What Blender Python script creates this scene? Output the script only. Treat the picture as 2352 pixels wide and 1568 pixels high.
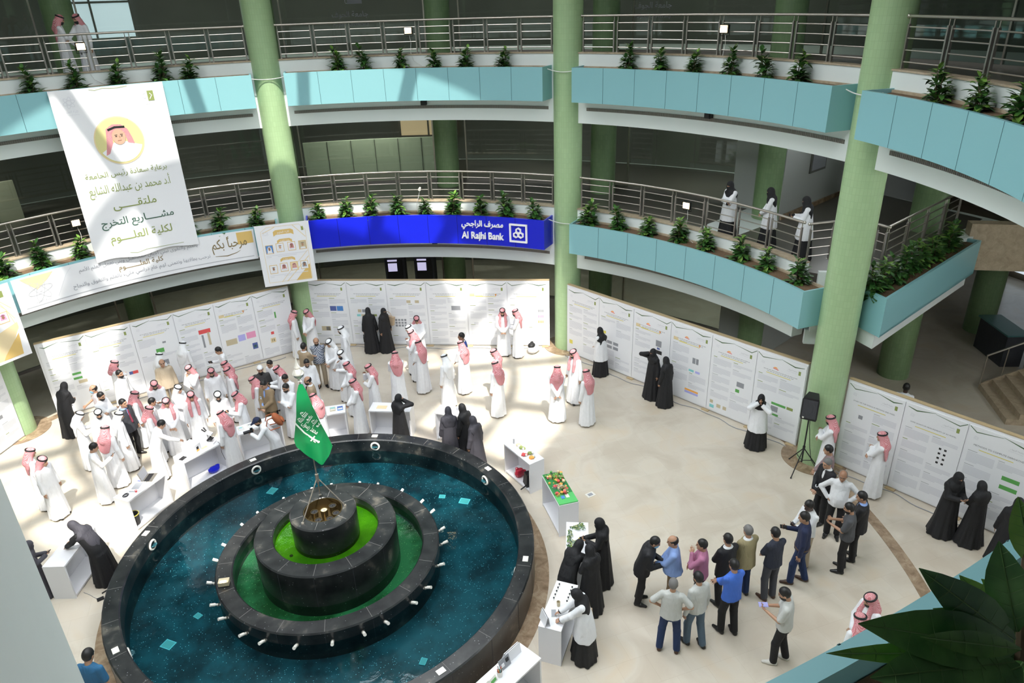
import bpy, math, random
import numpy as np
from mathutils import Vector, Matrix
random.seed(7)
for _o in list(bpy.data.objects):
    bpy.data.objects.remove(_o)
S = bpy.context.scene
COL = S.collection
PI = math.pi
def sin(d): return math.sin(math.radians(d))
def cos(d): return math.cos(math.radians(d))

# ---------------------------------------------------------------- camera
YAW, PITCH, ROLL, FPX = 0.3235, 0.4477, -0.0348, 1658.9
cd = bpy.data.cameras.new('camera')
cd.sensor_fit = 'HORIZONTAL'; cd.sensor_width = 36.0
cd.lens = FPX / 2352 * 36.0
cd.clip_start = 0.05; cd.clip_end = 200
cam = bpy.data.objects.new('camera', cd); COL.objects.link(cam)
fw = Vector((math.sin(YAW) * math.cos(PITCH), math.cos(YAW) * math.cos(PITCH), -math.sin(PITCH)))
rt = Vector((math.cos(YAW), -math.sin(YAW), 0)); up = rt.cross(fw)
r2 = rt * math.cos(ROLL) + up * math.sin(ROLL)
u2 = -rt * math.sin(ROLL) + up * math.cos(ROLL)
CAM = Vector((0, -12.382, 10.943))
m = Matrix((r2, u2, -fw)).transposed().to_4x4(); m.translation = CAM
cam.matrix_world = m
S.camera = cam

# ---------------------------------------------------------------- light and exposure
S.view_settings.view_transform = 'Standard'
S.view_settings.look = 'None'
S.view_settings.gamma = 1.0
S.view_settings.use_curve_mapping = False
S.view_settings.exposure = 0.0
W = bpy.data.worlds.new('sky'); S.world = W; W.use_nodes = True
W.node_tree.nodes['Background'].inputs[0].default_value = (0.93, 0.97, 1.0, 1)
W.node_tree.nodes['Background'].inputs[1].default_value = 11.0
sl = bpy.data.lights.new('sun', 'SUN'); sl.energy = 6.3; sl.angle = 0.02; sl.color = (1.0, 0.95, 0.86)
sun = bpy.data.objects.new('sun', sl); COL.objects.link(sun)
sun.rotation_euler = Vector((0.012, 0.53, -0.848)).to_track_quat('-Z', 'Y').to_euler()
sun.location = (0, -10, 30)
pl = bpy.data.lights.new('skylight_portal', 'AREA'); pl.shape = 'DISK'; pl.size = 17.2; pl.cycles.is_portal = True
po = bpy.data.objects.new('skylight_portal', pl); COL.objects.link(po); po.location = (0, 0, 14.3)

# ---------------------------------------------------------------- materials
M = {}
def mat(name, col, rough=0.6, metal=0.0, spec=0.5, var=0.0, vscale=8.0, emis=None, estr=0.0, bump=0.0, coat=0.0):
    if name in M: return M[name]
    m = bpy.data.materials.new(name); m.use_nodes = True
    nt = m.node_tree; b = nt.nodes['Principled BSDF']
    b.inputs['Base Color'].default_value = (*col, 1)
    b.inputs['Roughness'].default_value = rough; b.inputs['Metallic'].default_value = metal
    b.inputs['Specular IOR Level'].default_value = spec
    if coat: b.inputs['Coat Weight'].default_value = coat
    if var or bump:
        tc = nt.nodes.new('ShaderNodeTexCoord'); n = nt.nodes.new('ShaderNodeTexNoise')
        n.inputs['Scale'].default_value = vscale; n.inputs['Detail'].default_value = 5
        nt.links.new(tc.outputs['Object'], n.inputs['Vector'])
        if var:
            mx = nt.nodes.new('ShaderNodeMix'); mx.data_type = 'RGBA'
            mx.inputs[6].default_value = (*[max(0, c * (1 - var)) for c in col], 1)
            mx.inputs[7].default_value = (*[min(1, c * (1 + var)) for c in col], 1)
            nt.links.new(n.outputs[0], mx.inputs[0]); nt.links.new(mx.outputs[2], b.inputs['Base Color'])
        if bump:
            bp = nt.nodes.new('ShaderNodeBump'); bp.inputs['Strength'].default_value = bump; bp.inputs['Distance'].default_value = 0.02
            nt.links.new(n.outputs[0], bp.inputs['Height']); nt.links.new(bp.outputs[0], b.inputs['Normal'])
    if emis:
        b.inputs['Emission Color'].default_value = (*emis, 1); b.inputs['Emission Strength'].default_value = estr
    M[name] = m
    return m
def nodes(m):
    return m.node_tree.nodes, m.node_tree.links, m.node_tree.nodes['Principled BSDF']
def ramp(ns, stops):
    r = ns.new('ShaderNodeValToRGB'); e = r.color_ramp.elements
    while len(e) < len(stops): e.new(0.5)
    for el, (p, c) in zip(e, stops): el.position = p; el.color = (*c, 1)
    return r
def mixc(ns, ls, fac, a, b, mode='MIX'):
    x = ns.new('ShaderNodeMix'); x.data_type = 'RGBA'; x.blend_type = mode
    for i, v in ((0, fac), (6, a), (7, b)):
        if hasattr(v, 'is_output'): ls.new(v, x.inputs[i])
        else: x.inputs[i].default_value = v if i == 0 else (*v, 1)
    return x.outputs[2]

def marble_floor(name, cols, tile, mortar, rough):
    m = mat(name, cols[0], rough); ns, ls, b = nodes(m)
    tc = ns.new('ShaderNodeTexCoord')
    br = ns.new('ShaderNodeTexBrick'); br.offset = 0.5; br.inputs['Scale'].default_value = 1.0
    br.inputs['Brick Width'].default_value = tile; br.inputs['Row Height'].default_value = tile
    br.inputs['Mortar Size'].default_value = 0.003; br.inputs['Mortar Smooth'].default_value = 0.1
    br.inputs['Color1'].default_value = (*cols[0], 1); br.inputs['Color2'].default_value = (*cols[1], 1)
    br.inputs['Mortar'].default_value = (*mortar, 1); br.inputs['Bias'].default_value = -0.2
    ls.new(tc.outputs['Object'], br.inputs['Vector'])
    n = ns.new('ShaderNodeTexNoise'); n.inputs['Scale'].default_value = 0.9; n.inputs['Detail'].default_value = 7; n.inputs['Distortion'].default_value = 0.8
    ls.new(tc.outputs['Object'], n.inputs['Vector'])
    rp = ramp(ns, [(0.38, (0.86, 0.83, 0.80)), (0.55, (1, 1, 1)), (0.72, (1.0, 0.93, 0.84))]); ls.new(n.outputs[0], rp.inputs[0])
    ls.new(mixc(ns, ls, 0.8, br.outputs['Color'], rp.outputs[0], 'MULTIPLY'), b.inputs['Base Color'])
    b.inputs['Specular IOR Level'].default_value = 0.45
    return m
marble_floor('marble', ((0.61, 0.55, 0.46), (0.635, 0.58, 0.49)), 0.6, (0.555, 0.495, 0.405), 0.22)
marble_floor('marble_shaded', ((0.36, 0.31, 0.24), (0.39, 0.34, 0.27)), 0.6, (0.27, 0.23, 0.18), 0.18)  # unused copy of the floor marble, the hall's shade put into its colour

def stone(name, base, dark, light, scale=9, rough=0.3):
    m = mat(name, base, rough); ns, ls, b = nodes(m)
    tc = ns.new('ShaderNodeTexCoord'); n = ns.new('ShaderNodeTexNoise')
    n.inputs['Scale'].default_value = scale; n.inputs['Detail'].default_value = 9; n.inputs['Roughness'].default_value = 0.65; n.inputs['Distortion'].default_value = 0.6
    ls.new(tc.outputs['Object'], n.inputs['Vector'])
    rp = ramp(ns, [(0.3, dark), (0.5, base), (0.75, light)]); ls.new(n.outputs[0], rp.inputs[0])
    ls.new(rp.outputs[0], b.inputs['Base Color'])
    return m
stone('brown_marble', (0.30, 0.21, 0.135), (0.19, 0.125, 0.075), (0.50, 0.39, 0.27), 4, 0.25)
stone('sand_stone', (0.46, 0.37, 0.26), (0.36, 0.28, 0.19), (0.56, 0.47, 0.35), 6, 0.5)

def granite():
    m = mat('black_granite', (0.03, 0.032, 0.034), 0.28); ns, ls, b = nodes(m)
    tc = ns.new('ShaderNodeTexCoord'); n = ns.new('ShaderNodeTexNoise'); n.inputs['Scale'].default_value = 3.2; n.inputs['Detail'].default_value = 8
    ls.new(tc.outputs['Object'], n.inputs['Vector'])
    r1 = ramp(ns, [(0.35, (0.009, 0.010, 0.012)), (0.6, (0.026, 0.028, 0.029)), (0.8, (0.15, 0.138, 0.115))]); ls.new(n.outputs[0], r1.inputs[0])
    v = ns.new('ShaderNodeTexVoronoi'); v.inputs['Scale'].default_value = 17; ls.new(tc.outputs['Object'], v.inputs['Vector'])
    r3 = ramp(ns, [(0.0, (1, 1, 1)), (0.10, (0.5, 0.5, 0.5)), (0.16, (0, 0, 0))]); ls.new(v.outputs['Distance'], r3.inputs[0])
    sep = ns.new('ShaderNodeSeparateColor'); ls.new(v.outputs['Color'], sep.inputs[0])
    g = ns.new('ShaderNodeMath'); g.operation = 'GREATER_THAN'; g.inputs[1].default_value = 0.72; ls.new(sep.outputs[0], g.inputs[0])
    k = ns.new('ShaderNodeMath'); k.operation = 'MULTIPLY'; ls.new(g.outputs[0], k.inputs[0]); ls.new(r3.outputs[0], k.inputs[1])
    ls.new(mixc(ns, ls, k.outputs[0], r1.outputs[0], (0.42, 0.45, 0.46)), b.inputs['Base Color'])
granite()

def column_tile(name, a, bcol):
    m = mat(name, a, 0.32); ns, ls, b = nodes(m)
    tc = ns.new('ShaderNodeTexCoord'); sx = ns.new('ShaderNodeSeparateXYZ'); ls.new(tc.outputs['Object'], sx.inputs[0])
    at = ns.new('ShaderNodeMath'); at.operation = 'ARCTAN2'; ls.new(sx.outputs[0], at.inputs[0]); ls.new(sx.outputs[1], at.inputs[1])
    cb = ns.new('ShaderNodeCombineXYZ')
    mu = ns.new('ShaderNodeMath'); mu.operation = 'MULTIPLY'; mu.inputs[1].default_value = 0.43; ls.new(at.outputs[0], mu.inputs[0])
    ls.new(mu.outputs[0], cb.inputs[0]); ls.new(sx.outputs[2], cb.inputs[1])
    br = ns.new('ShaderNodeTexBrick'); br.offset = 0; br.inputs['Scale'].default_value = 1
    br.inputs['Brick Width'].default_value = 0.075; br.inputs['Row Height'].default_value = 0.15; br.inputs['Mortar Size'].default_value = 0.004
    br.inputs['Color1'].default_value = (*a, 1); br.inputs['Color2'].default_value = (*bcol, 1)
    br.inputs['Mortar'].default_value = (*[c * 0.92 for c in a], 1)
    ls.new(cb.outputs[0], br.inputs['Vector']); ls.new(br.outputs['Color'], b.inputs['Base Color'])
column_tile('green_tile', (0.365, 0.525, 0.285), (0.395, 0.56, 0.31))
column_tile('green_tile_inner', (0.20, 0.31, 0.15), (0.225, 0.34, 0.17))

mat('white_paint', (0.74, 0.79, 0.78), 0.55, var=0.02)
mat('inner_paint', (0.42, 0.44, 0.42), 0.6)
mat('beam_paint', (0.80, 0.86, 0.84), 0.55)
mat('teal', (0.245, 0.50, 0.54), 0.34, var=0.015, vscale=1.5)
mat('teal_joint', (0.06, 0.15, 0.17), 0.6)
mat('royal_blue', (0.008, 0.018, 0.62), 0.28)
mat('blue_joint', (0.0, 0.0, 0.12), 0.5)
mat('soil', (0.17, 0.105, 0.06), 0.95, var=0.5, vscale=40, bump=0.8)
mat('grille', (0.21, 0.20, 0.175), 0.6, 0.2)
mat('ceiling_dark', (0.20, 0.20, 0.19), 0.8)
mat('roof_panel', (0.55, 0.56, 0.55), 0.7)
mat('steel', (0.52, 0.48, 0.43), 0.30, 0.9)
mat('steel_dark', (0.36, 0.335, 0.305), 0.34, 0.85)
mat('brass_dark', (0.16, 0.12, 0.06), 0.35, 0.9)
mat('black', (0.012, 0.012, 0.014), 0.55)
mat('black_gloss', (0.012, 0.012, 0.014), 0.25)
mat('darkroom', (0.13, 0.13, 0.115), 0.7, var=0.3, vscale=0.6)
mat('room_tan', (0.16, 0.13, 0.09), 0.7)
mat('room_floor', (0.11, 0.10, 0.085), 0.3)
mat('white_board', (0.83, 0.83, 0.86), 0.45)
mat('white_sheet', (0.84, 0.85, 0.88), 0.5)
mat('edge_wood', (0.50, 0.38, 0.22), 0.6)
mat('display_white', (0.80, 0.80, 0.83), 0.42)
mat('olive', (0.42, 0.42, 0.10), 0.6)
mat('olive_dark', (0.07, 0.14, 0.06), 0.6)
mat('moss', (0.27, 0.33, 0.10), 0.6)
mat('gold', (0.72, 0.50, 0.17), 0.55)
mat('gold_pale', (0.80, 0.66, 0.40), 0.6)
mat('yellow', (0.75, 0.66, 0.13), 0.6)
mat('ink_pale', (0.70, 0.71, 0.755), 0.6)
mat('ink_grey', (0.50, 0.51, 0.54), 0.6)
mat('ink_dark', (0.09, 0.10, 0.11), 0.6)
mat('ink_green', (0.045, 0.12, 0.08), 0.6)
mat('pic_blue', (0.08, 0.25, 0.62), 0.5); mat('pic_navy', (0.10, 0.14, 0.38), 0.5)
mat('pic_red', (0.75, 0.10, 0.10), 0.5); mat('pic_pink', (0.85, 0.35, 0.55), 0.5)
mat('pic_orange', (0.95, 0.45, 0.10), 0.5); mat('pic_green', (0.12, 0.40, 0.10), 0.5)
mat('pic_teal', (0.25, 0.65, 0.66), 0.5); mat('pic_tan', (0.58, 0.50, 0.34), 0.5)
mat('pic_grey', (0.30, 0.31, 0.34), 0.5); mat('pic_violet', (0.45, 0.45, 0.85), 0.5)
mat('cable_white', (0.75, 0.75, 0.73), 0.5)
mat('lamp_glow', (1, 0.8, 0.5), 0.5, emis=(1.0, 0.72, 0.36), estr=9.0)
mat('screen_glow', (0.6, 0.6, 0.8), 0.3, emis=(0.62, 0.58, 0.85), estr=0.8)
mat('day_glow', (0.8, 0.9, 1.0), 0.5, emis=(0.78, 0.90, 1.0), estr=0.75)
mat('day_warm', (0.8, 0.6, 0.4), 0.5, emis=(0.95, 0.66, 0.38), estr=0.42)
mat('pearl', (0.80, 0.78, 0.72), 0.25, coat=0.5)

def glass():
    m = mat('dark_glass', (0.02, 0.025, 0.025), 0.05); nt = m.node_tree; ns = nt.nodes; ls = nt.links
    tr = ns.new('ShaderNodeBsdfTransparent'); tr.inputs[0].default_value = (0.72, 0.78, 0.76, 1)
    gl = ns.new('ShaderNodeBsdfGlossy'); gl.inputs['Roughness'].default_value = 0.04; gl.inputs[0].default_value = (0.8, 0.9, 0.88, 1)
    fr = ns.new('ShaderNodeFresnel'); fr.inputs[0].default_value = 1.5
    mx = ns.new('ShaderNodeMixShader'); ls.new(fr.outputs[0], mx.inputs[0]); ls.new(tr.outputs[0], mx.inputs[1]); ls.new(gl.outputs[0], mx.inputs[2])
    ls.new(mx.outputs[0], ns['Material Output'].inputs[0])
glass()
def water(name, tint, scale):
    m = mat(name, tint, 0.05); nt = m.node_tree; ns = nt.nodes; ls = nt.links
    tr = ns.new('ShaderNodeBsdfTransparent'); tr.inputs[0].default_value = (*tint, 1)
    gl = ns.new('ShaderNodeBsdfGlossy'); gl.inputs['Roughness'].default_value = 0.03; gl.inputs[0].default_value = (0.62, 0.68, 0.70, 1)
    tc = ns.new('ShaderNodeTexCoord'); n = ns.new('ShaderNodeTexNoise'); n.inputs['Scale'].default_value = scale; n.inputs['Detail'].default_value = 3; n.inputs['Distortion'].default_value = 1.2
    ls.new(tc.outputs['Object'], n.inputs['Vector'])
    bp = ns.new('ShaderNodeBump'); bp.inputs['Strength'].default_value = 0.10; bp.inputs['Distance'].default_value = 0.03; ls.new(n.outputs[0], bp.inputs['Height'])
    ls.new(bp.outputs[0], gl.inputs['Normal'])
    fr = ns.new('ShaderNodeFresnel'); fr.inputs[0].default_value = 1.33; ls.new(bp.outputs[0], fr.inputs['Normal'])
    mx = ns.new('ShaderNodeMixShader'); ls.new(fr.outputs[0], mx.inputs[0]); ls.new(tr.outputs[0], mx.inputs[1]); ls.new(gl.outputs[0], mx.inputs[2])
    ls.new(mx.outputs[0], ns['Material Output'].inputs[0])
water('pool_water', (0.50, 0.78, 0.82), 3.0); water('ring_water', (0.62, 0.86, 0.70), 5.0); water('bowl_water', (0.70, 0.92, 0.50), 5.0)
def mosaic(name, c1, c2, c3):
    m = mat(name, c1, 0.35); ns, ls, b = nodes(m)
    tc = ns.new('ShaderNodeTexCoord'); n = ns.new('ShaderNodeTexNoise'); n.inputs['Scale'].default_value = 1.1; n.inputs['Detail'].default_value = 6; n.inputs['Roughness'].default_value = 0.65
    ls.new(tc.outputs['Object'], n.inputs['Vector'])
    r1 = ramp(ns, [(0.40, c1), (0.60, c2)]); ls.new(n.outputs[0], r1.inputs[0])
    v = ns.new('ShaderNodeTexVoronoi'); v.inputs['Scale'].default_value = 34; ls.new(tc.outputs['Object'], v.inputs['Vector'])
    r3 = ramp(ns, [(0.0, (1, 1, 1)), (0.12, (1, 1, 1)), (0.3, (0, 0, 0))]); ls.new(v.outputs['Distance'], r3.inputs[0])
    sep = ns.new('ShaderNodeSeparateColor'); ls.new(v.outputs['Color'], sep.inputs[0])
    g = ns.new('ShaderNodeMath'); g.operation = 'GREATER_THAN'; g.inputs[1].default_value = 0.84; ls.new(sep.outputs[0], g.inputs[0])
    k = ns.new('ShaderNodeMath'); k.operation = 'MULTIPLY'; ls.new(g.outputs[0], k.inputs[0]); ls.new(r3.outputs[0], k.inputs[1])
    ls.new(mixc(ns, ls, k.outputs[0], r1.outputs[0], c3), b.inputs['Base Color'])
mosaic('pool_mosaic', (0.004, 0.019, 0.027), (0.015, 0.080, 0.100), (0.40, 0.78, 0.85))
mosaic('ring_mosaic', (0.008, 0.055, 0.018), (0.045, 0.19, 0.10), (0.45, 0.75, 0.35))
mosaic('bowl_mosaic', (0.035, 0.12, 0.004), (0.085, 0.22, 0.008), (0.11, 0.25, 0.015))

def leafmat(name, c1, c2):
    m = mat(name, c1, 0.32); ns, ls, b = nodes(m)
    tc = ns.new('ShaderNodeTexCoord'); n = ns.new('ShaderNodeTexNoise'); n.inputs['Scale'].default_value = 9; n.inputs['Detail'].default_value = 3
    ls.new(tc.outputs['Object'], n.inputs['Vector'])
    rp = ramp(ns, [(0.35, c1), (0.68, c2)]); ls.new(n.outputs[0], rp.inputs[0]); ls.new(rp.outputs[0], b.inputs['Base Color'])
CLOTH = []
leafmat('leaf', (0.028, 0.095, 0.022), (0.085, 0.22, 0.045)); leafmat('leaf_pale', (0.09, 0.24, 0.035), (0.24, 0.40, 0.08))
leafmat('leaf_dark', (0.016, 0.062, 0.016), (0.06, 0.165, 0.032)); mat('leaf_vein', (0.13, 0.25, 0.08), 0.4)
mat('bark', (0.10, 0.07, 0.04), 0.8)
mat('flag_green', (0.003, 0.22, 0.065), 0.30, spec=0.8)
mat('flag_white', (0.80, 0.84, 0.76), 0.5)
for n_, c_, r_ in (('skin_a', (0.46, 0.26, 0.165), .5), ('skin_b', (0.34, 0.18, 0.11), .5), ('skin_c', (0.60, 0.38, 0.27), .5), ('skin_d', (0.075, 0.038, 0.026), .45),
                   ('hair_black', (0.010, 0.009, 0.009), .5), ('hair_grey', (0.16, 0.155, 0.15), .6), ('eye_dark', (0.02, 0.015, 0.012), .3), ('lip', (0.36, 0.15, 0.11), .5),
                   ('thobe', (0.80, 0.81, 0.84), .7), ('thobe_cream', (0.72, 0.69, 0.62), .7), ('kurta', (0.50, 0.41, 0.30), .8), ('abaya', (0.010, 0.010, 0.012), .75), ('abaya_grey', (0.055, 0.052, 0.065), .75),
                   ('lab_coat', (0.80, 0.81, 0.84), .7), ('suit_black', (0.010, 0.010, 0.013), .7), ('suit_grey', (0.045, 0.047, 0.056), .7), ('suit_tan', (0.27, 0.195, 0.115), .8), ('suit_beige', (0.38, 0.29, 0.19), .8),
                   ('suit_olive', (0.30, 0.255, 0.14), .8), ('suit_blue', (0.018, 0.062, 0.30), .7), ('vest_grey', (0.045, 0.043, 0.043), .8),
                   ('sh_blue', (0.24, 0.36, 0.68), .75), ('sh_royal', (0.055, 0.16, 0.62), .75), ('sh_pink', (0.42, 0.16, 0.27), .75), ('sh_navy', (0.014, 0.022, 0.065), .8), ('sh_slate', (0.022, 0.027, 0.045), .8),
                   ('sh_grey', (0.075, 0.077, 0.085), .8), ('sh_white', (0.72, 0.73, 0.75), .75), ('sh_stone', (0.52, 0.53, 0.51), .8), ('sh_mauve', (0.26, 0.185, 0.19), .8), ('sh_lilac', (0.56, 0.50, 0.53), .8), ('sh_teal', (0.022, 0.12, 0.25), .8),
                   ('jeans', (0.012, 0.03, 0.095), .85), ('pt_black', (0.009, 0.009, 0.011), .8), ('pt_grey', (0.05, 0.053, 0.065), .8), ('pt_blue', (0.085, 0.13, 0.18), .8), ('pt_khaki', (0.19, 0.13, 0.07), .8), ('pt_beige', (0.40, 0.33, 0.24), .8),
                   ('shoe_black', (0.010, 0.010, 0.010), .35), ('shoe_brown', (0.06, 0.028, 0.015), .4), ('shoe_white', (0.65, 0.63, 0.58), .6), ('tie_red', (0.22, 0.03, 0.06), .6), ('mask_blue', (0.25, 0.50, 0.72), .7)):
    m_ = mat(n_, c_, r_, var=0.06 if n_[:2] not in ('sk', 'ha', 'sho') else 0.0, vscale=14)
    if n_[:2] in ('th', 'ku', 'ab', 'la', 'su', 've', 'sh', 'je', 'pt') and n_[:4] != 'shoe': CLOTH.append(m_)
def checked(name, red, white, sc):
    m = mat(name, red, 0.8); ns, ls, b = nodes(m)
    tc = ns.new('ShaderNodeTexCoord'); ck = ns.new('ShaderNodeTexChecker'); ck.inputs['Scale'].default_value = sc
    ck.inputs[1].default_value = (*red, 1); ck.inputs[2].default_value = (*white, 1)
    ls.new(tc.outputs['Object'], ck.inputs['Vector']); ls.new(ck.outputs['Color'], b.inputs['Base Color'])
checked('ghutra_red', (0.50, 0.065, 0.085), (0.80, 0.50, 0.53), 95)
checked('plaid', (0.05, 0.075, 0.14), (0.52, 0.55, 0.60), 30)
mat('ghutra_white', (0.82, 0.83, 0.85), 0.7)

CLOTH += [M['ghutra_red'], M['ghutra_white'], M['plaid']]
for m_ in CLOTH:   # creases of worn cloth, running mostly up and down
    ns, ls, b_ = nodes(m_)
    tc = ns.new('ShaderNodeTexCoord'); mp = ns.new('ShaderNodeMapping'); mp.inputs['Scale'].default_value = (1.0, 1.0, 0.38)
    n = ns.new('ShaderNodeTexNoise'); n.inputs['Scale'].default_value = 13; n.inputs['Detail'].default_value = 2.5; n.inputs['Distortion'].default_value = 0.9
    bp = ns.new('ShaderNodeBump'); bp.inputs['Strength'].default_value = 0.55; bp.inputs['Distance'].default_value = 0.03
    ls.new(tc.outputs['Object'], mp.inputs[0]); ls.new(mp.outputs[0], n.inputs['Vector']); ls.new(n.outputs[0], bp.inputs['Height']); ls.new(bp.outputs[0], b_.inputs['Normal'])
# ---------------------------------------------------------------- mesh helpers
class MB:
    def __init__(s): s.v = []; s.f = []; s.m = []; s.mats = []
    def mi(s, name):
        if name not in s.mats: s.mats.append(name)
        return s.mats.index(name)
    def add(s, vs, fs, mt):
        o = len(s.v); s.v += [tuple(p) for p in vs]; k = s.mi(mt)
        for f in fs: s.f.append(tuple(i + o for i in f)); s.m.append(k)
        return s
    def box(s, c, d, mt, rot=0.0, tilt=None, taper=1.0):
        x, y, z = d[0] / 2, d[1] / 2, d[2] / 2
        R = Matrix.Rotation(rot, 3, 'Z')
        if tilt is not None: R = R @ Matrix.Rotation(tilt, 3, 'X')
        vs = [Vector(c) + R @ Vector((a * x * (taper if q > 0 else 1), b * y * (taper if q > 0 else 1), q * z)) for q in (-1, 1) for a, b in ((-1, -1), (1, -1), (1, 1), (-1, 1))]
        return s.add(vs, [(3, 2, 1, 0), (4, 5, 6, 7), (0, 1, 5, 4), (1, 2, 6, 5), (2, 3, 7, 6), (3, 0, 4, 7)], mt)
    def lathe(s, prof, a0, a1, n, mt, closed=True, cx=0, cy=0, ends=True):
        full = abs(a1 - a0) >= 359.99; k = len(prof); cols = n if full else n + 1; vs = []
        for i in range(cols):
            a = a0 + (a1 - a0) * i / n
            vs += [(cx + r * sin(a), cy + r * cos(a), z) for r, z in prof]
        fs = []
        for i in range(n):
            j = (i + 1) % cols
            for q in range(k if closed else k - 1):
                w = (q + 1) % k
                fs.append((i * k + q, i * k + w, j * k + w, j * k + q))
        if closed and not full and ends:
            fs.append(tuple(range(k))[::-1]); fs.append(tuple((cols - 1) * k + q for q in range(k)))
        return s.add(vs, fs, mt)
    def cyl(s, c, r, h, mt, n=16, r2=None):
        r2 = r if r2 is None else r2
        return s.lathe([(0.0001, c[2]), (r, c[2]), (r2, c[2] + h), (0.0001, c[2] + h)], 0, 360, n, mt, False, c[0], c[1])
    def tube(s, pts, r, mt, n=8):
        pts = [Vector(p) for p in pts]; vs = []; k = len(pts); rr = r if isinstance(r, (list, tuple)) else [r] * k
        prev = None
        for i, p in enumerate(pts):
            t = (pts[min(i + 1, k - 1)] - pts[max(i - 1, 0)]).normalized()
            if prev is None:
                prev = t.cross(Vector((0, 0, 1)))
                if prev.length < 1e-3: prev = t.cross(Vector((0, 1, 0)))
            a = (prev - t * prev.dot(t)).normalized(); b = t.cross(a); prev = a
            vs += [p + (a * math.cos(2 * PI * j / n) + b * math.sin(2 * PI * j / n)) * rr[i] for j in range(n)]
        fs = [(i * n + j, i * n + (j + 1) % n, (i + 1) * n + (j + 1) % n, (i + 1) * n + j) for i in range(k - 1) for j in range(n)]
        fs += [tuple(range(n))[::-1], tuple((k - 1) * n + j for j in range(n))]
        return s.add(vs, fs, mt)
    def ball(s, c, rad, mt, n=12, rot=None):
        vs = []; fs = []; h = n // 2
        rad = (rad,) * 3 if not isinstance(rad, (tuple, list)) else rad
        for i in range(h + 1):
            t = PI * i / h
            for j in range(n):
                q = Vector((rad[0] * math.sin(t) * math.cos(2 * PI * j / n), rad[1] * math.sin(t) * math.sin(2 * PI * j / n), rad[2] * math.cos(t)))
                if rot is not None: q = rot @ q
                vs.append(Vector(c) + q)
        fs = [(i * n + j, (i + 1) * n + j, (i + 1) * n + (j + 1) % n, i * n + (j + 1) % n) for i in range(h) for j in range(n)]
        return s.add(vs, fs, mt)
    def torus(s, c, R, r, mt, n=20, k=8, rot=None, sy=1.0):
        vs = []
        for i in range(n):
            a = 2 * PI * i / n
            for j in range(k):
                b = 2 * PI * j / k
                q = Vector(((R + r * math.cos(b)) * math.cos(a), sy * (R + r * math.cos(b)) * math.sin(a), r * math.sin(b)))
                if rot is not None: q = rot @ q
                vs.append(Vector(c) + q)
        return s.add(vs, [(i * k + j, ((i + 1) % n) * k + j, ((i + 1) % n) * k + (j + 1) % k, i * k + (j + 1) % k) for i in range(n) for j in range(k)], mt)
    def build(s, name, parent=None, loc=(0, 0, 0), rot=0.0, smooth=False, fix=True):
        me = bpy.data.meshes.new(name); me.from_pydata(s.v, [], s.f)
        for n in s.mats: me.materials.append(M[n])
        me.polygons.foreach_set('material_index', s.m)
        if fix:
            import bmesh
            bm = bmesh.new(); bm.from_mesh(me); bmesh.ops.recalc_face_normals(bm, faces=bm.faces); bm.to_mesh(me); bm.free()
        if smooth:
            me.polygons.foreach_set('use_smooth', [True] * len(me.polygons))
            try: me.set_sharp_from_angle(angle=math.radians(38))
            except Exception: pass
        me.update()
        o = bpy.data.objects.new(name, me); COL.objects.link(o)
        if parent is not None: o.parent = parent
        o.location = loc; o.rotation_euler = (0, 0, rot)
        return o
def tag(o, label, cat, group=None, kind=None):
    if label: o['label'] = label
    if cat: o['category'] = cat
    if group: o['group'] = group
    if kind: o['kind'] = kind
    return o
def struct(o, label=None):
    o['kind'] = 'structure'
    if label: o['label'] = label
    return o
def thing(name, label, cat, loc=(0, 0, 0), rot=0.0, group=None):
    o = bpy.data.objects.new(name, None); COL.objects.link(o); o.empty_display_size = 0.2
    o.location = loc; o.rotation_euler = (0, 0, rot)
    return tag(o, label, cat, group)
def dup(o, loc=None, rot=None, label=None, group=None, parent=None, scale=None):
    c = o.copy(); COL.objects.link(c)
    if parent is not None: c.parent = parent
    if loc is not None: c.location = loc
    if rot is not None: c.rotation_euler = rot if isinstance(rot, (tuple, list)) else (0, 0, rot)
    if label: c['label'] = label
    if group: c['group'] = group
    if scale: c.scale = scale
    for ch in list(o.children): dup(ch, parent=c)
    return c
def P(a, r, z): return Vector((r * sin(a), r * cos(a), z))

# ---------------------------------------------------------------- arabic shaping and text meshes
_AR = {}
def _ar():
    c = 0xFE8D
    order = 'ا2 ب4 ة2 ت4 ث4 ج4 ح4 خ4 د2 ذ2 ر2 ز2 س4 ش4 ص4 ض4 ط4 ظ4 ع4 غ4 ف4 ق4 ك4 ل4 م4 ن4 ه4 و2 ى2 ي4'.split()
    for t in order:
        k = int(t[1]); _AR[t[0]] = [c + i for i in range(k)]; c += k
    _AR['ء'] = [0xFE80]; _AR['آ'] = [0xFE81, 0xFE82]; _AR['أ'] = [0xFE83, 0xFE84]; _AR['ؤ'] = [0xFE85, 0xFE86]
    _AR['إ'] = [0xFE87, 0xFE88]; _AR['ئ'] = [0xFE89, 0xFE8A, 0xFE8B, 0xFE8C]
_ar()
_LA = {'آ': 0xFEF5, 'أ': 0xFEF7, 'إ': 0xFEF9, 'ا': 0xFEFB}
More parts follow.
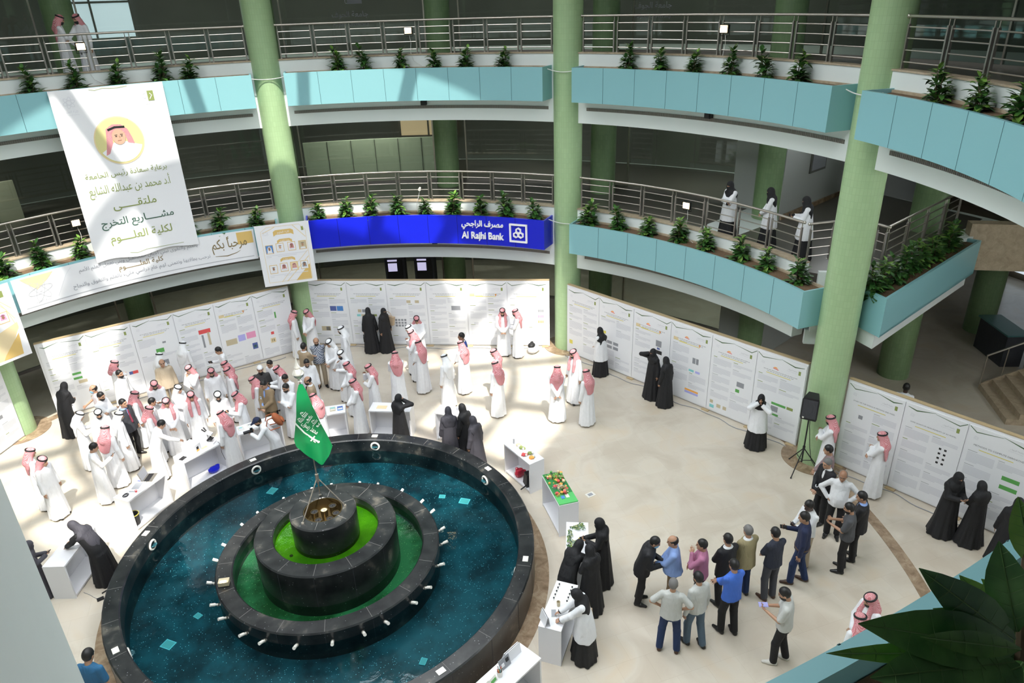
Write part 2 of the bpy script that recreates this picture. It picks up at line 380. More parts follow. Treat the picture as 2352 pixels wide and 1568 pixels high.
def shape_ar(s):
    out = []; i = 0
    def joins(ch): return ch == 'ـ' or (ch in _AR and len(_AR[ch]) == 4)
    while i < len(s):
        ch = s[i]; pv = i > 0 and joins(s[i - 1])
        if ch == 'ل' and i + 1 < len(s) and s[i + 1] in _LA:
            out.append(chr(_LA[s[i + 1]] + (1 if pv else 0))); i += 2; continue
        nx = i + 1 < len(s) and (s[i + 1] == 'ـ' or (s[i + 1] in _AR and len(_AR[s[i + 1]]) > 1))
        if ch in _AR:
            f = _AR[ch]
            if len(f) == 1: out.append(chr(f[0]))
            elif len(f) == 2: out.append(chr(f[1 if pv else 0]))
            else: out.append(chr(f[(3 if nx else 1) if pv else (2 if nx else 0)]))
        else: out.append(ch)
        i += 1
    return ''.join(out[::-1])
_TC = {}
def text_geo(s, extrude=0.0, bold=0.0):
    key = (s, extrude, bold)
    if key in _TC: return _TC[key]
    if any('\u0600' <= c <= '\u06ff' for c in s): t = shape_ar(s)
    else: t = s
    cu = bpy.data.curves.new('text', 'FONT'); cu.body = t; cu.extrude = extrude; cu.offset = bold; cu.resolution_u = 2
    o = bpy.data.objects.new('text', cu); COL.objects.link(o)
    dg = bpy.context.evaluated_depsgraph_get()
    me = bpy.data.meshes.new_from_object(o.evaluated_get(dg))
    vs = np.array([v.co[:] for v in me.vertices] or [(0, 0, 0)]); fs = [tuple(p.vertices) for p in me.polygons]
    bpy.data.objects.remove(o); bpy.data.curves.remove(cu); bpy.data.meshes.remove(me)
    lo, hi = vs.min(0), vs.max(0)
    _TC[key] = (vs, fs, lo, hi)
    return _TC[key]
def text_on(mb, s, mt, fn, u, v, width=None, height=None, align='c', bold=0.0, extrude=0.0):
    """put text so that it is centred at (u, v) with the given width or height; fn maps (u, v, d) to 3-D"""
    vs, fs, lo, hi = text_geo(s, extrude, bold)
    w, h = hi[0] - lo[0], hi[1] - lo[1]
    kx = (width / w) if width else height / h
    ky = (height / h) if height else kx
    ox = u - (w * kx / 2 if align == 'c' else (0 if align == 'l' else w * kx))
    mb.add([fn(ox + (p[0] - lo[0]) * kx, v + (p[1] - (lo[1] + hi[1]) / 2) * ky, p[2]) for p in vs], fs, mt)
def quad_on(mb, mt, fn, u0, v0, u1, v1, n=1):
    vs = []; fs = []
    for i in range(n + 1):
        uu = u0 + (u1 - u0) * i / n
        vs += [fn(uu, v0, 0), fn(uu, v1, 0)]
    fs = [(2 * i, 2 * i + 2, 2 * i + 3, 2 * i + 1) for i in range(n)]
    mb.add(vs, fs, mt)
def stroke_on(mb, mt, fn, pts, w, closed=False):
    """flat ribbon along 2-D points"""
    k = len(pts); L = []
    for i, p in enumerate(pts):
        a = pts[(i - 1) % k] if (closed or i > 0) else p; b = pts[(i + 1) % k] if (closed or i < k - 1) else p
        d = Vector((b[0] - a[0], b[1] - a[1])); d = d.normalized() if d.length > 1e-9 else Vector((1, 0))
        n = Vector((-d.y, d.x)); ww = w[i] if isinstance(w, (list, tuple)) else w
        L += [fn(p[0] + n.x * ww / 2, p[1] + n.y * ww / 2, 0), fn(p[0] - n.x * ww / 2, p[1] - n.y * ww / 2, 0)]
    m = k if closed else k - 1
    mb.add(L, [(2 * i, 2 * i + 1, 2 * ((i + 1) % k) + 1, 2 * ((i + 1) % k)) for i in range(m)], mt)
def poly_on(mb, mt, fn, pts):
    mb.add([fn(p[0], p[1], 0) for p in pts], [tuple(range(len(pts)))], mt)
def ell(cx, cy, rx, ry, n=24, rot=0.0, a0=0.0, a1=2 * PI):
    out = []
    for i in range(n):
        t = a0 + (a1 - a0) * i / (n if abs(a1 - a0 - 2 * PI) < 1e-6 else n - 1)
        x, y = rx * math.cos(t), ry * math.sin(t)
        out.append((cx + x * math.cos(rot) - y * math.sin(rot), cy + x * math.sin(rot) + y * math.cos(rot)))
    return out

# ---------------------------------------------------------------- the building
ANG = (-40.6, 3.1, 47.4, 91.5)
b = MB(); b.lathe([(0.01, -0.3), (30, -0.3), (30, 0), (0.01, 0)], 0, 360, 96, 'marble'); struct(b.build('floor'), 'beige marble floor of the atrium')
b = MB(); b.lathe([(11.86, 0.001), (12.12, 0.001), (12.12, 0.004), (11.86, 0.004)], -90, 140, 120, 'brown_marble'); struct(b.build('trim_1'), 'brown marble band curving across the floor')
b = MB(); b.lathe([(4.2, 0.001), (4.55, 0.001), (4.55, 0.004), (4.2, 0.004)], 0, 360, 120, 'brown_marble'); struct(b.build('trim_2'), 'brown marble band around the fountain foot')
for k, a in enumerate(ANG):
    b = MB(); c = P(a, 12.1, 0); b.cyl((c.x, c.y, 0.004), 0.80, 0.012, 'brown_marble', 40); struct(b.build('trim_%d' % (3 + k)))
def ring_slab(name, zb, zc, zf, zu, a0, a1, ro=20.0):
    b = MB(); n = int(abs(a1 - a0) / 1.5)
    b.lathe([(11.95, zb), (11.95, zc), (12.18, zc), (12.18, zf), (ro, zf), (ro, zf - 0.25), (12.3, zu), (12.3, zb)], a0, a1, n, 'beam_paint')
    return struct(b.build(name, smooth=True))
ring_slab('floor_upper', 7.45, 9.37, 9.10, 7.62, -180, 180)
ring_slab('floor_middle', 2.92, 4.85, 4.60, 3.10, -225, 85.5)
for nm, z, a0, a1 in (('trim_coping_upper', 9.37, -90, 178), ('trim_coping_middle', 4.85, -90, 85.5)):
    b = MB(); b.lathe([(11.92, z), (11.92, z + 0.035), (12.2, z + 0.035), (12.2, z)], a0, a1, 180, 'sand_stone'); struct(b.build(nm, smooth=True))
# ventilation grille bands under the planters
GR = [(7.81, 7.90, -39.3, 0.2), (7.81, 7.90, 6.1, 44.7), (7.81, 7.90, 50.6, 88.8), (7.81, 7.90, 95.0, 133), (3.28, 3.37, -39.3, 0.2), (3.28, 3.37, 6.1, 44.7), (3.28, 3.37, 50.6, 84)]
for z0, z1, a0, a1 in GR:
    b = MB(); n = int((a1 - a0) * 4)
    b.lathe([(11.94, z0), (11.94, z1), (11.96, z1), (11.96, z0)], a0, a1, 60, 'grille')
    for i in range(n):
        a = a0 + (a1 - a0) * (i + 0.5) / n; c = P(a, 11.938, (z0 + z1) / 2)
        b.box(c, (0.006, 0.012, z1 - z0), 'steel_dark', -math.radians(a))
    struct(b.build('trim_grille'))
# columns
def column(a, r, rad, z0, z1, mt):
    b = MB(); b.lathe([(0.001, z0), (rad, z0), (rad, z1), (0.001, z1)], 0, 360, 48, mt, False)
    c = P(a, r, 0); return struct(b.build('column', loc=(c.x, c.y, 0), smooth=True))
for a in ANG + (137.0, 185.5, -85, -128): column(a, 12.1, 0.43, 0, 14, 'green_tile')
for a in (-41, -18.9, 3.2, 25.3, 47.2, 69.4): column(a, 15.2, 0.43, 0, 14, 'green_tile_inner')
for x, y in ((17.35, 2.43), (22.4, 3.8)): column(math.degrees(math.atan2(x, y)), math.hypot(x, y), 0.45, 0, 9, 'green_tile_inner')
# glazed gallery walls
def mull(b, a, z0, z1): c = P(a, 15.9, (z0 + z1) / 2); b.box(c, (0.05, 0.07, z1 - z0), 'steel', -math.radians(a))
for i, (z0, z1, a0, a1) in enumerate(((0, 3.1, -88, 66), (4.6, 7.62, -88, 66), (9.1, 13.9, -88, 106))):
    b = MB(); b.lathe([(15.88, z0), (15.88, z1), (15.9, z1), (15.9, z0)], a0, a1, 120, 'dark_glass'); struct(b.build('window_%d' % (i + 1)), 'dark glass wall behind the gallery')
    b = MB()
    for k in range(-4, 6):
        a = 3.2 + 22.1 * k
        if a0 < a < a1: mull(b, a + 2.2, z0, z1); mull(b, a - 2.2, z0, z1)
    b.lathe([(15.86, z0), (15.86, z0 + 0.1), (15.93, z0 + 0.1), (15.93, z0)], a0, a1, 90, 'steel_dark')
    struct(b.build('window_%d_frame' % (i + 1)))
# outer walls of the rooms behind the glass, seen through it
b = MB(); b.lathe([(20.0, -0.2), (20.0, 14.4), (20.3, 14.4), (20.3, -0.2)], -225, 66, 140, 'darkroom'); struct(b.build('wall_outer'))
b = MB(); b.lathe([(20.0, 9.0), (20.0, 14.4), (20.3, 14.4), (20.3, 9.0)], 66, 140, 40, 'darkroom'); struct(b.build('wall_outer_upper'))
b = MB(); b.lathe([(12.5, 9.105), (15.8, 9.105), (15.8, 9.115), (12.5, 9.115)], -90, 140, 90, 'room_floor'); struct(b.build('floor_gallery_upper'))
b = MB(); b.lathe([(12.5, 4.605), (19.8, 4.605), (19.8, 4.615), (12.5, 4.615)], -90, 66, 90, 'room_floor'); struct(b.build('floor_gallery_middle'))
for zz, a0, a1, mt in ((5.95, 5.5, 23.5, 'reflection_green'), (5.9, -41, -26.5, 'cream_wall')):  # the green band is an added wall standing for a reflection in the glass
    mat('reflection_green', (0.60, 0.66, 0.50), 0.7); mat('cream_wall', (0.62, 0.60, 0.46), 0.7)
    b = MB(); b.lathe([(17.6, 4.62), (17.6, zz), (17.75, zz), (17.75, 4.62)], a0, a1, 30, mt)
    for i in range(1, 6):
        a = a0 + (a1 - a0) * i / 6; c = P(a, 17.59, (4.62 + zz) / 2); b.box(c, (0.02, 0.02, zz - 4.62), 'darkroom', -math.radians(a))
    struct(b.build('wall_counter_reflection'))
# ring roof with a round skylight, beams, cap
RZ = 14.0
b = MB(); b.lathe([(8.45, RZ), (21, RZ), (21, RZ + 0.4), (8.45, RZ + 0.4)], 0, 360, 96, 'roof_panel'); struct(b.build('ceiling_roof', smooth=True))
b = MB(); b.lathe([(0.01, RZ + 0.05), (2.9, RZ + 0.05), (2.9, RZ + 0.3), (0.01, RZ + 0.3)], 0, 360, 48, 'roof_panel'); struct(b.build('ceiling_cap'))
b = MB()
for k in range(16):
    a = 11.25 + 22.5 * k; c = P(a, 5.6, RZ + 0.2)
    b.box(c, (0.34, 5.9, 0.3), 'roof_panel', -math.radians(a))
b.lathe([(6.45, RZ + 0.1), (6.75, RZ + 0.1), (6.75, RZ + 0.35), (6.45, RZ + 0.35)], 0, 360, 64, 'roof_panel')
b.lathe([(4.4, RZ + 0.1), (4.6, RZ + 0.1), (4.6, RZ + 0.3), (4.4, RZ + 0.3)], 0, 360, 64, 'roof_panel')
for a0, a1, r0, r1 in ((33.75, 78.75, 2.9, 5.5), (-33.75, 11.25, 2.9, 6.6), (-78.75, -56.25, 2.9, 4.5), (101.25, 168.75, 2.9, 4.5), (-168, -146, 2.9, 6.6), (56.25, 78.75, 6.6, 8.5), (-72, -33.75, 2.9, 5.7), (11.25, 33.75, 2.9, 5.2)):  # opaque panels added between the beams to block sun and shape its patches
    b.lathe([(r0, RZ + 0.15), (r1, RZ + 0.15), (r1, RZ + 0.25), (r0, RZ + 0.25)], a0, a1, 24, 'roof_panel')
struct(b.build('ceiling_beams_and_blockers'))

# ---------------------------------------------------------------- side hall on the right
def wallbox(name, p, q, z0, z1, th, mt):
    p = Vector(p); q = Vector(q); d = q - p; b = MB()
    b.box(((p.x + q.x) / 2, (p.y + q.y) / 2, (z0 + z1) / 2), (d.length, th, z1 - z0), mt, math.atan2(d.y, d.x)); return struct(b.build(name))
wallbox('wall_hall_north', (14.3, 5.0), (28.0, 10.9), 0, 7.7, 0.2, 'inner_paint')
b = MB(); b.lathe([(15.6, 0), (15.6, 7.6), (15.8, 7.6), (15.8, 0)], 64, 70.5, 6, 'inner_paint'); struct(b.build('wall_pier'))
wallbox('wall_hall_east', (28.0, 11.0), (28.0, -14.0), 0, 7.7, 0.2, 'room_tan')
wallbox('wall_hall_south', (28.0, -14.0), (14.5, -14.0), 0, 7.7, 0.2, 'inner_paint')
b = MB(); b.box((23.4, -1.5, 7.8), (10, 27, 0.3), 'ceiling_dark'); struct(b.build('ceiling_hall'))
b = MB()
cor = [(11.97, 1.25), (12.86, -0.05), (18.3, 2.0), (19.6, 2.5), (19.0, 6.9), (14.4, 4.9), (12.0, 4.0)]
b.add([(x, y, z) for z in (4.1, 4.61) for x, y in cor], [tuple(range(7))[::-1], tuple(range(7, 14))] + [(i, (i + 1) % 7, 7 + (i + 1) % 7, 7 + i) for i in range(7)], 'room_floor'); struct(b.build('floor_corridor'))
wallbox('wall_hall_balcony', (18.0, 1.62), (27.9, -4.2), 3.64, 4.95, 0.35, 'sand_stone')
b = MB(); b.box((20.3, 3.4, 4.0), (4.2, 3.4, 0.3), 'room_tan', 0.38); struct(b.build('floor_bridge'))
# skirting of the corridor wall and a dark picture
wallbox('baseboard_north', (14.35, 4.86), (20.0, 7.3), 4.61, 4.75, 0.05, 'brown_marble')
b = MB(); b.box((0, 0, 0), (1.0, 0.05, 1.25), 'darkroom'); b.box((0, -0.03, 0), (0.86, 0.02, 1.1), 'pic_grey')
fr = tag(b.build('picture', loc=(16.2, 5.69, 6.35), rot=math.atan2(5.9, 13.7)), 'dark framed picture on the pale corridor wall behind the two white coated visitors', 'picture')
# far window of the hall and two on the gallery rooms
def window_at(k, a, r, z, w, h, mt, cols=2, rows=2):
    b = MB(); b.box((0, 0, 0), (w, 0.04, h), mt)
    for i in range(cols + 1): b.box((-w / 2 + w * i / cols, -0.03, 0), (0.07, 0.06, h), 'steel_dark')
    for i in range(rows + 1): b.box((0, -0.03, -h / 2 + h * i / rows), (w, 0.06, 0.07), 'steel_dark')
    c = P(a, r, z); struct(b.build('window_%d' % k, loc=c, rot=-math.radians(a)))
window_at(4, -13.9, 19.8, 11.15, 2.6, 2.4, 'day_glow', 2, 2)
window_at(5, 20.6, 19.8, 6.35, 2.4, 1.4, 'day_warm', 2, 2)
b = MB(); b.box((0, 0, 0), (0.04, 1.6, 3.2), 'day_glow'); struct(b.build('window_6', loc=(27.8, 6.2, 1.9)))
b = MB(); b.box((0, 0, 0), (0.04, 7.0, 2.6), 'day_glow'); struct(b.build('window_7', loc=(27.8, -9.0, 2.0)))
# white pier close to the camera on the left
wallbox('wall_near_pier', (-0.62, -11.80), (-0.975, -10.385), 0, 14.0, 0.3, 'white_paint')

# rows of area lights added to brighten the rooms behind the glass
for z, pw in ((3.0, 30), (7.5, 90), (13.8, 90)):
    for a in (-34, -8, 14, 36, 58):
        l = bpy.data.lights.new('room_fill_light', 'AREA'); l.shape = 'RECTANGLE'; l.size = 3.0; l.size_y = 0.6; l.energy = pw; l.color = (1.0, 0.95, 0.85)
        o = bpy.data.objects.new('room_fill_light', l); COL.objects.link(o); o.location = P(a, 16.9, z); o.rotation_euler = (0, 0, -math.radians(a))
# ---------------------------------------------------------------- planters on the balcony fronts
def planter(name, label, a0, a1, zb, zt, npan, face='teal', joint='teal_joint', group='planter boxes on the balcony fronts'):
    t = thing(name, label, 'planter', P((a0 + a1) / 2, 11.6, zb), 0, group); o = t.location
    n = max(24, int((a1 - a0) * 1.6))
    b = MB(); b.lathe([(11.25, zb), (11.25, zt), (11.32, zt), (11.32, zb + 0.06), (11.95, zb + 0.06), (11.95, zb)], a0, a1, n, face)
    for a in (a0, a1):
        s = 0.25 if a == a0 else -0.25
        b.lathe([(11.32, zb + 0.06), (11.32, zt), (11.95, zt), (11.95, zb + 0.06)], a, a + s, 1, face)
    for i in range(1, npan):
        a = a0 + (a1 - a0) * i / npan; c = P(a, 11.25, (zb + zt) / 2)
        b.box(c, (0.012, 0.006, zt - zb), joint, -math.radians(a))
    f = b.build('fascia', t, -o, smooth=True)
    b = MB(); b.lathe([(11.325, zb + 0.07), (11.325, zt - 0.10), (11.5, zt - 0.07), (11.75, zt - 0.08), (11.93, zt - 0.07), (11.93, zb + 0.07)], a0 + 0.3, a1 - 0.3, n, 'soil')
    b.build('soil', t, -o, smooth=True)
    b = MB(); b.lathe([(11.88, zt - 0.07), (11.88, zt - 0.02), (11.945, zt - 0.02), (11.945, zt - 0.07)], a0 + 0.3, a1 - 0.3, n, 'sand_stone')
    b.build('inner_kerb', t, -o, smooth=True)
    return t
planter('planter', 'pale turquoise planter box on the upper balcony that the tall white banner hangs from', -39.5, 0.9, 8.13, 9.057, 8)
planter('planter', 'pale turquoise planter box on the upper balcony straight above the blue bank sign', 5.54, 45.28, 8.13, 9.057, 8)
planter('planter', 'pale turquoise planter box on the upper balcony above the three white coated visitors', 49.9, 89.5, 8.13, 9.057, 8)
planter('planter', 'pale turquoise planter box of the upper balcony at the right edge of the picture', 93.8, 133.5, 8.13, 9.057, 8)
planter('planter', 'nearest turquoise planter box crossing the bottom right corner under large leaves', 139.6, 177.2, 8.13, 9.057, 8)
planter('planter', 'turquoise planter box on the lower balcony carrying the long white welcome banner', -39.5, 0.9, 3.64, 4.58, 8)
planter('planter', 'royal blue planter box of the lower balcony with the white bank lettering', 5.4, 45.25, 3.64, 4.58, 8, 'royal_blue', 'blue_joint')
planter('planter', 'turquoise planter box on the lower balcony below the three white coated visitors', 49.6, 89.9, 3.64, 4.58, 8)
# straight planter that runs back into the hall, with its corner return
def straight_planter():
    A, B_ = Vector((12.60, -1.07)), Vector((17.95, 1.12)); d = (B_ - A).normalized(); n = Vector((-d.y, d.x)); L = (B_ - A).length
    t = thing('planter', 'dim turquoise planter box running back into the side hall behind the right column', 'planter', (A.x, A.y, 3.64), math.atan2(d.y, d.x), 'planter boxes on the balcony fronts')
    def prism(b, pl, z0, z1, mt):
        k = len(pl); b.add([(x, y, z) for z in (z0, z1) for x, y in pl], [tuple(range(k))[::-1], tuple(range(k, 2 * k))] + [(i, (i + 1) % k, k + (i + 1) % k, k + i) for i in range(k)], mt)
    b = MB()
    prism(b, [(0, 0), (L, 0), (L, .07), (.03, .07)], 0, .94, 'teal'); prism(b, [(0, 0), (L, 0), (L, .96), (.40, .96)], 0, .06, 'teal'); prism(b, [(.37, .90), (L, .90), (L, .96), (.40, .96)], .06, .94, 'white_paint')
    prism(b, [(.03, .07), (.11, .07), (.45, .90), (.37, .90)], .06, .94, 'teal'); prism(b, [(L - .07, .07), (L, .07), (L, .90), (L - .07, .90)], .06, .94, 'teal')
    b.build('fascia', t)
    b = MB(); prism(b, [(.12, .075), (L - .075, .075), (L - .075, .895), (.46, .895)], .065, .85, 'soil'); b.build('soil', t)
    b = MB(); prism(b, [(.12, .15), (L, .15), (L, .85), (.42, .85)], -.38, -.005, 'white_paint'); b.build('underside', t)
    return A, d, n, L
SPA, SPD, SPN, SPL = straight_planter()
# white notch wall behind the right column, joining the two lower planters
b = MB()
for p, q, z0, z1 in (((11.95, 0.40), (12.85, -0.12), 3.3, 4.85), ((11.95, 0.55), (12.9, 0.0), 2.92, 3.3)):
    p = Vector(p); q = Vector(q); dd = q - p
    b.box(((p.x + q.x) / 2, (p.y + q.y) / 2, (z0 + z1) / 2), (dd.length, 0.12, z1 - z0), 'white_paint', math.atan2(dd.y, dd.x))
struct(b.build('wall_notch'))

# ---------------------------------------------------------------- railings
def railing_run(label, pts, z0, group, bays_end=True):
    """pts: list of plan points, a bay between each neighbouring pair"""
    t = thing('balcony_railing', label, 'railing', (pts[0].x, pts[0].y, z0), 0, group); o = Vector((pts[0].x, pts[0].y, z0))
    zt = 0.935
    b = MB(); b.tube([Vector((p.x, p.y, zt)) - Vector((o.x, o.y, 0)) for p in pts], 0.030, 'steel', 10)
    for p in (pts[0], pts[-1]): b.ball((p.x - o.x, p.y - o.y, zt), 0.04, 'steel', 10)
    b.build('handrail', t, smooth=True)
    if 'post' not in PR:
        b = MB(); b.box((0, 0, 0.40), (0.036, 0.05, 0.80), 'steel_dark'); b.tube([(0, 0, 0.78), (0, 0, 0.93)], 0.011, 'steel', 8); b.box((0, 0, 0.006), (0.07, 0.08, 0.012), 'steel')
        o1 = b.build('post'); PR['post'] = o1.data; bpy.data.objects.remove(o1)
        b = MB(); b.tube([(-0.5, 0, 0), (0.5, 0, 0)], 0.014, 'steel', 8); o1 = b.build('bar', smooth=True); PR['bar'] = o1.data; bpy.data.objects.remove(o1)
    for i in range(len(pts) - 1):
        p, q = pts[i], pts[i + 1]; d = q - p; L = d.length; u = d / L; an = math.atan2(d.y, d.x); g = 0.055
        for s in (p + u * g, q - u * g):
            c = bpy.data.objects.new('post', PR['post']); COL.objects.link(c); c.parent = t; c.location = (s.x - o.x, s.y - o.y, 0); c.rotation_euler = (0, 0, an)
        for h in (0.13, 0.34, 0.55, 0.75):
            c = bpy.data.objects.new('bar', PR['bar']); COL.objects.link(c); c.parent = t
            mpt = (p + q) / 2; c.location = (mpt.x - o.x, mpt.y - o.y, h); c.rotation_euler = (0, 0, an); c.scale = (L - 2 * g, 1, 1)
    return t
PR = {}
def arcpts(a0, a1, n, r=12.06): return [Vector((r * sin(a0 + (a1 - a0) * i / n), r * cos(a0 + (a1 - a0) * i / n))) for i in range(n + 1)]
GR_ = 'steel balcony railings'
railing_run('steel railing of the upper balcony above the tall white banner', arcpts(-38.7, 1.0, 8), 9.405, GR_)
railing_run('steel railing of the upper balcony between the two middle green columns', arcpts(5.2, 45.3, 8), 9.405, GR_)
railing_run('steel railing of the upper balcony right of the middle column', arcpts(49.5, 89.5, 8), 9.405, GR_)
railing_run('steel railing of the upper balcony at the right edge of the picture', arcpts(93.6, 135, 8), 9.405, GR_)
railing_run('steel railing of the lower balcony behind the tall white banner', arcpts(-38.7, 1.0, 8), 4.885, GR_)
railing_run('steel railing of the lower balcony above the blue bank sign', arcpts(5.2, 45.3, 8), 4.885, GR_)
railing_run('steel railing of the lower balcony in front of the three white coated visitors', arcpts(49.5, 84.5, 7), 4.885, GR_)
railing_run('short steel railing at the balcony corner behind the right column', [Vector(p) for p in ((12.02, 1.0), (12.72, 0.92), (13.40, 0.36), (13.45, 0.02))], 4.885, GR_)
railing_run('steel railing run leading back into the side hall behind the dark planter', [Vector((13.45, 0.05)) + SPD * (1.15 * i) for i in range(5)], 4.885, GR_)

# ---------------------------------------------------------------- planter shrubs
def leaf(mb, base, d, up_, L, w, mt, curl=0.25, n=4, fold=0.25):
    d = d.normalized(); s = d.cross(up_); s = s.normalized() if s.length > 1e-4 else Vector((1, 0, 0)); u = s.cross(d).normalized()
    prof = [0.12, 0.75, 1.0, 0.72, 0.03] if n == 4 else [0.10, 0.52, 0.84, 1.0, 0.96, 0.78, 0.46, 0.02]
    k = len(prof); vs = []
    for i, pw in enumerate(prof):
        t = i / (k - 1); c = base + d * (L * t) - u * (curl * L * t * t)
        vs += [c + s * (w * pw / 2) + u * (fold * w * pw / 2), c, c - s * (w * pw / 2) + u * (fold * w * pw / 2)]
    fs = []
    for i in range(k - 1):
        a = 3 * i; fs += [(a, a + 1, a + 4, a + 3), (a + 1, a + 2, a + 5, a + 4)]
    mb.add(vs, fs, mt)
def make_shrub(seed, h):
    rnd = random.Random(seed)
    t = thing('potted_shrub', None, 'plant')
    b = MB(); st = []
    for s in range(3):
        x0 = rnd.uniform(-0.03, 0.03); lean = rnd.uniform(-0.13, 0.13); y0 = rnd.uniform(-.04, .04); hh = h * (1 - 0.22 * s)
        pts = [Vector((x0 + lean * k / 4 + rnd.uniform(-.01, .01), y0 + rnd.uniform(-.02, .02), hh * k / 4 - 0.06)) for k in range(5)]
        b.tube(pts, [0.016, 0.014, 0.011, 0.008, 0.004], 'bark', 6); st.append((pts, hh))
    b.build('stem', t, smooth=True)
    b = MB()
    for i in range(112):
        pts, hh = st[(0, 1, 0, 2, 1)[i % 5]]
        k = rnd.random() ** 1.15 * 3.98; j = int(k); p = pts[j].lerp(pts[j + 1], k - j); f = k / 4
        an = rnd.uniform(0, 6.283); el = rnd.uniform(-0.35, 0.85) + 0.6 * f * f
        d = Vector((math.cos(an) * math.cos(el), math.sin(an) * math.cos(el), math.sin(el)))
        r = rnd.uniform(0.01, 0.10) * (1 - 0.75 * f) + 0.01
        L = rnd.uniform(0.18, 0.25) * (1 - 0.35 * f)
        leaf(b, p + d * r, d, Vector((0, 0, 1)), L, L * 0.55, rnd.choice(['leaf', 'leaf', 'leaf_dark', 'leaf_dark', 'leaf_pale']), rnd.uniform(0.15, 0.55))
    b.build('foliage', t, smooth=True, fix=False)
    return t
SH = [make_shrub(s, h) for s, h in ((1, 0.66), (2, 0.74), (3, 0.60), (4, 0.70))]
SHU = [0] * 4
def shrub(loc, label, rnd):
    k = rnd.randrange(4)
    sc = rnd.uniform(0.88, 1.12)
    if not SHU[k]:
        SHU[k] = 1; o = SH[k]; o.location = loc; o.rotation_euler = (0, 0, rnd.uniform(0, 6.28)); o.scale = (sc * 1.2, sc * 1.2, sc * rnd.uniform(.95, 1.1)); o['label'] = label
    else:
        o = dup(SH[k], loc, rnd.uniform(0, 6.28), label, scale=(sc * 1.2, sc * 1.2, sc * rnd.uniform(.95, 1.1)))
    o['group'] = 'shrubs in the balcony planters'
    return o
rnd = random.Random(11)
ORD = 'first second third fourth fifth sixth seventh eighth ninth tenth'.split()
def shrub_row(angs, z, where):
    for i, a in enumerate(angs):
        shrub(P(a, 11.66 + rnd.uniform(-.03, .05), z), 'green shrub, %s from the left in the %s' % (ORD[i], where), rnd)
shrub_row((-26.82, -21.6, -16.46, -11.05, -7.18), 8.98, 'upper planter with the tall white banner')
shrub_row((13.33, 17.55, 22.91, 27.75, 32.75, 38.45), 8.98, 'upper planter above the blue bank sign')
shrub_row((57.33, 62.29, 67.27, 72.57, 77.95, 82.5), 8.98, 'upper planter right of the middle column')
shrub_row((101.16, 106.28, 111.92, 117.5, 123), 8.98, 'upper planter at the right edge')
shrub_row((-36.44, -31.77, -26.85, -11.87, -7.83, -2.02), 4.50, 'lower planter behind the welcome banner')
shrub_row((7.28, 11.64, 15.49, 20.01, 24.53, 29.22, 33.78, 38.16, 43.07), 4.50, 'blue bank planter')
shrub_row((52.1, 57.02, 61.79, 66.76, 71.49, 77.07, 81.42, 86.61), 4.50, 'lower planter below the white coated visitors')
for i in range(10):
    q = SPA + SPD * (0.35 + 0.53 * i) + SPN * (0.42 + 0.10 * (i % 2))
    shrub((q.x, q.y, 4.49), 'dark shrub, %s from the corner in the planter running into the side hall' % ORD[i], rnd)

# ---------------------------------------------------------------- floodlights clipped on the railings
def floodlight(a, z, label, lit=True):
    c = P(a, 11.93, z)
    t = thing('floodlight', label, 'floodlight', c, -math.radians(a), 'floodlights on the railings')
    b = MB(); b.box((0, 0.03, 0.0), (0.24, 0.08, 0.20), 'black'); b.box((0, 0.075, 0), (0.17, 0.03, 0.14), 'steel_dark')
    for i in range(5): b.box((-0.08 + 0.04 * i, 0.10, 0), (0.008, 0.03, 0.12), 'black')
    b.box((0, -0.012, 0.095), (0.24, 0.02, 0.012), 'black'); b.box((0, -0.012, -0.095), (0.24, 0.02, 0.012), 'black')
    hs = b.build('housing', t)
    b = MB(); b.box((0, -0.016, 0), (0.20, 0.012, 0.16), 'lamp_glow' if lit else 'pearl'); b.build('lens', hs)
    b = MB(); b.tube([(-0.13, 0.03, 0), (-0.13, 0.06, -0.16), (0.13, 0.06, -0.16), (0.13, 0.03, 0)], 0.010, 'black', 6); b.tube([(0, 0.06, -0.16), (0, 0.13, -0.2)], 0.012, 'black', 6); b.build('bracket', t)
    b = MB(); b.tube([(0.02, 0.05, -0.14), (0.05, 0.03, -0.35), (0.02, 0.01, -0.6), (0.12, -0.03, -0.85), (0.35, -0.06, -1.0)], 0.007, 'cable_white', 6); b.build('power_cord', t, smooth=True)
floodlight(-19.68, 10.04, 'lit floodlight on the upper railing beside the two visitors at the left')
floodlight(24.02, 10.06, 'lit floodlight on the upper railing above the blue bank sign')
floodlight(70.34, 10.02, 'lit floodlight on the upper railing right of the middle column')
floodlight(-26.12, 5.46, 'lit floodlight on the lower railing left of the tall white banner')
floodlight(66.89, 5.50, 'lit floodlight on the lower railing left of the white coated visitors')
# small spot lamp above the bank sign
t = thing('spot_lamp', 'small pale unlit spot lamp on the lower railing above the blue bank sign', 'lamp', P(23.73, 11.93, 5.30), -math.radians(23.7))
b = MB(); b.tube([(0, 0.05, 0), (0, -0.08, -0.03)], [0.035, 0.05], 'pearl', 12); b.build('head', t, smooth=True)
b = MB(); b.tube([(0, 0.04, 0.0), (0, 0.10, -0.05)], 0.012, 'steel', 6); b.build('bracket', t)
b = MB(); b.tube([(0, 0.0, -0.03), (-0.05, -0.02, -0.25), (-0.14, -0.06, -0.5), (-0.12, -0.1, -0.78)], 0.007, 'cable_white', 6); b.build('power_cord', t, smooth=True)
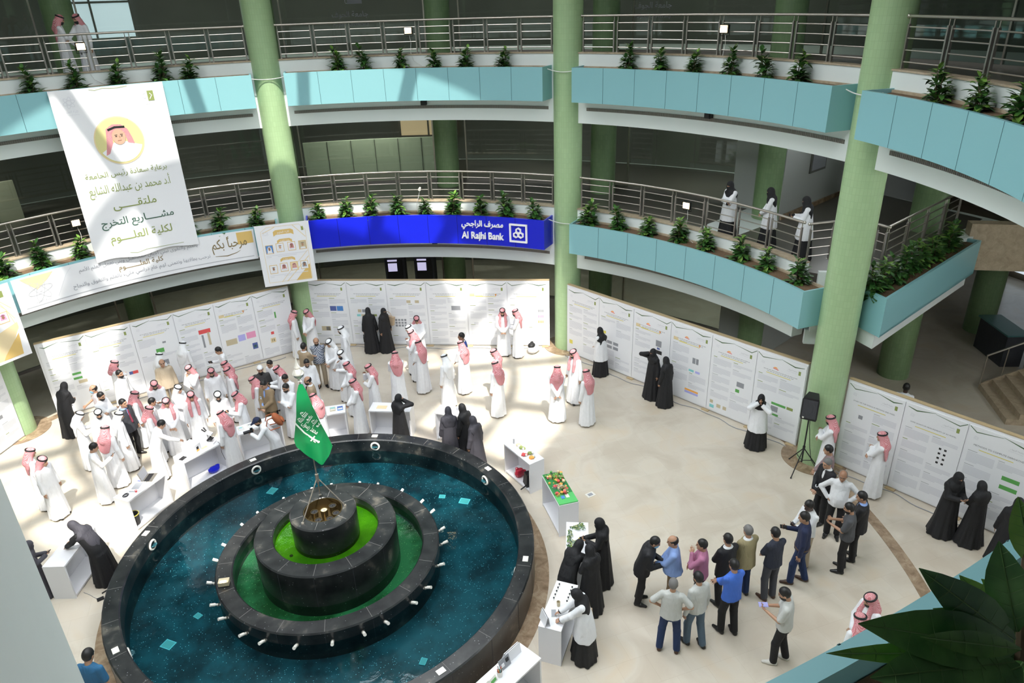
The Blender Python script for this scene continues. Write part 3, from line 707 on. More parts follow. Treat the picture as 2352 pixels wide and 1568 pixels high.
# little black loudspeakers under the planters
for a, z, w in ((25.56, 7.99, 'upper planter above the bank sign'), (69.45, 7.97, 'upper planter right of the middle column'), (25.56, 3.50, 'blue bank planter')):
    b = MB(); b.box((0, 0, 0), (0.17, 0.16, 0.13), 'black'); b.box((0, -0.085, 0), (0.14, 0.012, 0.10), 'shoe_black')
    tag(b.build('projector_box', loc=P(a, 11.86, z), rot=-math.radians(a)), 'small black box fixed under the ' + w, 'loudspeaker', 'black boxes under the planters')
# white cables slung across the columns
for (a0, a1, z, w) in ((-0.5, 6.5, 8.98, 'upper left column'), (45.0, 50.2, 9.0, 'upper part of the middle column'), (89.0, 94.5, 9.0, 'upper part of the right column'), (45.0, 50.5, 4.55, 'middle column at the bank sign')):
    pts = []
    for i in range(13):
        f = i / 12; pts.append(P(a0 + (a1 - a0) * f, 11.62, z - 0.10 * 4 * f * (1 - f)))
    b = MB(); b.tube(pts, 0.012, 'cable_white', 6); tag(b.build('power_cable', smooth=True), 'white cable slung across the ' + w, 'cable', 'white cables at the columns')
# ---------------------------------------------------------------- fountain
ft = thing('fountain', 'round black granite fountain in three tiers with blue and green water', 'fountain')
def ring(b, r0, r1, z0, z1, mt='black_granite', n=96, bev=0.025):
    b.lathe([(r1, z0), (r1, z1 - bev), (r1 - bev, z1), (r0 + bev, z1), (r0, z1 - bev), (r0, z0)], 0, 360, n, mt)
def joints(b, r0, r1, z, n, a0=0, wall=None):
    for i in range(n):
        a = a0 + 360.0 * i / n; c = P(a, (r0 + r1) / 2, z + 0.001); b.box(c, (0.008, r1 - r0 - 0.05, 0.003), 'hair_grey', -math.radians(a))
        if wall: c = P(a, r1, (wall + z) / 2); b.box(c, (0.008, 0.004, z - wall - 0.05), 'suit_grey', -math.radians(a))
b = MB(); ring(b, 3.93, 4.25, 0.0, 0.77); joints(b, 3.93, 4.25, 0.77, 28, 4, 0.02); b.build('outer_basin', ft, smooth=True)
b = MB(); b.lathe([(0.01, 0.01), (3.93, 0.01), (3.93, 0.06), (0.01, 0.06)], 0, 360, 64, 'pool_mosaic'); b.build('basin_floor', ft)
b = MB(); b.lathe([(3.935, 0.43), (2.25, 0.43)], 0, 360, 96, 'pool_water', False); b.build('pool_water', ft, fix=False)['kind'] = 'stuff'
b = MB(); ring(b, 1.92, 2.26, 0.05, 0.69); joints(b, 1.92, 2.26, 0.69, 16, 9, 0.1); b.build('middle_basin', ft, smooth=True)
b = MB(); b.lathe([(1.3, 0.06), (1.93, 0.06), (1.93, 0.26), (1.3, 0.26)], 0, 360, 64, 'ring_mosaic'); b.build('middle_basin_floor', ft)
b = MB(); b.lathe([(1.925, 0.50), (1.41, 0.50)], 0, 360, 72, 'ring_water', False); b.build('middle_water', ft, fix=False)
b = MB(); ring(b, 1.05, 1.42, 0.1, 1.25); joints(b, 1.05, 1.42, 1.25, 12, 16, 0.4); b.build('upper_basin', ft, smooth=True)
b = MB(); b.lathe([(0.5, 0.7), (1.06, 0.7), (1.06, 1.0), (0.5, 1.0)], 0, 360, 64, 'bowl_mosaic'); b.cyl((-0.75, -0.32, 1.0), 0.035, 0.01, 'black', 12); b.build('upper_basin_floor', ft)
b = MB(); b.lathe([(1.055, 1.08), (0.65, 1.08)], 0, 360, 64, 'bowl_water', False); b.build('upper_water', ft, fix=False)
b = MB(); ring(b, 0.375, 0.66, 0.8, 1.70); joints(b, 0.375, 0.66, 1.70, 6, 20); b.build('pedestal', ft, smooth=True)
b = MB(); b.lathe([(0.01, 1.40), (0.38, 1.40), (0.385, 1.69), (0.37, 1.69), (0.36, 1.43), (0.01, 1.42)], 0, 360, 40, 'brass_dark'); b.build('well_lining', ft, smooth=True)
for i, (x, y, h, lit) in enumerate(((-0.17, 0.08, .2, 0), (0.02, 0.02, .24, 1), (0.20, 0.12, .22, 0), (-0.12, -0.17, .17, 0), (0.10, -0.18, .15, 0), (0.24, -0.10, .19, 0))):
    b = MB(); b.lathe([(0.01, 0), (0.06, 0), (0.078, h), (0.066, h), (0.056, 0.05), (0.01, 0.05)], 0, 360, 20, 'brass_dark'); b.lathe([(0.01, h - .012), (0.065, h - .012)], 0, 360, 20, 'lamp_cap' if lit else 'black', False)
    mat('lamp_cap', (0.55, 0.46, 0.28), 0.35)
    b.build('underwater_lamp', ft, (x, y, 1.43), smooth=True)
for a in (-20.3, -63.5, 22.8, 71.2, 117.1, -109.7, 160, -150):
    b = MB(); b.box((0, 0, 0), (0.15, 0.11, 0.012), 'pearl'); b.box((0, 0, 0.006), (0.12, 0.08, 0.006), 'display_white'); b.build('rim_light', ft, P(a, 4.10, 0.775), -math.radians(a))
for a in (-20.6, -65.2, 23.2, 72.7, 120, 165, -110, -155):
    b = MB(); b.torus((0, 0, 0), 0.10, 0.025, 'pearl', 24, 8, Matrix.Rotation(PI / 2, 3, 'X')); b.lathe([(0.0, 0), (0.09, 0)], 0, 360, 20, 'pool_mosaic', False)
    b.build('return_inlet', ft, P(a, 3.925, 0.575), -math.radians(a), smooth=True)
for a, r in ((-18.1, 3.55), (60, 3.2), (69.2, 3.45), (-96, 2.7), (-104.7, 3.3), (157, 3.2)):
    s = 0.24 if r > 3.2 else 0.15
    b = MB(); b.box((0, 0, 0), (s, s * .8, 0.016), 'pic_teal'); b.box((0, 0, 0.009), (s * .85, s * .65, 0.004), 'pool_lamp'); mat('pool_lamp', (0.16, 0.42, 0.40), 0.4) if 'pool_lamp' not in M else None
    b.build('pool_light', ft, P(a, r, 0.069), 0.6 - math.radians(a))
b = MB(); b.tube([(0, 0, 0), (0, 0.10, 0.06)], 0.022, 'pearl', 10); b.tube([(0, 0.10, 0.06), (0, 0.19, 0.10)], 0.032, 'pearl', 10); b.tube([(0, 0.04, 0.02), (0, 0.06, 0.035)], 0.034, 'steel', 10)
nz = b.build('jet_nozzle', ft, smooth=True); first = True
for i in range(26):
    a = -172 + 360 * i / 26 + (i * 7 % 5 - 2)
    o = nz if first else dup(nz, parent=ft); first = False
    o.location = P(a, 2.25, 0.46); o.rotation_euler = (0, 0, -math.radians(a))
t = thing('fountain_lamp', 'small lit lamp box on the left rim of the middle fountain ring', 'lamp', P(-98, 2.09, 0.69), 1.4)
b = MB(); b.box((0, 0, 0.05), (0.14, 0.2, 0.10), 'pic_tan'); b.box((0, 0, 0.005), (0.16, 0.22, 0.01), 'black'); b.build('housing', t)
b = MB(); b.box((-0.04, 0.0, 0.104), (0.06, 0.12, 0.01), 'lamp_glow'); b.build('lens', t)

# ---------------------------------------------------------------- flag and its stand
st = thing('flag_stand', 'steel tripod with a pole and pointed silver finial standing on the fountain top', 'flag stand', (0, 0, 1.70))
b = MB(); b.tube([(0, 0, 0.62), (0, 0, 2.95)], 0.016, 'steel', 10); b.build('pole', st, smooth=True)
for x, y in ((-0.42, -0.30), (0.44, -0.05), (0.0, 0.48)):
    b = MB(); b.tube([(0, 0, 0.78), (x, y, 0.01)], 0.012, 'steel', 8); b.box((x, y, 0.01), (0.05, 0.05, 0.02), 'steel'); b.build('leg', st)
b = MB(); b.tube([(0, 0, 0.68), (0, 0, 0.86)], 0.035, 'steel', 10); b.build('collar', st)
b = MB(); b.lathe([(0.001, 2.93), (0.05, 2.95), (0.03, 3.0), (0.095, 3.06), (0.11, 3.11), (0.09, 3.16), (0.04, 3.20), (0.06, 3.24), (0.03, 3.29), (0.012, 3.40), (0.001, 3.62)], 0, 360, 20, 'finial', False); mat('finial', (0.75, 0.73, 0.68), 0.25, 0.7); 
b.build('finial', st, smooth=True)
FZ = [4.60, 4.45, 4.2, 4.0, 3.75, 3.5, 3.35, 3.2, 3.0, 2.90]
FL = [-0.03, -0.09, -0.14, -0.17, -0.23, -0.29, -0.27, -0.16, 0.03, 0.12]
FR = [0.04, 0.09, 0.13, 0.18, 0.24, 0.31, 0.35, 0.385, 0.30, 0.16]
def flag_y(x, z):
    f = min(1, max(0, (4.65 - z) / 1.2))
    return -0.05 - 0.10 * f - f * (0.030 * math.sin(13 * x + 2.2 * z) + 0.012 * math.sin(24 * x - 3 * z + 1) + 0.05 * math.cos(5 * x))
fl = thing('flag', 'green flag with white script and sword hanging folded above the fountain', 'flag', (0, 0, 2.9)); fo = Vector((0, 0, 2.9))
vs = []; nu = 22; zs = np.linspace(4.60, 2.90, 40)
for side in (0, 1):
    for z in zs:
        l = np.interp(-z, [-q for q in FZ], FL); r = np.interp(-z, [-q for q in FZ], FR)
        for i in range(nu):
            u = i / (nu - 1); x = l + (r - l) * u; y = flag_y(x, z)
            if side: y += 0.015 + 0.10 * math.sin(PI * u) * min(1, (4.65 - z))
            vs.append(Vector((x, y, z)) - fo)
n1 = len(zs) * nu; fs = []
for j in range(len(zs) - 1):
    for i in range(nu - 1):
        a = j * nu + i; fs.append((a, a + nu, a + nu + 1, a + 1)); fs.append((n1 + a, n1 + a + 1, n1 + a + nu + 1, n1 + a + nu))
for j in range(len(zs) - 1):
    a = j * nu; c = a + nu - 1; fs += [(a, n1 + a, n1 + a + nu, a + nu), (c, c + nu, n1 + c + nu, n1 + c)]
b = MB(); b.add(vs, fs, 'flag_green'); b.build('cloth', fl, smooth=True)
fc = Vector((0.06, 3.78)); fu = Vector((0.62, -0.78)).normalized(); fv = Vector((-fu.y, fu.x))
def flag_fn(u, v, d):
    q = fc + fu * u + fv * v; return Vector((q.x, flag_y(q.x, q.y) - 0.016, q.y)) - fo
b = MB()
text_on(b, 'لا إله إلا الله', 'flag_white', flag_fn, -0.09, 0.065, width=0.46, height=0.15, bold=0.012)
text_on(b, 'محمد رسول الله', 'flag_white', flag_fn, -0.03, -0.05, width=0.48, height=0.14, bold=0.012)
b.build('script', fl, fix=False)
b = MB()
stroke_on(b, 'flag_white', flag_fn, [(-0.30, -0.135), (-0.2, -0.165), (0.0, -0.18), (0.20, -0.175), (0.33, -0.165)], [0.008, 0.03, 0.032, 0.03, 0.03])
stroke_on(b, 'flag_white', flag_fn, [(0.20, -0.23), (0.205, -0.12)], 0.028); stroke_on(b, 'flag_white', flag_fn, [(0.24, -0.2), (0.30, -0.205)], 0.018); poly_on(b, 'flag_white', flag_fn, ell(0.34, -0.165, 0.024, 0.024, 12))
b.build('sword', fl, fix=False)

# ---------------------------------------------------------------- display walls with posters
def wall_frame(A, B_):
    A = Vector(A); B_ = Vector(B_); d = (B_ - A); L = d.length; d.normalize(); n = Vector((d.y, -d.x))
    return A, d, n, L
def display_wall(label, A, B_, h=2.40):
    A, d, n, L = wall_frame(A, B_)
    t = thing('display_wall', label, 'display wall', (A.x, A.y, 0), math.atan2(d.y, d.x), 'white poster walls around the atrium')
    k = max(1, round(L / 1.37))
    b = MB(); b.box((L / 2, 0.05, h / 2 + 0.01), (L, 0.09, h - 0.02), 'white_board'); b.build('board', t)
    b = MB(); b.box((L / 2, 0.06, h + 0.006), (L, 0.11, 0.03), 'edge_wood'); b.build('top_rail', t)
    for i in range(k + 1):
        b = MB(); b.box((min(L - .05, max(.05, L * i / k)), 0.12, h / 2), (0.06, 0.07, h), 'edge_wood'); b.build('post', t)
        b = MB(); b.box((min(L - .15, max(.15, L * i / k)), 0.05, 0.012), (0.22, 0.30, 0.024), 'edge_wood'); b.build('foot', t)
    return A, d, n, L
def rows(b, fn, u0, u1, v1, n, mt='ink_pale', gap=0.032, h=0.020, seed=0):
    r_ = random.Random(seed)
    for i in range(n):
        w = (u1 - u0) * (1 if i < n - 1 else r_.uniform(.4, .8)); quad_on(b, mt, fn, u0, v1 - gap * i - h, u0 + w, v1 - gap * i)
def poster(fr, u0, w, idx, label, pics=(), extras=(), title=None, h=2.36, bot=0.06):
    A, d, n, L = fr; r_ = random.Random(idx * 31 + 5)
    base = A + d * (u0 + w / 2)
    t = thing('poster', label, 'poster', (base.x, base.y, bot), math.atan2(d.y, d.x), 'printed posters on the white walls')
    def fn(u, v, q): return Vector((u - w / 2, -0.018 - 0.0015 - q, v - bot))
    b = MB(); b.box((0, -0.009, (h - bot) / 2), (w - 0.012, 0.018, h - bot), 'white_sheet'); sheet = b.build('sheet', t)
    b = MB()
    m = (lambda x: x) if idx % 2 else (lambda x: w - x)
    stroke_on(b, 'olive_dark', fn, [(m(0.02), 2.34), (m(0.16), 2.235), (m(0.66), 2.31)], [0.016, 0.022, 0.006]); stroke_on(b, 'olive_dark', fn, [(m(0.66), 2.33), (m(1.05), 2.235), (m(w - .06), 2.28)], [0.006, 0.03, 0.012])
    quad_on(b, 'moss', fn, w - 0.20, 2.05, w - 0.14, 2.16)
    text_on(b, 'جامعة الجوف', 'ink_grey', fn, w - 0.24, 2.125, height=0.045, align='r'); text_on(b, 'Al-Jouf University', 'ink_pale', fn, w - 0.24, 2.07, height=0.035, align='r')
    stroke_on(b, 'ink_pale', fn, ell(0.18, 2.10, 0.05, 0.02, 16, 0.5), 0.006, True); stroke_on(b, 'ink_pale', fn, ell(0.18, 2.10, 0.05, 0.02, 16, -0.9), 0.006, True)
    if title:
        text_on(b, title, 'ink_dark', fn, w / 2, 1.93, width=w * 0.74)
    else:
        for q in range(2):
            u = w * 0.16 + q * 0.1
            while u < w * 0.84 - q * 0.1:
                ww = r_.uniform(.03, .09); quad_on(b, 'ink_grey', fn, u, 1.925 - 0.045 * q, min(u + ww, w * .86), 1.945 - 0.045 * q); u += ww + 0.014
    quad_on(b, 'yellow', fn, w * 0.22, 1.835, w * 0.72, 1.852)
    v = 1.76; cols = ((0.09, w / 2 - 0.03), (w / 2 + 0.03, w - 0.09))
    for ci, (a, c) in enumerate(cols):
        v = 1.76
        while v > 0.28:
            k = r_.randint(3, 8)
            if not any(p[0] < c and p[2] > a and p[1] < v and p[3] > v - 0.032 * k - .06 for p in pics):
                quad_on(b, 'ink_grey' if r_.random() < .6 else 'moss', fn, a, v, a + r_.uniform(.1, .2), v + 0.016)
                rows(b, fn, a, c, v - 0.025, k, 'ink_pale', seed=r_.random())
            v -= 0.032 * k + r_.uniform(.07, .12)
    b.build('printed_text', sheet, fix=False)
    for p in pics:
        b = MB(); quad_on(b, p[4], fn, *p[:4]); b.build('picture_print', sheet, fix=False)
    if extras:
        for e in extras:
            b = MB()
            if e == 'arc':
                poly_on(b, 'pic_orange', fn, ell(w * .40, 2.03, .055, .035, 14, 0, 0, PI)); stroke_on(b, 'pic_red', fn, [(w * .40 - .07, 2.02), (w * .40 + .08, 2.0)], .02)
            if e == 'bulb': poly_on(b, 'pic_orange', fn, ell(w * .72, 1.91, .03, .035, 12)); quad_on(b, 'pic_red', fn, w * .72 - .012, 1.86, w * .72 + .012, 1.885)
            if e == 'tag': quad_on(b, 'gold_pale', fn, .1, 1.86, .26, 1.95); quad_on(b, 'yellow', fn, .1, 1.855, .55, 1.87)
            b.build('logo_print', sheet, fix=False)
    return t
W0 = display_wall('white poster wall at the left edge beyond the left column', (-8.75, 6.75), (-7.66, 8.80))
W1 = display_wall('long white poster wall behind the crowd at the left', (-6.95, 9.62), (0.16, 11.48))
W2 = display_wall('white poster wall under the blue bank sign', (0.75, 11.75), (8.32, 8.36))
W3 = display_wall('white poster wall between the middle column and the loudspeaker', (8.70, 7.75), (12.0, 0.28), 2.42)
W4 = display_wall('white poster wall at the right edge beyond the loudspeaker', (12.38, -0.68), (13.98, -4.66), 2.42)
# (u offset, width, pics (u0,v0,u1,v1,material), extras, label)
def grid(u, v, nx, ny, s, g, mt): return [(u + i * (s + g), v + j * (s + g), u + i * (s + g) + s, v + j * (s + g) + s, mt) for i in range(nx) for j in range(ny)]
poster(W0, 0.02, 1.14, 1, 'poster with a pink and a grey map at the left edge of the picture', [(.62, 1.05, .82, 1.2, 'pic_pink'), (.70, .78, .85, .9, 'pic_grey'), (.85, .74, .93, .82, 'pic_violet')])
poster(W0, 1.17, 1.13, 2, 'poster right of the one with pink map, next to the left column', [(.5, .9, .7, 1.0, 'pic_grey')])
DL = [('poster with two green bars, first from the left on the left wall', [(.62, 1.2, .85, 1.27, 'pic_green'), (.62, 1.05, .85, 1.12, 'pic_green'), (.72, .9, .95, 1.0, 'pic_tan'), (.15, .25, .38, .38, 'pic_grey'), (.9, .25, 1.1, .42, 'pic_tan')], ()),
      ('text covered poster behind the bald visitor with a face mask', [(.95, .75, 1.1, .85, 'pic_red'), (.85, .75, .95, .85, 'pic_navy')], ()),
      ('poster with a green field picture behind the visitor in a beige robe', [(.5, .55, .78, .75, 'pic_tan'), (.55, .78, .8, .95, 'pic_grey'), (.45, .35, .85, .42, 'pic_blue'), (.52, 1.22, .75, 1.36, 'pic_green'), (.75, 1.5, .85, 1.56, 'pic_grey')], ()),
      ('poster with a red banner picture and grey strips', [(.62, 1.48, .98, 1.62, 'pic_red'), (.68, 1.0, .74, 1.44, 'pic_grey'), (.86, 1.05, .93, 1.5, 'pic_tan')], ()),
      ('poster with violet and pink shapes and a tan map', [(.15, .85, .5, 1.05, 'pic_tan'), (.55, .9, .78, 1.12, 'pic_violet'), (.82, .92, 1.12, 1.14, 'pic_pink'), (.95, .5, 1.12, .72, 'pic_navy'), (.99, .55, 1.08, .64, 'pic_green')], ('tag', 'bulb')),
      ('poster beside the left middle column with a green bar', [(.62, 1.4, .67, 1.62, 'pic_green'), (.35, .55, .52, .72, 'gold_pale'), (.39, .59, .42, .68, 'black'), (.45, .59, .48, .68, 'black'), (.4, .85, .5, .95, 'pic_red')], ())]
for i, (lb, pc, ex) in enumerate(DL): poster(W1, 0.05 + 1.215 * i, 1.21, 10 + i, lb, pc, ex)
DL = [('poster with two blue pictures left of the two black robed visitors', [(.70, 1.3, .92, 1.48, 'pic_navy'), (.94, 1.3, 1.16, 1.48, 'pic_blue'), (.3, .55, .62, .72, 'pic_tan'), (.46, .56, .6, .7, 'pic_grey')], ()),
      ('poster half hidden by the two black robed visitors', [(.3, 1.25, .42, 1.36, 'pic_tan'), (.45, 1.25, .57, 1.36, 'pic_grey'), (.25, 1.1, .38, 1.18, 'pic_teal'), (.4, 1.1, .6, 1.18, 'pic_tan'), (.65, 1.1, .95, 1.18, 'moss')], ()),
      ('poster with a grid of small grey pictures and two photos near the top', [(.66, 1.6, .80, 1.7, 'pic_tan'), (.95, 1.6, 1.09, 1.7, 'pic_tan')] + grid(.2, .72, 4, 3, .075, .03, 'pic_grey'), ()),
      ('poster with one plain grey picture under the bank sign', [(.82, 1.34, 1.13, 1.5, 'pic_grey')], ()),
      ('poster behind the pair of sunlit robed visitors', [(.2, .8, .35, .9, 'ink_pale')], ('tag', 'bulb')),
      ('poster with grey, pink and orange bar charts beside the middle green column', [(1.02 + .05 * i, v, 1.05 + .05 * i, v + .09, m_) for i in range(4) for v, m_ in ((1.28, 'pic_grey'), (1.08, 'pic_pink'), (.88, 'pic_orange'))], ())]
for i, (lb, pc, ex) in enumerate(DL): poster(W2, 0.04 + 1.37 * i, 1.36, 20 + i, lb, pc, ex)
DL = [('poster with a small green square at its foot, nearest the middle column', [(.1, .38, .24, .52, 'yellow')], ()),
      ('poster half hidden behind the visitor in a white coat and long black veil', [(.35, .92, .55, 1.02, 'pic_grey'), (.60, .92, .8, 1.02, 'pic_grey'), (.35, .76, .55, .86, 'pic_grey'), (.6, .76, .8, .86, 'pic_grey'), (.2, 1.2, .3, 1.3, 'yellow')], ('arc',)),
      ('poster with grey and blue pictures above the two black robed visitors', [(.85, 1.42, 1.05, 1.62, 'pic_grey'), (.9, 1.33, 1.0, 1.39, 'pic_navy'), (.85, 1.18, 1.08, 1.3, 'black'), (.3, .95, .5, 1.0, 'yellow')], ('arc', 'tag', 'bulb')),
      ('poster with teal ovals and an orange strip, right of the two black robed visitors', [(.78, 1.3, .88, 1.48, 'pic_grey'), (.9, 1.3, .98, 1.48, 'pic_grey'), (.68, 1.02, .85, 1.09, 'pic_teal'), (.9, 1.02, 1.05, 1.09, 'pic_violet'), (.6, .38, 1.05, .44, 'pic_orange'), (.6, .3, 1.05, .37, 'pic_violet')], ('arc', 'tag', 'bulb')),
      ('poster with a dark photo and a small green tree', [(.86, 1.1, 1.08, 1.25, 'pic_grey'), (.84, .92, .96, 1.02, 'pic_green'), (.1, .3, .2, .4, 'pic_tan'), (.32, .22, .45, .33, 'pic_tan'), (.52, .22, .63, .33, 'pic_tan'), (.1, .15, .24, .25, 'pic_teal')], ('arc',)),
      ('poster with dark green charts behind the coated visitor holding hands to the face', [(.55, .98, .95, 1.05, 'pic_green'), (.55, .78, .75, .94, 'pic_grey'), (.98, .98, 1.15, 1.06, 'moss'), (.55, .66, .78, .72, 'pic_green')], ('arc',))]
for i, (lb, pc, ex) in enumerate(DL): poster(W3, 0.03 + 1.355 * i, 1.35, 30 + i, lb, pc, ex)
def spots(u, v): return [(u + .11 * (i % 2), v - .12 * (i // 2), u + .05 + .11 * (i % 2), v + .05 - .12 * (i // 2), 'black') for i in range(8)]
DL = [('poster behind the folded arms visitors, left on the right hand wall', [(.35, 1.5, .45, 1.6, 'pic_grey')], (), 'STUDY OF THE MODULUS METHODS AND FIXED'),
      ('poster with two columns of black spots on the right hand wall', spots(.86, 1.5), (), 'SOME QUANTUM MEASUREMENTS OF XX MODEL'),
      ('poster with two green bars behind the black robed visitor at the right', [(.82, 1.36, 1.15, 1.46, 'pic_green'), (.82, 1.14, 1.15, 1.24, 'pic_green')], (), 'METHODS TO COMPUTE DERIVATIVES')]
for i, (lb, pc, ex, ti) in enumerate(DL): poster(W4, 0.03 + 1.31 * i - (0.0 if i < 2 else 0.0), 1.30, 41 + i, lb, pc, ex, ti)
for i, (w, u0, u1) in enumerate(((W1, .3, 6.8), (W2, .2, 7.9), (W3, .2, 8.0), (W4, .2, 3.4))):
    A, d, n, L = w; pts = []
    for k in range(40):
        u = u0 + (u1 - u0) * k / 39; q = A + d * u + n * (0.23 + 0.06 * math.sin(u * 3.1) + 0.03 * math.sin(u * 7)); pts.append((q.x, q.y, 0.014))
    b = MB(); b.tube(pts, 0.010, 'pic_grey', 6); tag(b.build('power_cable', smooth=True), 'thin grey cable lying along the foot of the ' + ('left wall', 'wall under the bank sign', 'wall right of the middle column', 'right hand wall')[i], 'cable', 'cables along the walls')

# ---------------------------------------------------------------- banners
def portrait(b, fn, u, v, w, h, bg='white_sheet', hd='ghutra_red', fc_='skin_c', by='thobe', fr='gold'):
    quad_on(b, fr, fn, u - w / 2, v - h / 2, u + w / 2, v + h / 2)
    f2 = lambda x, y, q: fn(x, y, q + .001); f3 = lambda x, y, q: fn(x, y, q + .002); f4 = lambda x, y, q: fn(x, y, q + .003)
    quad_on(b, bg, f2, u - w * .44, v - h * .44, u + w * .44, v + h * .44)
    poly_on(b, by, f3, [(u - w * .36, v - h * .44), (u + w * .36, v - h * .44), (u + w * .26, v - h * .2), (u, v - h * .1), (u - w * .26, v - h * .2)])
    poly_on(b, hd, f3, ell(u, v + h * .08, w * .25, h * .27, 18)); poly_on(b, hd, f3, [(u - w * .25, v + h * .05), (u - w * .3, v - h * .22), (u + w * .3, v - h * .22), (u + w * .25, v + h * .05)])
    poly_on(b, fc_, f4, ell(u, v + h * .03, w * .14, h * .17, 16)); stroke_on(b, 'black', f4, [(u - w * .2, v + h * .2), (u, v + h * .235), (u + w * .2, v + h * .2)], h * .05)
# tall white banner
A3 = P(-25.82, 11.2, 0); B3 = P(-11.35, 11.2, 0); bd = (B3 - A3); BL = bd.length; bd.normalize(); bn = Vector((bd.y, -bd.x, 0))
bt = thing('hanging_banner', 'tall white banner with a round portrait and green lettering hung from the upper balcony', 'banner', (A3.x, A3.y, 4.40), math.atan2(bd.y, bd.x))
def bw(u, v): return -0.03 - 0.006 * math.sin(u * 3.2 + 0.4) * (0.4 + (9.05 - v) / 4)
def bfn(u, v, q): return Vector((u, bw(u, v) - 0.010 - q, v - 4.40))
b = MB(); vs = []; nu, nv = 28, 30
for s in (0, 1):
    for j in range(nv + 1):
        for i in range(nu + 1):
            u = BL * i / nu; v = 9.06 - 4.66 * j / nv + (0.05 * math.sin(u * 4) if j == nv else 0) - (0.10 * (1 - u / BL) if j == nv else 0) * 0
            vs.append((u, bw(u, v) + 0.006 * s, v - 4.40))
N1 = (nu + 1) * (nv + 1); fs = []
for j in range(nv):
    for i in range(nu):
        a = j * (nu + 1) + i; fs += [(a, a + nu + 1, a + nu + 2, a + 1), (N1 + a, N1 + a + 1, N1 + a + nu + 2, N1 + a + nu + 1)]
for j in range(nv):
    a = j * (nu + 1); c = a + nu; fs += [(a, N1 + a, N1 + a + nu + 1, a + nu + 1), (c, c + nu + 1, N1 + c + nu + 1, N1 + c)]
b.add(vs, fs, 'white_sheet'); b.build('cloth', bt, smooth=True)
b = MB(); cx, cv = 1.385, 7.65
poly_on(b, 'gold_pale', bfn, ell(cx, cv, .63, .64, 48)); f2 = lambda x, y, q: bfn(x, y, .006 + q); f3 = lambda x, y, q: bfn(x, y, .012 + q); f4 = lambda x, y, q: bfn(x, y, .018 + q); f5 = lambda x, y, q: bfn(x, y, .024 + q)
poly_on(b, 'pale_lime', f2, ell(cx, cv, .60, .61, 48)); mat('pale_lime', (0.70, 0.66, 0.30), .6)
for q in range(9): quad_on(b, 'yellow' if q % 3 else 'olive', f2, cx - .36 + .08 * q, cv + .40 + .02 * (q % 2), cx - .31 + .08 * q, cv + .47 + .03 * (q % 3))
poly_on(b, 'thobe', f3, [(cx + .57 * math.cos(t), cv + .58 * math.sin(t)) for t in np.linspace(math.radians(-152), math.radians(-18), 20)] + [(cx + .42, cv - .14), (cx + .1, cv - .02), (cx - .15, cv - .04), (cx - .38, cv - .2)])
poly_on(b, 'ghutra_red', f4, [(cx - .28, cv + .33), (cx - .1, cv + .44), (cx + .12, cv + .42), (cx + .26, cv + .28), (cx + .33, cv + .05), (cx + .36, cv - .12), (cx + .2, cv - .08), (cx + .16, cv + .2), (cx - .16, cv + .2), (cx - .18, cv - .05), (cx - .32, cv - .32), (cx - .42, cv - .36), (cx - .34, cv - .05)])
poly_on(b, 'skin_c', f5, ell(cx + .0, cv + .10, .17, .21, 22)); stroke_on(b, 'black', f5, [(cx - .24, cv + .30), (cx - .05, cv + .36), (cx + .2, cv + .345)], .055)
stroke_on(b, 'hair_black', lambda x, y, q: bfn(x, y, .028), [(cx - .1, cv + .15), (cx - .03, cv + .155)], .014); stroke_on(b, 'hair_black', lambda x, y, q: bfn(x, y, .028), [(cx + .04, cv + .16), (cx + .11, cv + .155)], .014); [poly_on(b, 'hair_black', lambda x, y, q: bfn(x, y, .028), ell(cx + e_, cv + .115, .026, .012, 10)) for e_ in (-.065, .075)]; stroke_on(b, 'lip', lambda x, y, q: bfn(x, y, .028), [(cx - .05, cv + .0), (cx + .05, cv + .005)], .016); stroke_on(b, 'skin_b', lambda x, y, q: bfn(x, y, .028), [(cx + .01, cv + .13), (cx + .025, cv + .06)], .014)
b.build('portrait_print', bt, fix=False)
def line(t, o=None, *a, **k):
    b = MB(); text_on(b, *a, **k); return b.build('lettering', t, -o if o is not None else (0, 0, 0), fix=False)
line(bt, None, 'برعاية سعادة رئيس الجامعة', 'moss', bfn, 1.36, 6.78, width=2.12, bold=.004)
line(bt, None, 'أ.د محمد بن عبدالله الشايع', 'moss', bfn, 1.36, 6.38, width=2.14, height=.42)
line(bt, None, 'ملتقـــــى', 'moss', bfn, 1.36, 5.90, width=1.15, bold=.006)
line(bt, None, 'مشـــــاريع التخرج', 'ink_green', bfn, 1.34, 5.42, width=1.95, bold=.008)
line(bt, None, 'لكلية العلــــوم', 'moss', bfn, 1.33, 4.97, width=1.68, bold=.008)
b = MB()
for q in range(3): stroke_on(b, 'ink_pale', bfn, ell(.42, 8.74, .15, .05, 24, q * PI / 3 + .3), .010, True)
text_on(b, 'كلية العلوم', 'ink_pale', bfn, .42, 8.5, width=.34); text_on(b, 'College of Science', 'ink_pale', bfn, .42, 8.43, width=.34)
quad_on(b, 'moss', bfn, 2.36, 8.60, 2.52, 8.86); stroke_on(b, 'white_sheet', f2, [(2.40, 8.64), (2.47, 8.74), (2.42, 8.8)], .02); stroke_on(b, 'ink_pale', bfn, ell(2.28, 8.74, .06, .06, 12), .012, True)
text_on(b, 'جامعة الجوف', 'ink_grey', bfn, 2.40, 8.53, width=.38); text_on(b, 'Al-Jouf University', 'ink_pale', bfn, 2.40, 8.46, width=.38)
stroke_on(b, 'moss', bfn, [(.95, 9.02), (1.1, 8.99), (1.3, 9.03), (1.55, 9.0), (1.9, 9.03)], .012); stroke_on(b, 'moss', bfn, [(.9, 4.52), (1.1, 4.47), (1.35, 4.52), (2.4, 4.5)], .012)
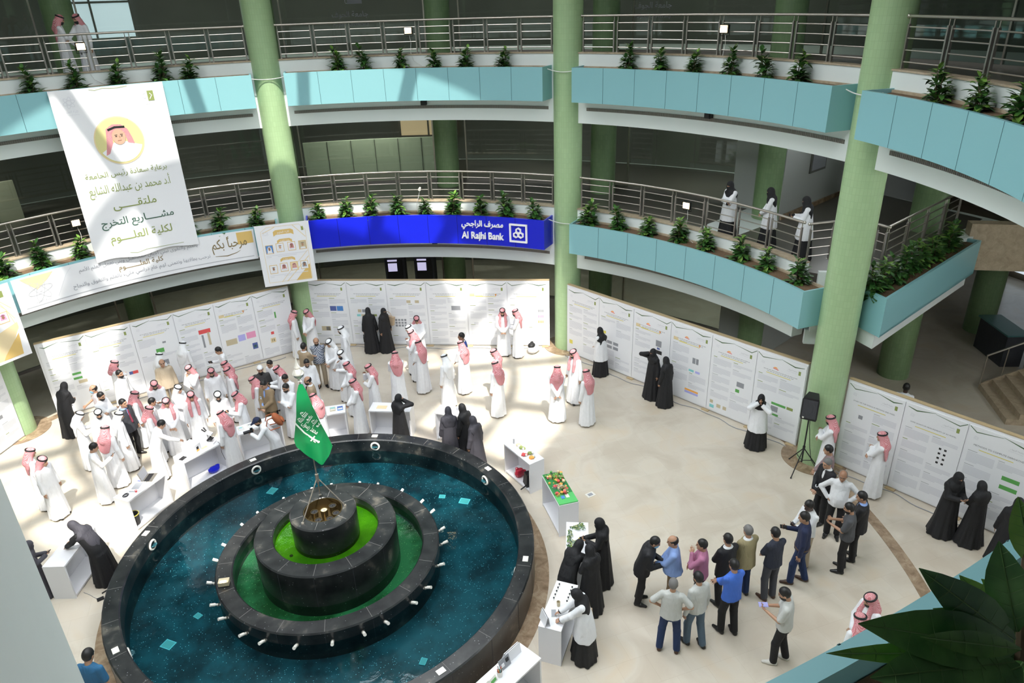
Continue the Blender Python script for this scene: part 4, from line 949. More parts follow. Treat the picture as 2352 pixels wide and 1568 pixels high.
b.build('logo_print', bt, fix=False)
mat('bronze', (.24, .18, .08), .6); mat('ink_mid', (.33, .34, .38), .6)
# welcome banner bent along the lower planter
def arcfn(a0, r, z0, o):
    def f(u, v, q):
        a = a0 + math.degrees(u / r); return P(a, r - 0.002 - q, z0 + v) - o
    return f
wb = thing('welcome_banner', 'long white curved welcome banner with brown script along the lower left planter', 'banner', P(-19.8, 11.2, 3.60)); o = wb.location.copy()
b = MB(); b.lathe([(11.225, 3.56), (11.225, 4.53), (11.245, 4.53), (11.245, 3.56)], -37.0, -2.9, 60, 'white_sheet'); b.build('cloth', wb, -o, smooth=True)
f1 = arcfn(-37.0, 11.222, 3.56, o); R_ = 11.222; U = lambda a: math.radians(a + 37.0) * R_
b = MB()
quad_on(b, 'ink_grey', f1, .15, .10, U(-3.5), .125, 40); quad_on(b, 'gold', f1, U(-5.6), .55, U(-3.2), .93, 4); poly_on(b, 'gold_pale', f1, [(.2, .93), (.55, .55), (.85, .75), (1.05, .93)]); poly_on(b, 'gold', f1, [(.3, .93), (.55, .68), (.62, .93)])
for q in range(3): stroke_on(b, 'ink_grey', lambda x, y, q: f1(x, y, .003), ell(.62, .52, .32, .10, 30, q * PI / 3 + .2), .012, True)
poly_on(b, 'ink_pale', lambda x, y, q: f1(x, y, .004), ell(.62, .52, .05, .05, 12))
text_on(b, 'كلية العلوم', 'ink_grey', f1, .62, .20, width=.4)
stroke_on(b, 'ink_pale', f1, [(1.0, .2), (1.35, .75), (1.5, .9)], .010)
f1b = lambda x, y, q: f1(x, y, q + .004)
line(wb, None, 'كلية العلـــــــوم', 'bronze', f1b, U(-20.0), .52, width=1.25, bold=.008)
line(wb, None, 'نرحب بطلابها ونتمنى لهم عام دراسي مليء بالعلم والتفوق والنجاح', 'ink_mid', f1b, U(-19.9), .31, width=3.85, bold=.003)
line(wb, None, 'بالعلم والتقوى نبني أجيال المستقبل وبني نعمل العلم للأمم', 'ink_mid', f1b, U(-20.0), .74, width=3.3)
line(wb, None, 'مرحباً بكم', 'bronze', f1b, U(-6.9), .60, width=1.05, height=.52, bold=.006)
stroke_on(b, 'bronze', f1, [(U(-9.3), .28), (U(-7.5), .24), (U(-6.0), .3), (U(-5.4), .36)], [.012, .03, .02, .008])
b.build('border_print', wb, fix=False)
# framed portraits poster hung in front of the left middle column
def flat_banner(name, label, A, B_, z0, z1, group=None, y=0.0):
    d = B_ - A; L = d.length; t = thing(name, label, 'banner', (A.x, A.y, z0), math.atan2(d.y, d.x), group)
    fn = lambda u, v, q: Vector((u, -0.012 - q - 0.012 * math.sin(u * 3 + 1), v - z0))
    b = MB(); vs = []; k = 16
    for s in (0, 1):
        for i in range(k + 1):
            u = L * i / k; yy = (-0.010 + 0.008 * s) - 0.012 * math.sin(u * 3 + 1); vs += [(u, yy, 0), (u, yy, z1 - z0)]
    N = 2 * (k + 1); fs = []
    for i in range(k):
        a = 2 * i; fs += [(a, a + 2, a + 3, a + 1), (N + a, N + a + 1, N + a + 3, N + a + 2), (a, N + a, N + a + 2, a + 2), (a + 1, a + 3, N + a + 3, N + a + 1)]
    fs += [(0, 1, N + 1, N), (2 * k, N + 2 * k, N + 2 * k + 1, 2 * k + 1)]
    b.add(vs, fs, 'white_sheet'); b.build('cloth', t, smooth=True)
    return t, fn, L
t, fn, L = flat_banner('portrait_banner', 'square white banner with gold ribbons and eight small portraits before the left column', P(-2.75, 11.05, 0), P(5.85, 11.05, 0), 2.63, 4.66)
b = MB()
for v0, w, h in ((4.37, .62, .15), (4.10, .46, .09), (3.48, .46, .09)):
    poly_on(b, 'gold', fn, [(.84 - w / 2, v0 - h / 2 - .03), (.84 - w / 2 + .08, v0 - h / 2 + .02), (.84 + w / 2 - .08, v0 - h / 2 + .02), (.84 + w / 2, v0 - h / 2 - .03), (.84 + w / 2, v0 + h / 2 - .03), (.84 + w / 2 - .08, v0 + h / 2 + .02), (.84 - w / 2 + .08, v0 + h / 2 + .02), (.84 - w / 2, v0 + h / 2 - .03)])
    text_on(b, 'إدارة الكلية' if v0 < 4.3 else 'كلية العلوم', 'white_sheet', lambda x, y, q: fn(x, y, q + .003), .84, v0, width=w * .6)
stroke_on(b, 'gold_pale', fn, [(.16, 2.75), (.16, 4.45), (.35, 4.58), (1.35, 4.58), (1.52, 4.4), (1.52, 2.75), (.16, 2.75)], .012)
poly_on(b, 'gold', fn, [(1.0, 2.72), (1.5, 2.72), (1.5, 3.25)]); stroke_on(b, 'gold_pale', fn, [(1.5, 3.7), (.9, 3.1), (.55, 2.73)], .014); stroke_on(b, 'gold_pale', fn, [(1.5, 3.5), (1.0, 3.0), (.72, 2.73)], .022); stroke_on(b, 'gold_pale', fn, [(.2, 4.4), (.5, 4.52), (.6, 4.57)], .02); stroke_on(b, 'gold_pale', fn, [(1.15, 4.57), (1.5, 4.15)], .02)
quad_on(b, 'moss', fn, 1.40, 4.37, 1.47, 4.5); stroke_on(b, 'ink_pale', fn, ell(.3, 4.38, .09, .04, 16, .5), .01, True); stroke_on(b, 'ink_pale', fn, ell(.3, 4.38, .09, .04, 16, -.6), .01, True)
for v in (3.66, 2.99): rows(b, fn, .22, 1.46, v, 2, 'ink_pale', .05, .018, v)
b.build('print', t, fix=False)
for i, (u, v, hd, fc_, bg) in enumerate(((.34, 3.86, 'ghutra_white', 'skin_b', 'pic_blue'), (.67, 3.89, 'ghutra_white', 'skin_c', 'white_sheet'), (1.03, 3.89, 'ghutra_red', 'skin_b', 'white_sheet'), (1.37, 3.89, 'pic_tan', 'skin_a', 'pic_tan'), (.36, 3.19, 'ghutra_white', 'skin_b', 'white_sheet'), (.69, 3.22, 'ghutra_red', 'skin_b', 'white_sheet'), (1.01, 3.22, 'ghutra_red', 'skin_c', 'gold_pale'), (1.33, 3.22, 'pic_grey', 'skin_b', 'white_sheet'))):
    b = MB(); portrait(b, lambda x, y, q: fn(x, y, q + .002), u, v, .24, .29, bg, hd, fc_); b.build('portrait_print', t, fix=False)
b = MB(); b.tube([P(-2.75, 11.05, 4.64), P(-2.9, 11.3, 4.62)], .006, 'cable_white', 5); b.tube([P(5.85, 11.05, 4.64), P(5.9, 11.27, 4.62)], .006, 'cable_white', 5); tl = t.location; b.build('tie_cord', t, rot=0)
c_ = t.children[-1]; c_.matrix_parent_inverse = (Matrix.Translation(tl) @ Matrix.Rotation(t.rotation_euler.z, 4, 'Z')).inverted()
t, fn, L = flat_banner('portrait_banner', 'white and gold banner cut off by the left edge of the picture', P(-47.0, 11.05, 0), P(-37.75, 11.05, 0), 2.52, 4.58)
b = MB(); quad_on(b, 'moss', fn, L - .32, 4.25, L - .2, 4.42); poly_on(b, 'gold', fn, [(L - .75, 2.6), (L - .2, 2.6), (L - .15, 3.2)]); poly_on(b, 'gold_pale', fn, [(L - .8, 3.3), (L - .1, 3.5), (L - .1, 3.35), (L - .6, 2.6), (L - .9, 2.6)])
for q in range(3): stroke_on(b, 'gold_pale', fn, [(L - 1.1 + .2 * q, 4.5), (L - .45 + .1 * q, 4.3 - .2 * q), (L - .12, 3.9 - .3 * q)], .02)
b.build('print', t, fix=False)
b = MB(); portrait(b, lambda x, y, q: fn(x, y, q + .002), L - .38, 3.72, .26, .3, 'white_sheet', 'pic_pink', 'skin_b'); b.build('portrait_print', t, fix=False)
b = MB(); portrait(b, lambda x, y, q: fn(x, y, q + .002), L - .82, 3.68, .26, .3, 'white_sheet', 'ghutra_red', 'skin_b'); b.build('portrait_print', t, fix=False)

# ---------------------------------------------------------------- bank sign on the blue planter
def bank():
    t = thing('bank_sign', 'white raised bank lettering and square emblem on the blue planter', 'sign', P(36.5, 11.24, 4.1)); o = t.location.copy()
    a0 = 30.9; R = 11.25
    def f(u, v, q):
        a = a0 + math.degrees(u / R); return P(a, R - 0.03 - q * 1.0, 3.86 + v) - o
    b = MB(); text_on(b, 'مصرف الراجحي', 'sign_white', f, .735, .44, width=1.40, height=.30, bold=.012, extrude=.03); b.build('arabic_lettering', t)
    b = MB(); text_on(b, 'Al Rajhi Bank', 'sign_white', f, .735, .06, width=1.42, height=.30, bold=.016, extrude=.03); b.build('latin_lettering', t)
    b = MB(); cu, cv = 1.95, .25; s = .30
    for (u0, v0, u1, v1) in ((cu - s, cv - s, cu + s, cv - s + .05), (cu - s, cv + s - .05, cu + s, cv + s), (cu - s, cv - s, cu - s + .05, cv + s), (cu + s - .05, cv - s, cu + s, cv + s)):
        bx = [f(u, v, q) for q in (-.03, .03) for u, v in ((u0, v0), (u1, v0), (u1, v1), (u0, v1))]
        b.add(bx, [(0, 1, 2, 3), (7, 6, 5, 4), (0, 4, 5, 1), (1, 5, 6, 2), (2, 6, 7, 3), (3, 7, 4, 0)], 'sign_white')
    def hexo(cx, cy, r0, r1, an):
        pts0 = [(cx + r0 * math.cos(an + k * PI / 3), cy + r0 * math.sin(an + k * PI / 3)) for k in range(6)]; pts1 = [(cx + r1 * math.cos(an + k * PI / 3), cy + r1 * math.sin(an + k * PI / 3)) for k in range(6)]
        vs = [f(p[0], p[1], .03) for p in pts0] + [f(p[0], p[1], .03) for p in pts1] + [f(p[0], p[1], -.03) for p in pts0] + [f(p[0], p[1], -.03) for p in pts1]
        fs = []
        for k in range(6):
            j = (k + 1) % 6; fs += [(k, j, 6 + j, 6 + k), (12 + k, 18 + k, 18 + j, 12 + j), (k, 12 + k, 12 + j, j), (6 + k, 6 + j, 18 + j, 18 + k)]
        b.add(vs, fs, 'sign_white')
    for k in range(3):
        an = PI / 2 + k * 2 * PI / 3; hexo(cu + .095 * math.cos(an), cv + .095 * math.sin(an) - .01, .105, .06, PI / 6)
    b.build('emblem', t)
mat('sign_white', (.80, .80, .80), .4, emis=(1, 1, 1), estr=.12)
bank()
# lettering on the upper glass wall
for a, nm in ((13.9, 'left'), (52.0, 'right')):
    t = thing('glass_lettering', 'faint university lettering and emblem on the upper glass wall, %s of the middle column' % nm, 'sign', P(a, 15.84, 10.2)); o = t.location.copy()
    f = lambda u, v, q, a=a, o=o: P(a + math.degrees(u / 15.84), 15.84, 10.2 + v) - o
    b = MB(); text_on(b, 'جامعة الجوف', 'pic_grey', f, 0, .28, width=1.25, bold=.01); b.build('lettering', t, fix=False); b = MB(); text_on(b, 'Al-Jouf University', 'pic_grey', f, 0, -.02, width=1.25, bold=.006); b.build('lettering', t, fix=False)
    b = MB(); quad_on(b, 'pic_grey', f, -.05, .62, .45, 1.2); [stroke_on(b, 'ink_grey', lambda x, y, q: f(x, y, 0) * 0.9999, ell(0.05, .9, .3, .1, 20, k * PI / 3), .02, True) for k in range(3)]; b.build('emblem', t, fix=False)
# cash machines behind the wall under the bank sign
for a, w in ((16.74, 'left'), (21.16, 'right')):
    t = thing('cash_machine', 'dark cash machine with lit screen under the blue sign, the %s one of the pair' % w, 'cash machine', P(a, 14.9, 0), -math.radians(a), 'cash machines')
    b = MB(); b.box((0, 0, 1.1), (0.75, 0.7, 2.2), 'pt_grey'); b.box((0, -0.36, 1.2), (0.6, 0.03, 1.5), 'black'); b.box((0, -0.40, .95), (0.5, 0.12, 0.05), 'pic_grey'); b.build('cabinet', t)
    b = MB(); b.box((-.08, -0.385, 1.66), (0.34, 0.02, 0.32), 'screen_glow'); b.build('screen', t)
    b = MB(); b.box((-.08, -0.385, 1.93), (0.36, 0.03, 0.06), 'screen_glow'); b.build('top_light', t)
    b = MB(); b.box((.05, -0.42, 1.0), (0.22, 0.1, 0.03), 'steel'); b.build('keypad', t)
# ---------------------------------------------------------------- white display tables around the fountain
TH = 0.86
def table(cx, cy, dx, dy, L, D, label, flip=False, items=None):
    an = math.atan2(dy, dx); n = Vector((-math.sin(an), math.cos(an)))
    if (n.x * cx + n.y * cy < 0) != flip: an += PI
    t = thing('display_table', label, 'table', (cx, cy, 0), an, 'white display tables around the fountain')
    k = 0.035
    b = MB(); b.box((0, 0, TH - k / 2), (L, D, k), 'display_white'); b.build('table_top', t)
    b = MB(); b.box((0, 0, .06), (L - 2 * k, D - .002, k), 'display_white'); b.box((0, 0.01, 0.021), (L - 2 * k, D - .03, .042), 'display_white'); b.build('bottom_shelf', t)
    for s in (-1, 1):
        b = MB(); b.box((s * (L / 2 - k / 2), 0, (TH - k) / 2), (k, D, TH - k), 'display_white'); b.build('side_panel', t)
    b = MB(); b.box((0, D / 2 - k / 2, (TH - k) / 2 + .04), (L - 2 * k, k, TH - k - .08), 'display_white'); b.build('back_panel', t)
    R = Matrix.Translation((cx, cy, 0)) @ Matrix.Rotation(an, 4, 'Z')
    return lambda u, v, z=TH: (R @ Vector((u, v, z))), an
def item(name, label, cat, loc, rot, fn, group=None):
    """fn(mb) fills one mesh"""
    b = MB(); fn(b); return tag(b.build(name, loc=loc, rot=rot, smooth=True), label, cat, group)
f1, a1 = table(-5.12, 1.86, .33, .94, 1.2, .45, 'white display table at the left edge under the bending grey shawled person')
f2, a2 = table(-3.94, 3.62, .73, .84, 1.12, .45, 'white display table with the open laptop and a bin on its lower shelf')
f3, a3 = table(-2.70, 4.72, .93, .61, 1.12, .46, 'white display table with the microscope and a bulky white machine')
f4, a4 = table(-1.25, 5.38, 1.05, .25, 1.12, .46, 'white display table with papers that the photographer bends over')
f5, a5 = table(.50, 5.42, 1, -.12, 1.12, .46, 'white display table with two blue booklets right of the flag')
f6, a6 = table(2.24, 4.92, 1.05, -.50, 1.15, .46, 'white display table beside the black robed person raising both hands')
f7, a7 = table(3.86, 4.02, .83, -.60, 1.12, .44, 'sunlit white display table behind three robed persons at the fountain rim')
f8, a8 = table(4.88, 1.57, .28, -1.05, 1.1, .43, 'white display table with a red bag on its lower shelf')
f9, a9 = table(5.13, -.12, -.06, -1.15, 1.17, .46, 'white display table carrying the green garden model')
f10, a10 = table(4.80, -1.82, -.42, -.95, 1.08, .46, 'white display table strewn with leafy twigs')
f11, a11 = table(3.77, -3.30, -.73, -.90, 1.16, .42, 'white display table with rows of little vials', True)
f12, a12 = table(2.42, -4.33, -.88, -.46, 1.15, .48, 'white display table at the bottom edge with a folded card board', True)
# laptop table
t = thing('laptop', 'open grey laptop on the sunlit table at the left', 'laptop', f2(.30, 0.0), a2 + 0.4)
b = MB(); b.box((0, 0, .012), (.34, .24, .022), 'steel'); b.box((0, .02, .024), (.30, .12, .003), 'black'); b.build('base', t)
b = MB(); b.box((0, .15, .13), (.34, .015, .24), 'steel', 0, -.25); b.box((0, .138, .13), (.31, .004, .21), 'pic_grey', 0, -.25); b.build('screen', t)
t = thing('tablet_case', 'grey tablet computer lying in a pale case left of the laptop', 'tablet', f2(-.08, -.02), a2 + .4)
b = MB(); b.box((0, 0, .02), (.34, .25, .04), 'display_white'); b.build('case', t); b = MB(); b.box((0.01, 0.01, .043), (.24, .17, .008), 'pic_grey'); b.build('screen', t)
item('cable_coil', 'black cable coil on the laptop table', 'cable', f2(-.42, 0, TH + .012), 0, lambda b: (b.torus((0, 0, 0), .055, .009, 'black', 20, 6), b.torus((.02, .01, .014), .05, .008, 'black', 20, 6)))
item('blue_notebook', 'small blue notebook behind the laptop', 'notebook', f2(.20, .17, TH + .008), a2 + .2, lambda b: (b.box((0, 0, 0), (.18, .08, .016), 'pic_navy'), b.box((0, 0, .009), (.16, .07, .003), 'pic_violet')))
item('red_cup', 'tiny red and white cup on the laptop table', 'cup', f2(-.22, -.12), 0, lambda b: b.lathe([(.001, 0), (.022, 0), (.028, .05), (.024, .05), (.02, .006), (.001, .006)], 0, 360, 14, 'pic_red', False))
item('waste_bin', 'black bin with a yellow rim on the lower shelf of the laptop table', 'bin', f2(-.42, -.06, .08), 0, lambda b: (b.lathe([(.001, 0), (.10, 0), (.12, .28), (.11, .28), (.09, .02), (.001, .02)], 0, 360, 20, 'vest_grey', False), b.lathe([(.118, .27), (.128, .27), (.128, .29), (.118, .29)], 0, 360, 20, 'yellow')))
# microscope table
t = thing('microscope', 'black and white microscope on the table at the left', 'microscope', f3(.36, .0), a3 + .5)
b = MB(); b.box((0, 0, .02), (.16, .22, .04), 'display_white'); b.box((0, .08, .16), (.07, .06, .26), 'display_white'); b.build('stand', t)
b = MB(); b.box((0, -.01, .13), (.13, .13, .015), 'black'); b.build('stage', t)
b = MB(); b.box((0, .0, .29), (.09, .17, .06), 'display_white', 0, .3); b.tube([(0, -.02, .27), (0, -.02, .16)], [.026, .018], 'black', 10); b.build('head', t)
for s in (-1, 1):
    b = MB(); b.tube([(s * .02, .06, .32), (s * .045, .15, .42)], .018, 'black', 10); b.build('eyepiece', t, smooth=True)
b = MB(); b.tube([(-.06, .05, .1), (.06, .05, .1)], .025, 'black', 12); b.build('focus_knob', t, smooth=True)
t = thing('lab_machine', 'bulky white laboratory machine with a black slot on the microscope table', 'machine', f3(-.16, .0), a3 + .25)
b = MB(); b.box((0, 0, .12), (.32, .30, .24), 'display_white'); b.box((0, .02, .27), (.28, .24, .06), 'display_white', 0, 0, .8); b.build('housing', t, smooth=False)
b = MB(); b.box((.05, -.153, .14), (.06, .01, .07), 'black'); b.box((.05, -.155, .07), (.08, .01, .04), 'pic_orange'); b.build('front_labels', t)
item('tablet', 'black tablet lying at the left end of the microscope table', 'tablet', f3(-.45, -.05, TH + .006), a3 + .3, lambda b: b.box((0, 0, 0), (.16, .12, .012), 'black_gloss'))
item('paper_sheet', 'printed paper between the white machine and the microscope', 'paper', f3(.14, -.05, TH + .002), a3 + .1, lambda b: (b.box((0, 0, 0), (.22, .12, .003), 'pearl'), b.box((0, 0, .002), (.15, .06, .002), 'gold_pale')))
item('plastic_bag', 'crumpled blue plastic bag on the lower shelf of the microscope table', 'bag', f3(.22, -.10, .17), .4, lambda b: (b.ball((0, 0, 0), (.15, .10, .09), 'royal_blue', 9), b.ball((.1, .03, .04), (.07, .06, .05), 'royal_blue', 7), b.ball((-.1, -.02, .02), (.07, .06, .06), 'royal_blue', 7)))
pts = [f3(.48, -.1, TH + .006), f3(.46, -.235, TH + .004), f3(.45, -.245, .6), f3(.5, -.27, .3), f3(.45, -.3, .02)]
item('cable', 'thin dark cord hanging from the microscope', 'cable', (0, 0, 0), 0, lambda b: b.tube(pts, .005, 'black', 5))
# papers table
for i, (u, v, l_) in enumerate(((-.42, .05, 'white sheet with a green mark at the left end of the photographed table'), (-.18, .08, 'white leaflet in the middle of the photographed table'), (.08, .06, 'white leaflet nearest the photographer'))):
    item('leaflet', l_, 'leaflet', f4(u, v, TH + .002), a4 + .1 * i, lambda b, i=i: (b.box((0, 0, 0), (.15, .20, .003), 'pearl'), b.box((0, .05, .002), (.08, .05, .002), 'pic_teal' if i == 0 else 'pic_grey'), b.box((0, -.03, .002), (.11, .06, .002), 'ink_pale')), 'leaflets on the photographed table')
item('sunglasses_case', 'black case at the right end of the photographed table', 'case', f4(.46, .05, TH + .02), a4, lambda b: b.ball((0, 0, 0), (.08, .04, .022), 'black', 10))
for i, (u, l_) in enumerate(((.22, 'pale booklet left of a blue one on the table right of the flag'), (.42, 'blue booklet with dark title on the table right of the flag'))):
    item('booklet', l_, 'booklet', f5(u, .02, TH + .006), a5 + .05, lambda b, i=i: (b.box((0, 0, 0), (.15, .21, .010), 'pic_blue' if i else 'pic_tan'), b.box((0, .06, .006), (.13, .06, .002), 'pic_navy' if i else 'pic_teal'), b.box((0, -.03, .006), (.12, .08, .002), 'pearl')), 'booklets right of the flag')
item('paper_sheet', 'tan paper on the table beside the person raising both hands', 'paper', f6(-.25, -.02, TH + .002), a6, lambda b: b.box((0, 0, 0), (.28, .17, .003), 'gold_pale'))
item('bread_roll', 'round orange object beside the person raising both hands', 'food', f6(.08, .08, TH + .02), 0, lambda b: b.ball((0, 0, 0), (.05, .05, .022), 'pic_orange', 10))
item('glass_jar', 'tiny glass jar on the sunlit table by three robed persons', 'jar', f7(.0, .05), 0, lambda b: b.lathe([(.001, 0), (.03, 0), (.03, .07), (.02, .08), (.02, .09), (.001, .09)], 0, 360, 14, 'pic_grey', False))
# plates table with a red bag
for i, (u, v, m1, l_) in enumerate(((-.42, .0, 'pic_grey', 'tiny grey vial at the far end of the table with the red bag'), (-.25, .03, 'pic_tan', 'small tan half disc on the table with the red bag'), (-.10, .03, 'moss', 'small green shell like model on the table with the red bag'), (.17, -.09, 'pic_red', 'small dark red model on the table with the red bag'), (.20, .07, 'moss', 'small half ring model on the table with the red bag'), (.36, .0, 'pic_orange', 'small orange red model at the near end of the table with the red bag'))):
    o_ = item('plaster_model', l_, 'model', f8(u, v), .5 * i, lambda b, m1=m1, i=i: (b.lathe([(.001, 0), (.055, 0), (.055, .012), (.001, .012)], 0, 200, 14, m1, True), b.ball((.0, 0.02, .025), (.045, .03, .025), m1, 8), b.ball((-.02, -.02, .02), (.025, .02, .02), 'pearl', 8)) if i else b.cyl((0, 0, 0), .015, .09, m1, 10), 'little models on the table with the red bag'); o_.scale = (1.5, 1.5, 1.5)
item('plastic_bag', 'crumpled red plastic bag on the lower shelf of a white table', 'bag', f8(-.10, -.08, .20), .3, lambda b: (b.ball((0, 0, 0), (.14, .10, .13), 'red_bag', 8), b.ball((.11, -.02, -.03), (.09, .08, .09), 'red_bag', 7), b.ball((-.05, .03, .10), (.05, .05, .07), 'red_bag', 6)) if mat('red_bag', (.50, .03, .06), .25) else 0)
item('handbag', 'black bag with a strap end beside the red bag', 'bag', f8(.30, -.02, .24), .0, lambda b: (b.box((0, 0, 0), (.32, .26, .32), 'black', 0, 0, .8), b.tube([(-.15, -.1, -.1), (-.24, -.14, -.12), (-.32, -.16, -.145)], .018, 'black', 6)))
# garden model
gm = thing('garden_model', 'colourful miniature garden on a green board on a white table', 'model', f9(0, 0), a9)
b = MB(); b.box((0, 0, .012), (1.15, .44, .024), 'lawn'); mat('lawn', (.10, .50, .14), .7); mat('lawn_dark', (.03, .22, .06), .8); b.build('board', gm)
b = MB(); b.box((.17, 0, .026), (.80, .43, .006), 'lawn_dark'); b.build('meadow', gm)
rg = random.Random(3)
sg9 = 1 if f9(.5, 0).y > f9(-.5, 0).y else -1
if sg9 < 0: gm.children[1].location.x = -.34
for i in range(64):
    u = sg9 * rg.uniform(-.30, .54); v = rg.uniform(-.19, .19); m_ = rg.choice(['pic_red', 'pic_orange', 'pic_tan', 'pic_tan', 'moss', 'pic_green', 'leaf_pale', 'gold', 'pic_grey', 'gold_pale'])
    b = MB(); s = rg.uniform(.016, .036)
    if i % 3 == 0: b.box((0, 0, s), (s * 2.4, s * 1.6, s * 2), m_); b.lathe([(s * 1.7, s * 2), (.001, s * 3.2)], 45, 405, 4, rg.choice(['pic_red', 'pic_tan', 'pic_orange', 'bronze', 'moss']), False)
    elif i % 3 == 1: b.tube([(0, 0, 0), (0, 0, s * 1.5)], .005, 'bark', 5); b.ball((0, 0, s * 2.3), s * 1.2, m_ if m_ != 'pic_tan' else 'pic_green', 7)
    else: b.ball((0, 0, s * .8), (s * 1.3, s, s * .9), m_, 7)
    b.build('miniature', gm, (u, v, .028), rg.uniform(0, 3))
b = MB()
for i in range(26): b.ball((rg.uniform(-.08, .08), rg.uniform(-.06, .06), rg.uniform(.02, .10)), rg.uniform(.02, .04), 'leaf_pale', 6)
b.build('miniature_tree', gm, (sg9 * .33, .02, .03))
b = MB(); [b.box((sg9 * (.10 - .05 * k), -.02 + .01 * k, .035), (.03, .16, .02), 'pic_tan', .2) for k in range(5)]; b.build('miniature_path', gm)
b = MB(); b.box((sg9 * -.36, -.06, .03), (.10, .08, .012), 'pic_blue'); b.box((sg9 * -.34, .05, .03), (.12, .08, .012), 'pearl'); b.build('miniature_pond', gm)
# twigs and vials
def twig(label, loc, rot, n, L):
    t = thing('leafy_twig', label, 'twig', loc, rot, 'cut twigs on the white table')
    pts = [Vector((L * k / 4 - L / 2, .03 * math.sin(k), .012 + .006 * k)) for k in range(5)]
    b = MB(); b.tube(pts, .004, 'bark', 5); b.build('stem', t)
    b = MB(); r_ = random.Random(n)
    for i in range(n):
        p = pts[0].lerp(pts[4], (i + .5) / n); an = (1 if i % 2 else -1) * r_.uniform(.5, 1.1); d = Vector((math.cos(an), math.sin(an), .25)); leaf(b, p, d, Vector((0, 0, 1)), r_.uniform(.05, .08), .026, r_.choice(['leaf', 'moss', 'leaf_dark']), .2)
    b.build('leaves', t, fix=False)
for i, (u, v, r_) in enumerate(((-.42, .1, .4), (-.34, -.05, 1.2), (-.18, -.14, .2), (.0, -.16, .1), (.16, -.14, 2.6), (-.40, .0, 2.0), (.26, -.10, .8))):
    twig('leafy twig, %s from the far end of the twig table' % ORD[i], f10(u if f10(1, 0).y < f10(-1, 0).y else -u, v, TH), a10 + r_, 9 + i, .24)
item('yellow_bottle', 'tiny yellow bottle among the twigs', 'bottle', f10(.02, .04), 0, lambda b: b.lathe([(.001, 0), (.022, 0), (.022, .05), (.008, .06), (.008, .075), (.001, .075)], 0, 360, 12, 'yellow', False))
sg11 = 1 if f11(.5, 0).y > f11(-.5, 0).y else -1
vial = None; k = 0
for row, (v0, n_) in enumerate(((.13, 5), (-.12, 5))):
    for i in range(n_):
        loc = f11(sg11 * (.45 - .09 * i), -v0 * (1 if not row else 1)); lb = 'little dark capped vial, %s from the far end in the %s row' % (ORD[i], 'fountain side' if (Vector((loc.x, loc.y)).length < Vector((3.77, 3.30)).length) else 'outer side')
        if vial is None:
            vial = thing('sample_vial', lb, 'vial', loc, 0, 'sample vials on the white table'); b = MB(); b.lathe([(.001, 0), (.013, 0), (.013, .045), (.001, .045)], 0, 360, 12, 'pearl', False); b.build('tube', vial); b = MB(); b.cyl((0, 0, .045), .015, .02, 'black', 12); b.build('cap', vial)
        else: dup(vial, loc, 0, lb)
item('drinking_glass', 'clear glass with pale drink on the vial table', 'glass', f11(sg11 * -.02, .0), 0, lambda b: b.lathe([(.001, 0), (.030, 0), (.036, .10), (.032, .10), (.027, .006), (.001, .006)], 0, 360, 16, 'pic_tan', False))
t = thing('phone', 'green grey phone lying on the vial table', 'phone', f11(sg11 * -.22, .03, TH + .006), a11 + 1.9)
b = MB(); b.box((0, 0, 0), (.09, .17, .012), 'sh_stone'); b.build('case', t); b = MB(); b.box((0, 0, .007), (.08, .155, .003), 'pic_grey'); b.build('screen', t)
item('sign_card', 'standing white card with green print at the end of the vial table', 'card', f11(sg11 * -.43, .10), a11 + .7, lambda b: (b.box((0, 0, .11), (.26, .008, .22), 'display_white', 0, -.15), b.box((.02, -.006, .12), (.08, .004, .12), 'moss', 0, -.15), b.box((0, .06, .10), (.26, .008, .21), 'display_white', 0, .25)))
sg12 = 1 if f12(.5, 0).x > f12(-.5, 0).x else -1
item('card_board', 'folded white card board on the table at the bottom edge', 'card', f12(sg12 * .28, .12), a12, lambda b: (b.box((0, 0, .10), (.34, .010, .20), 'display_white', 0, -.2), b.box((0, .09, .09), (.34, .010, .20), 'display_white', 0, .35)))
item('sample_board', 'grey board with two mounted samples on the table at the bottom edge', 'board', f12(sg12 * .04, .10), a12, lambda b: (b.box((0, 0, .10), (.24, .012, .20), 'pic_grey', 0, -.3), b.box((-.05, -.012, .09), (.06, .01, .06), 'display_white', 0, -.3), b.box((.06, -.006, .13), (.06, .01, .06), 'black', 0, -.3)))
t = thing('glass_jar', 'jar of orange and green sticks on the table at the bottom edge', 'jar', f12(sg12 * -.14, .04))
b = MB(); b.lathe([(.001, 0), (.045, 0), (.05, .11), (.045, .11), (.04, .006), (.001, .006)], 0, 360, 18, 'pearl', False); b.build('glass', t, smooth=True)
b = MB(); [b.tube([(.012 * math.cos(i), .012 * math.sin(i), .01), (.04 * math.cos(i), .04 * math.sin(i), .17 + .01 * (i % 3))], .006, ['pic_orange', 'pic_teal', 'black', 'pic_red'][i % 4], 6) for i in range(8)]; b.build('sticks', t)
for i, u in enumerate((-.30, -.46)):
    item('folded_leaflet', ('white and green leaflet next to the jar of sticks', 'white and green leaflet at the very bottom of the picture')[i], 'leaflet', f12(sg12 * u, .03, TH), a12 + .1, lambda b: (b.box((0, 0, .05), (.16, .008, .11), 'pearl', 0, -.5), b.box((0, -.008, .045), (.12, .006, .05), 'pic_green', 0, -.5)), 'leaflets at the bottom edge')
item('plaster_model', 'small dish on the table under the bending grey shawled person', 'model', f1(.05, .02), 0, lambda b: b.lathe([(.001, 0), (.04, 0), (.05, .015), (.04, .015), (.001, .006)], 0, 360, 16, 'pic_tan', False))
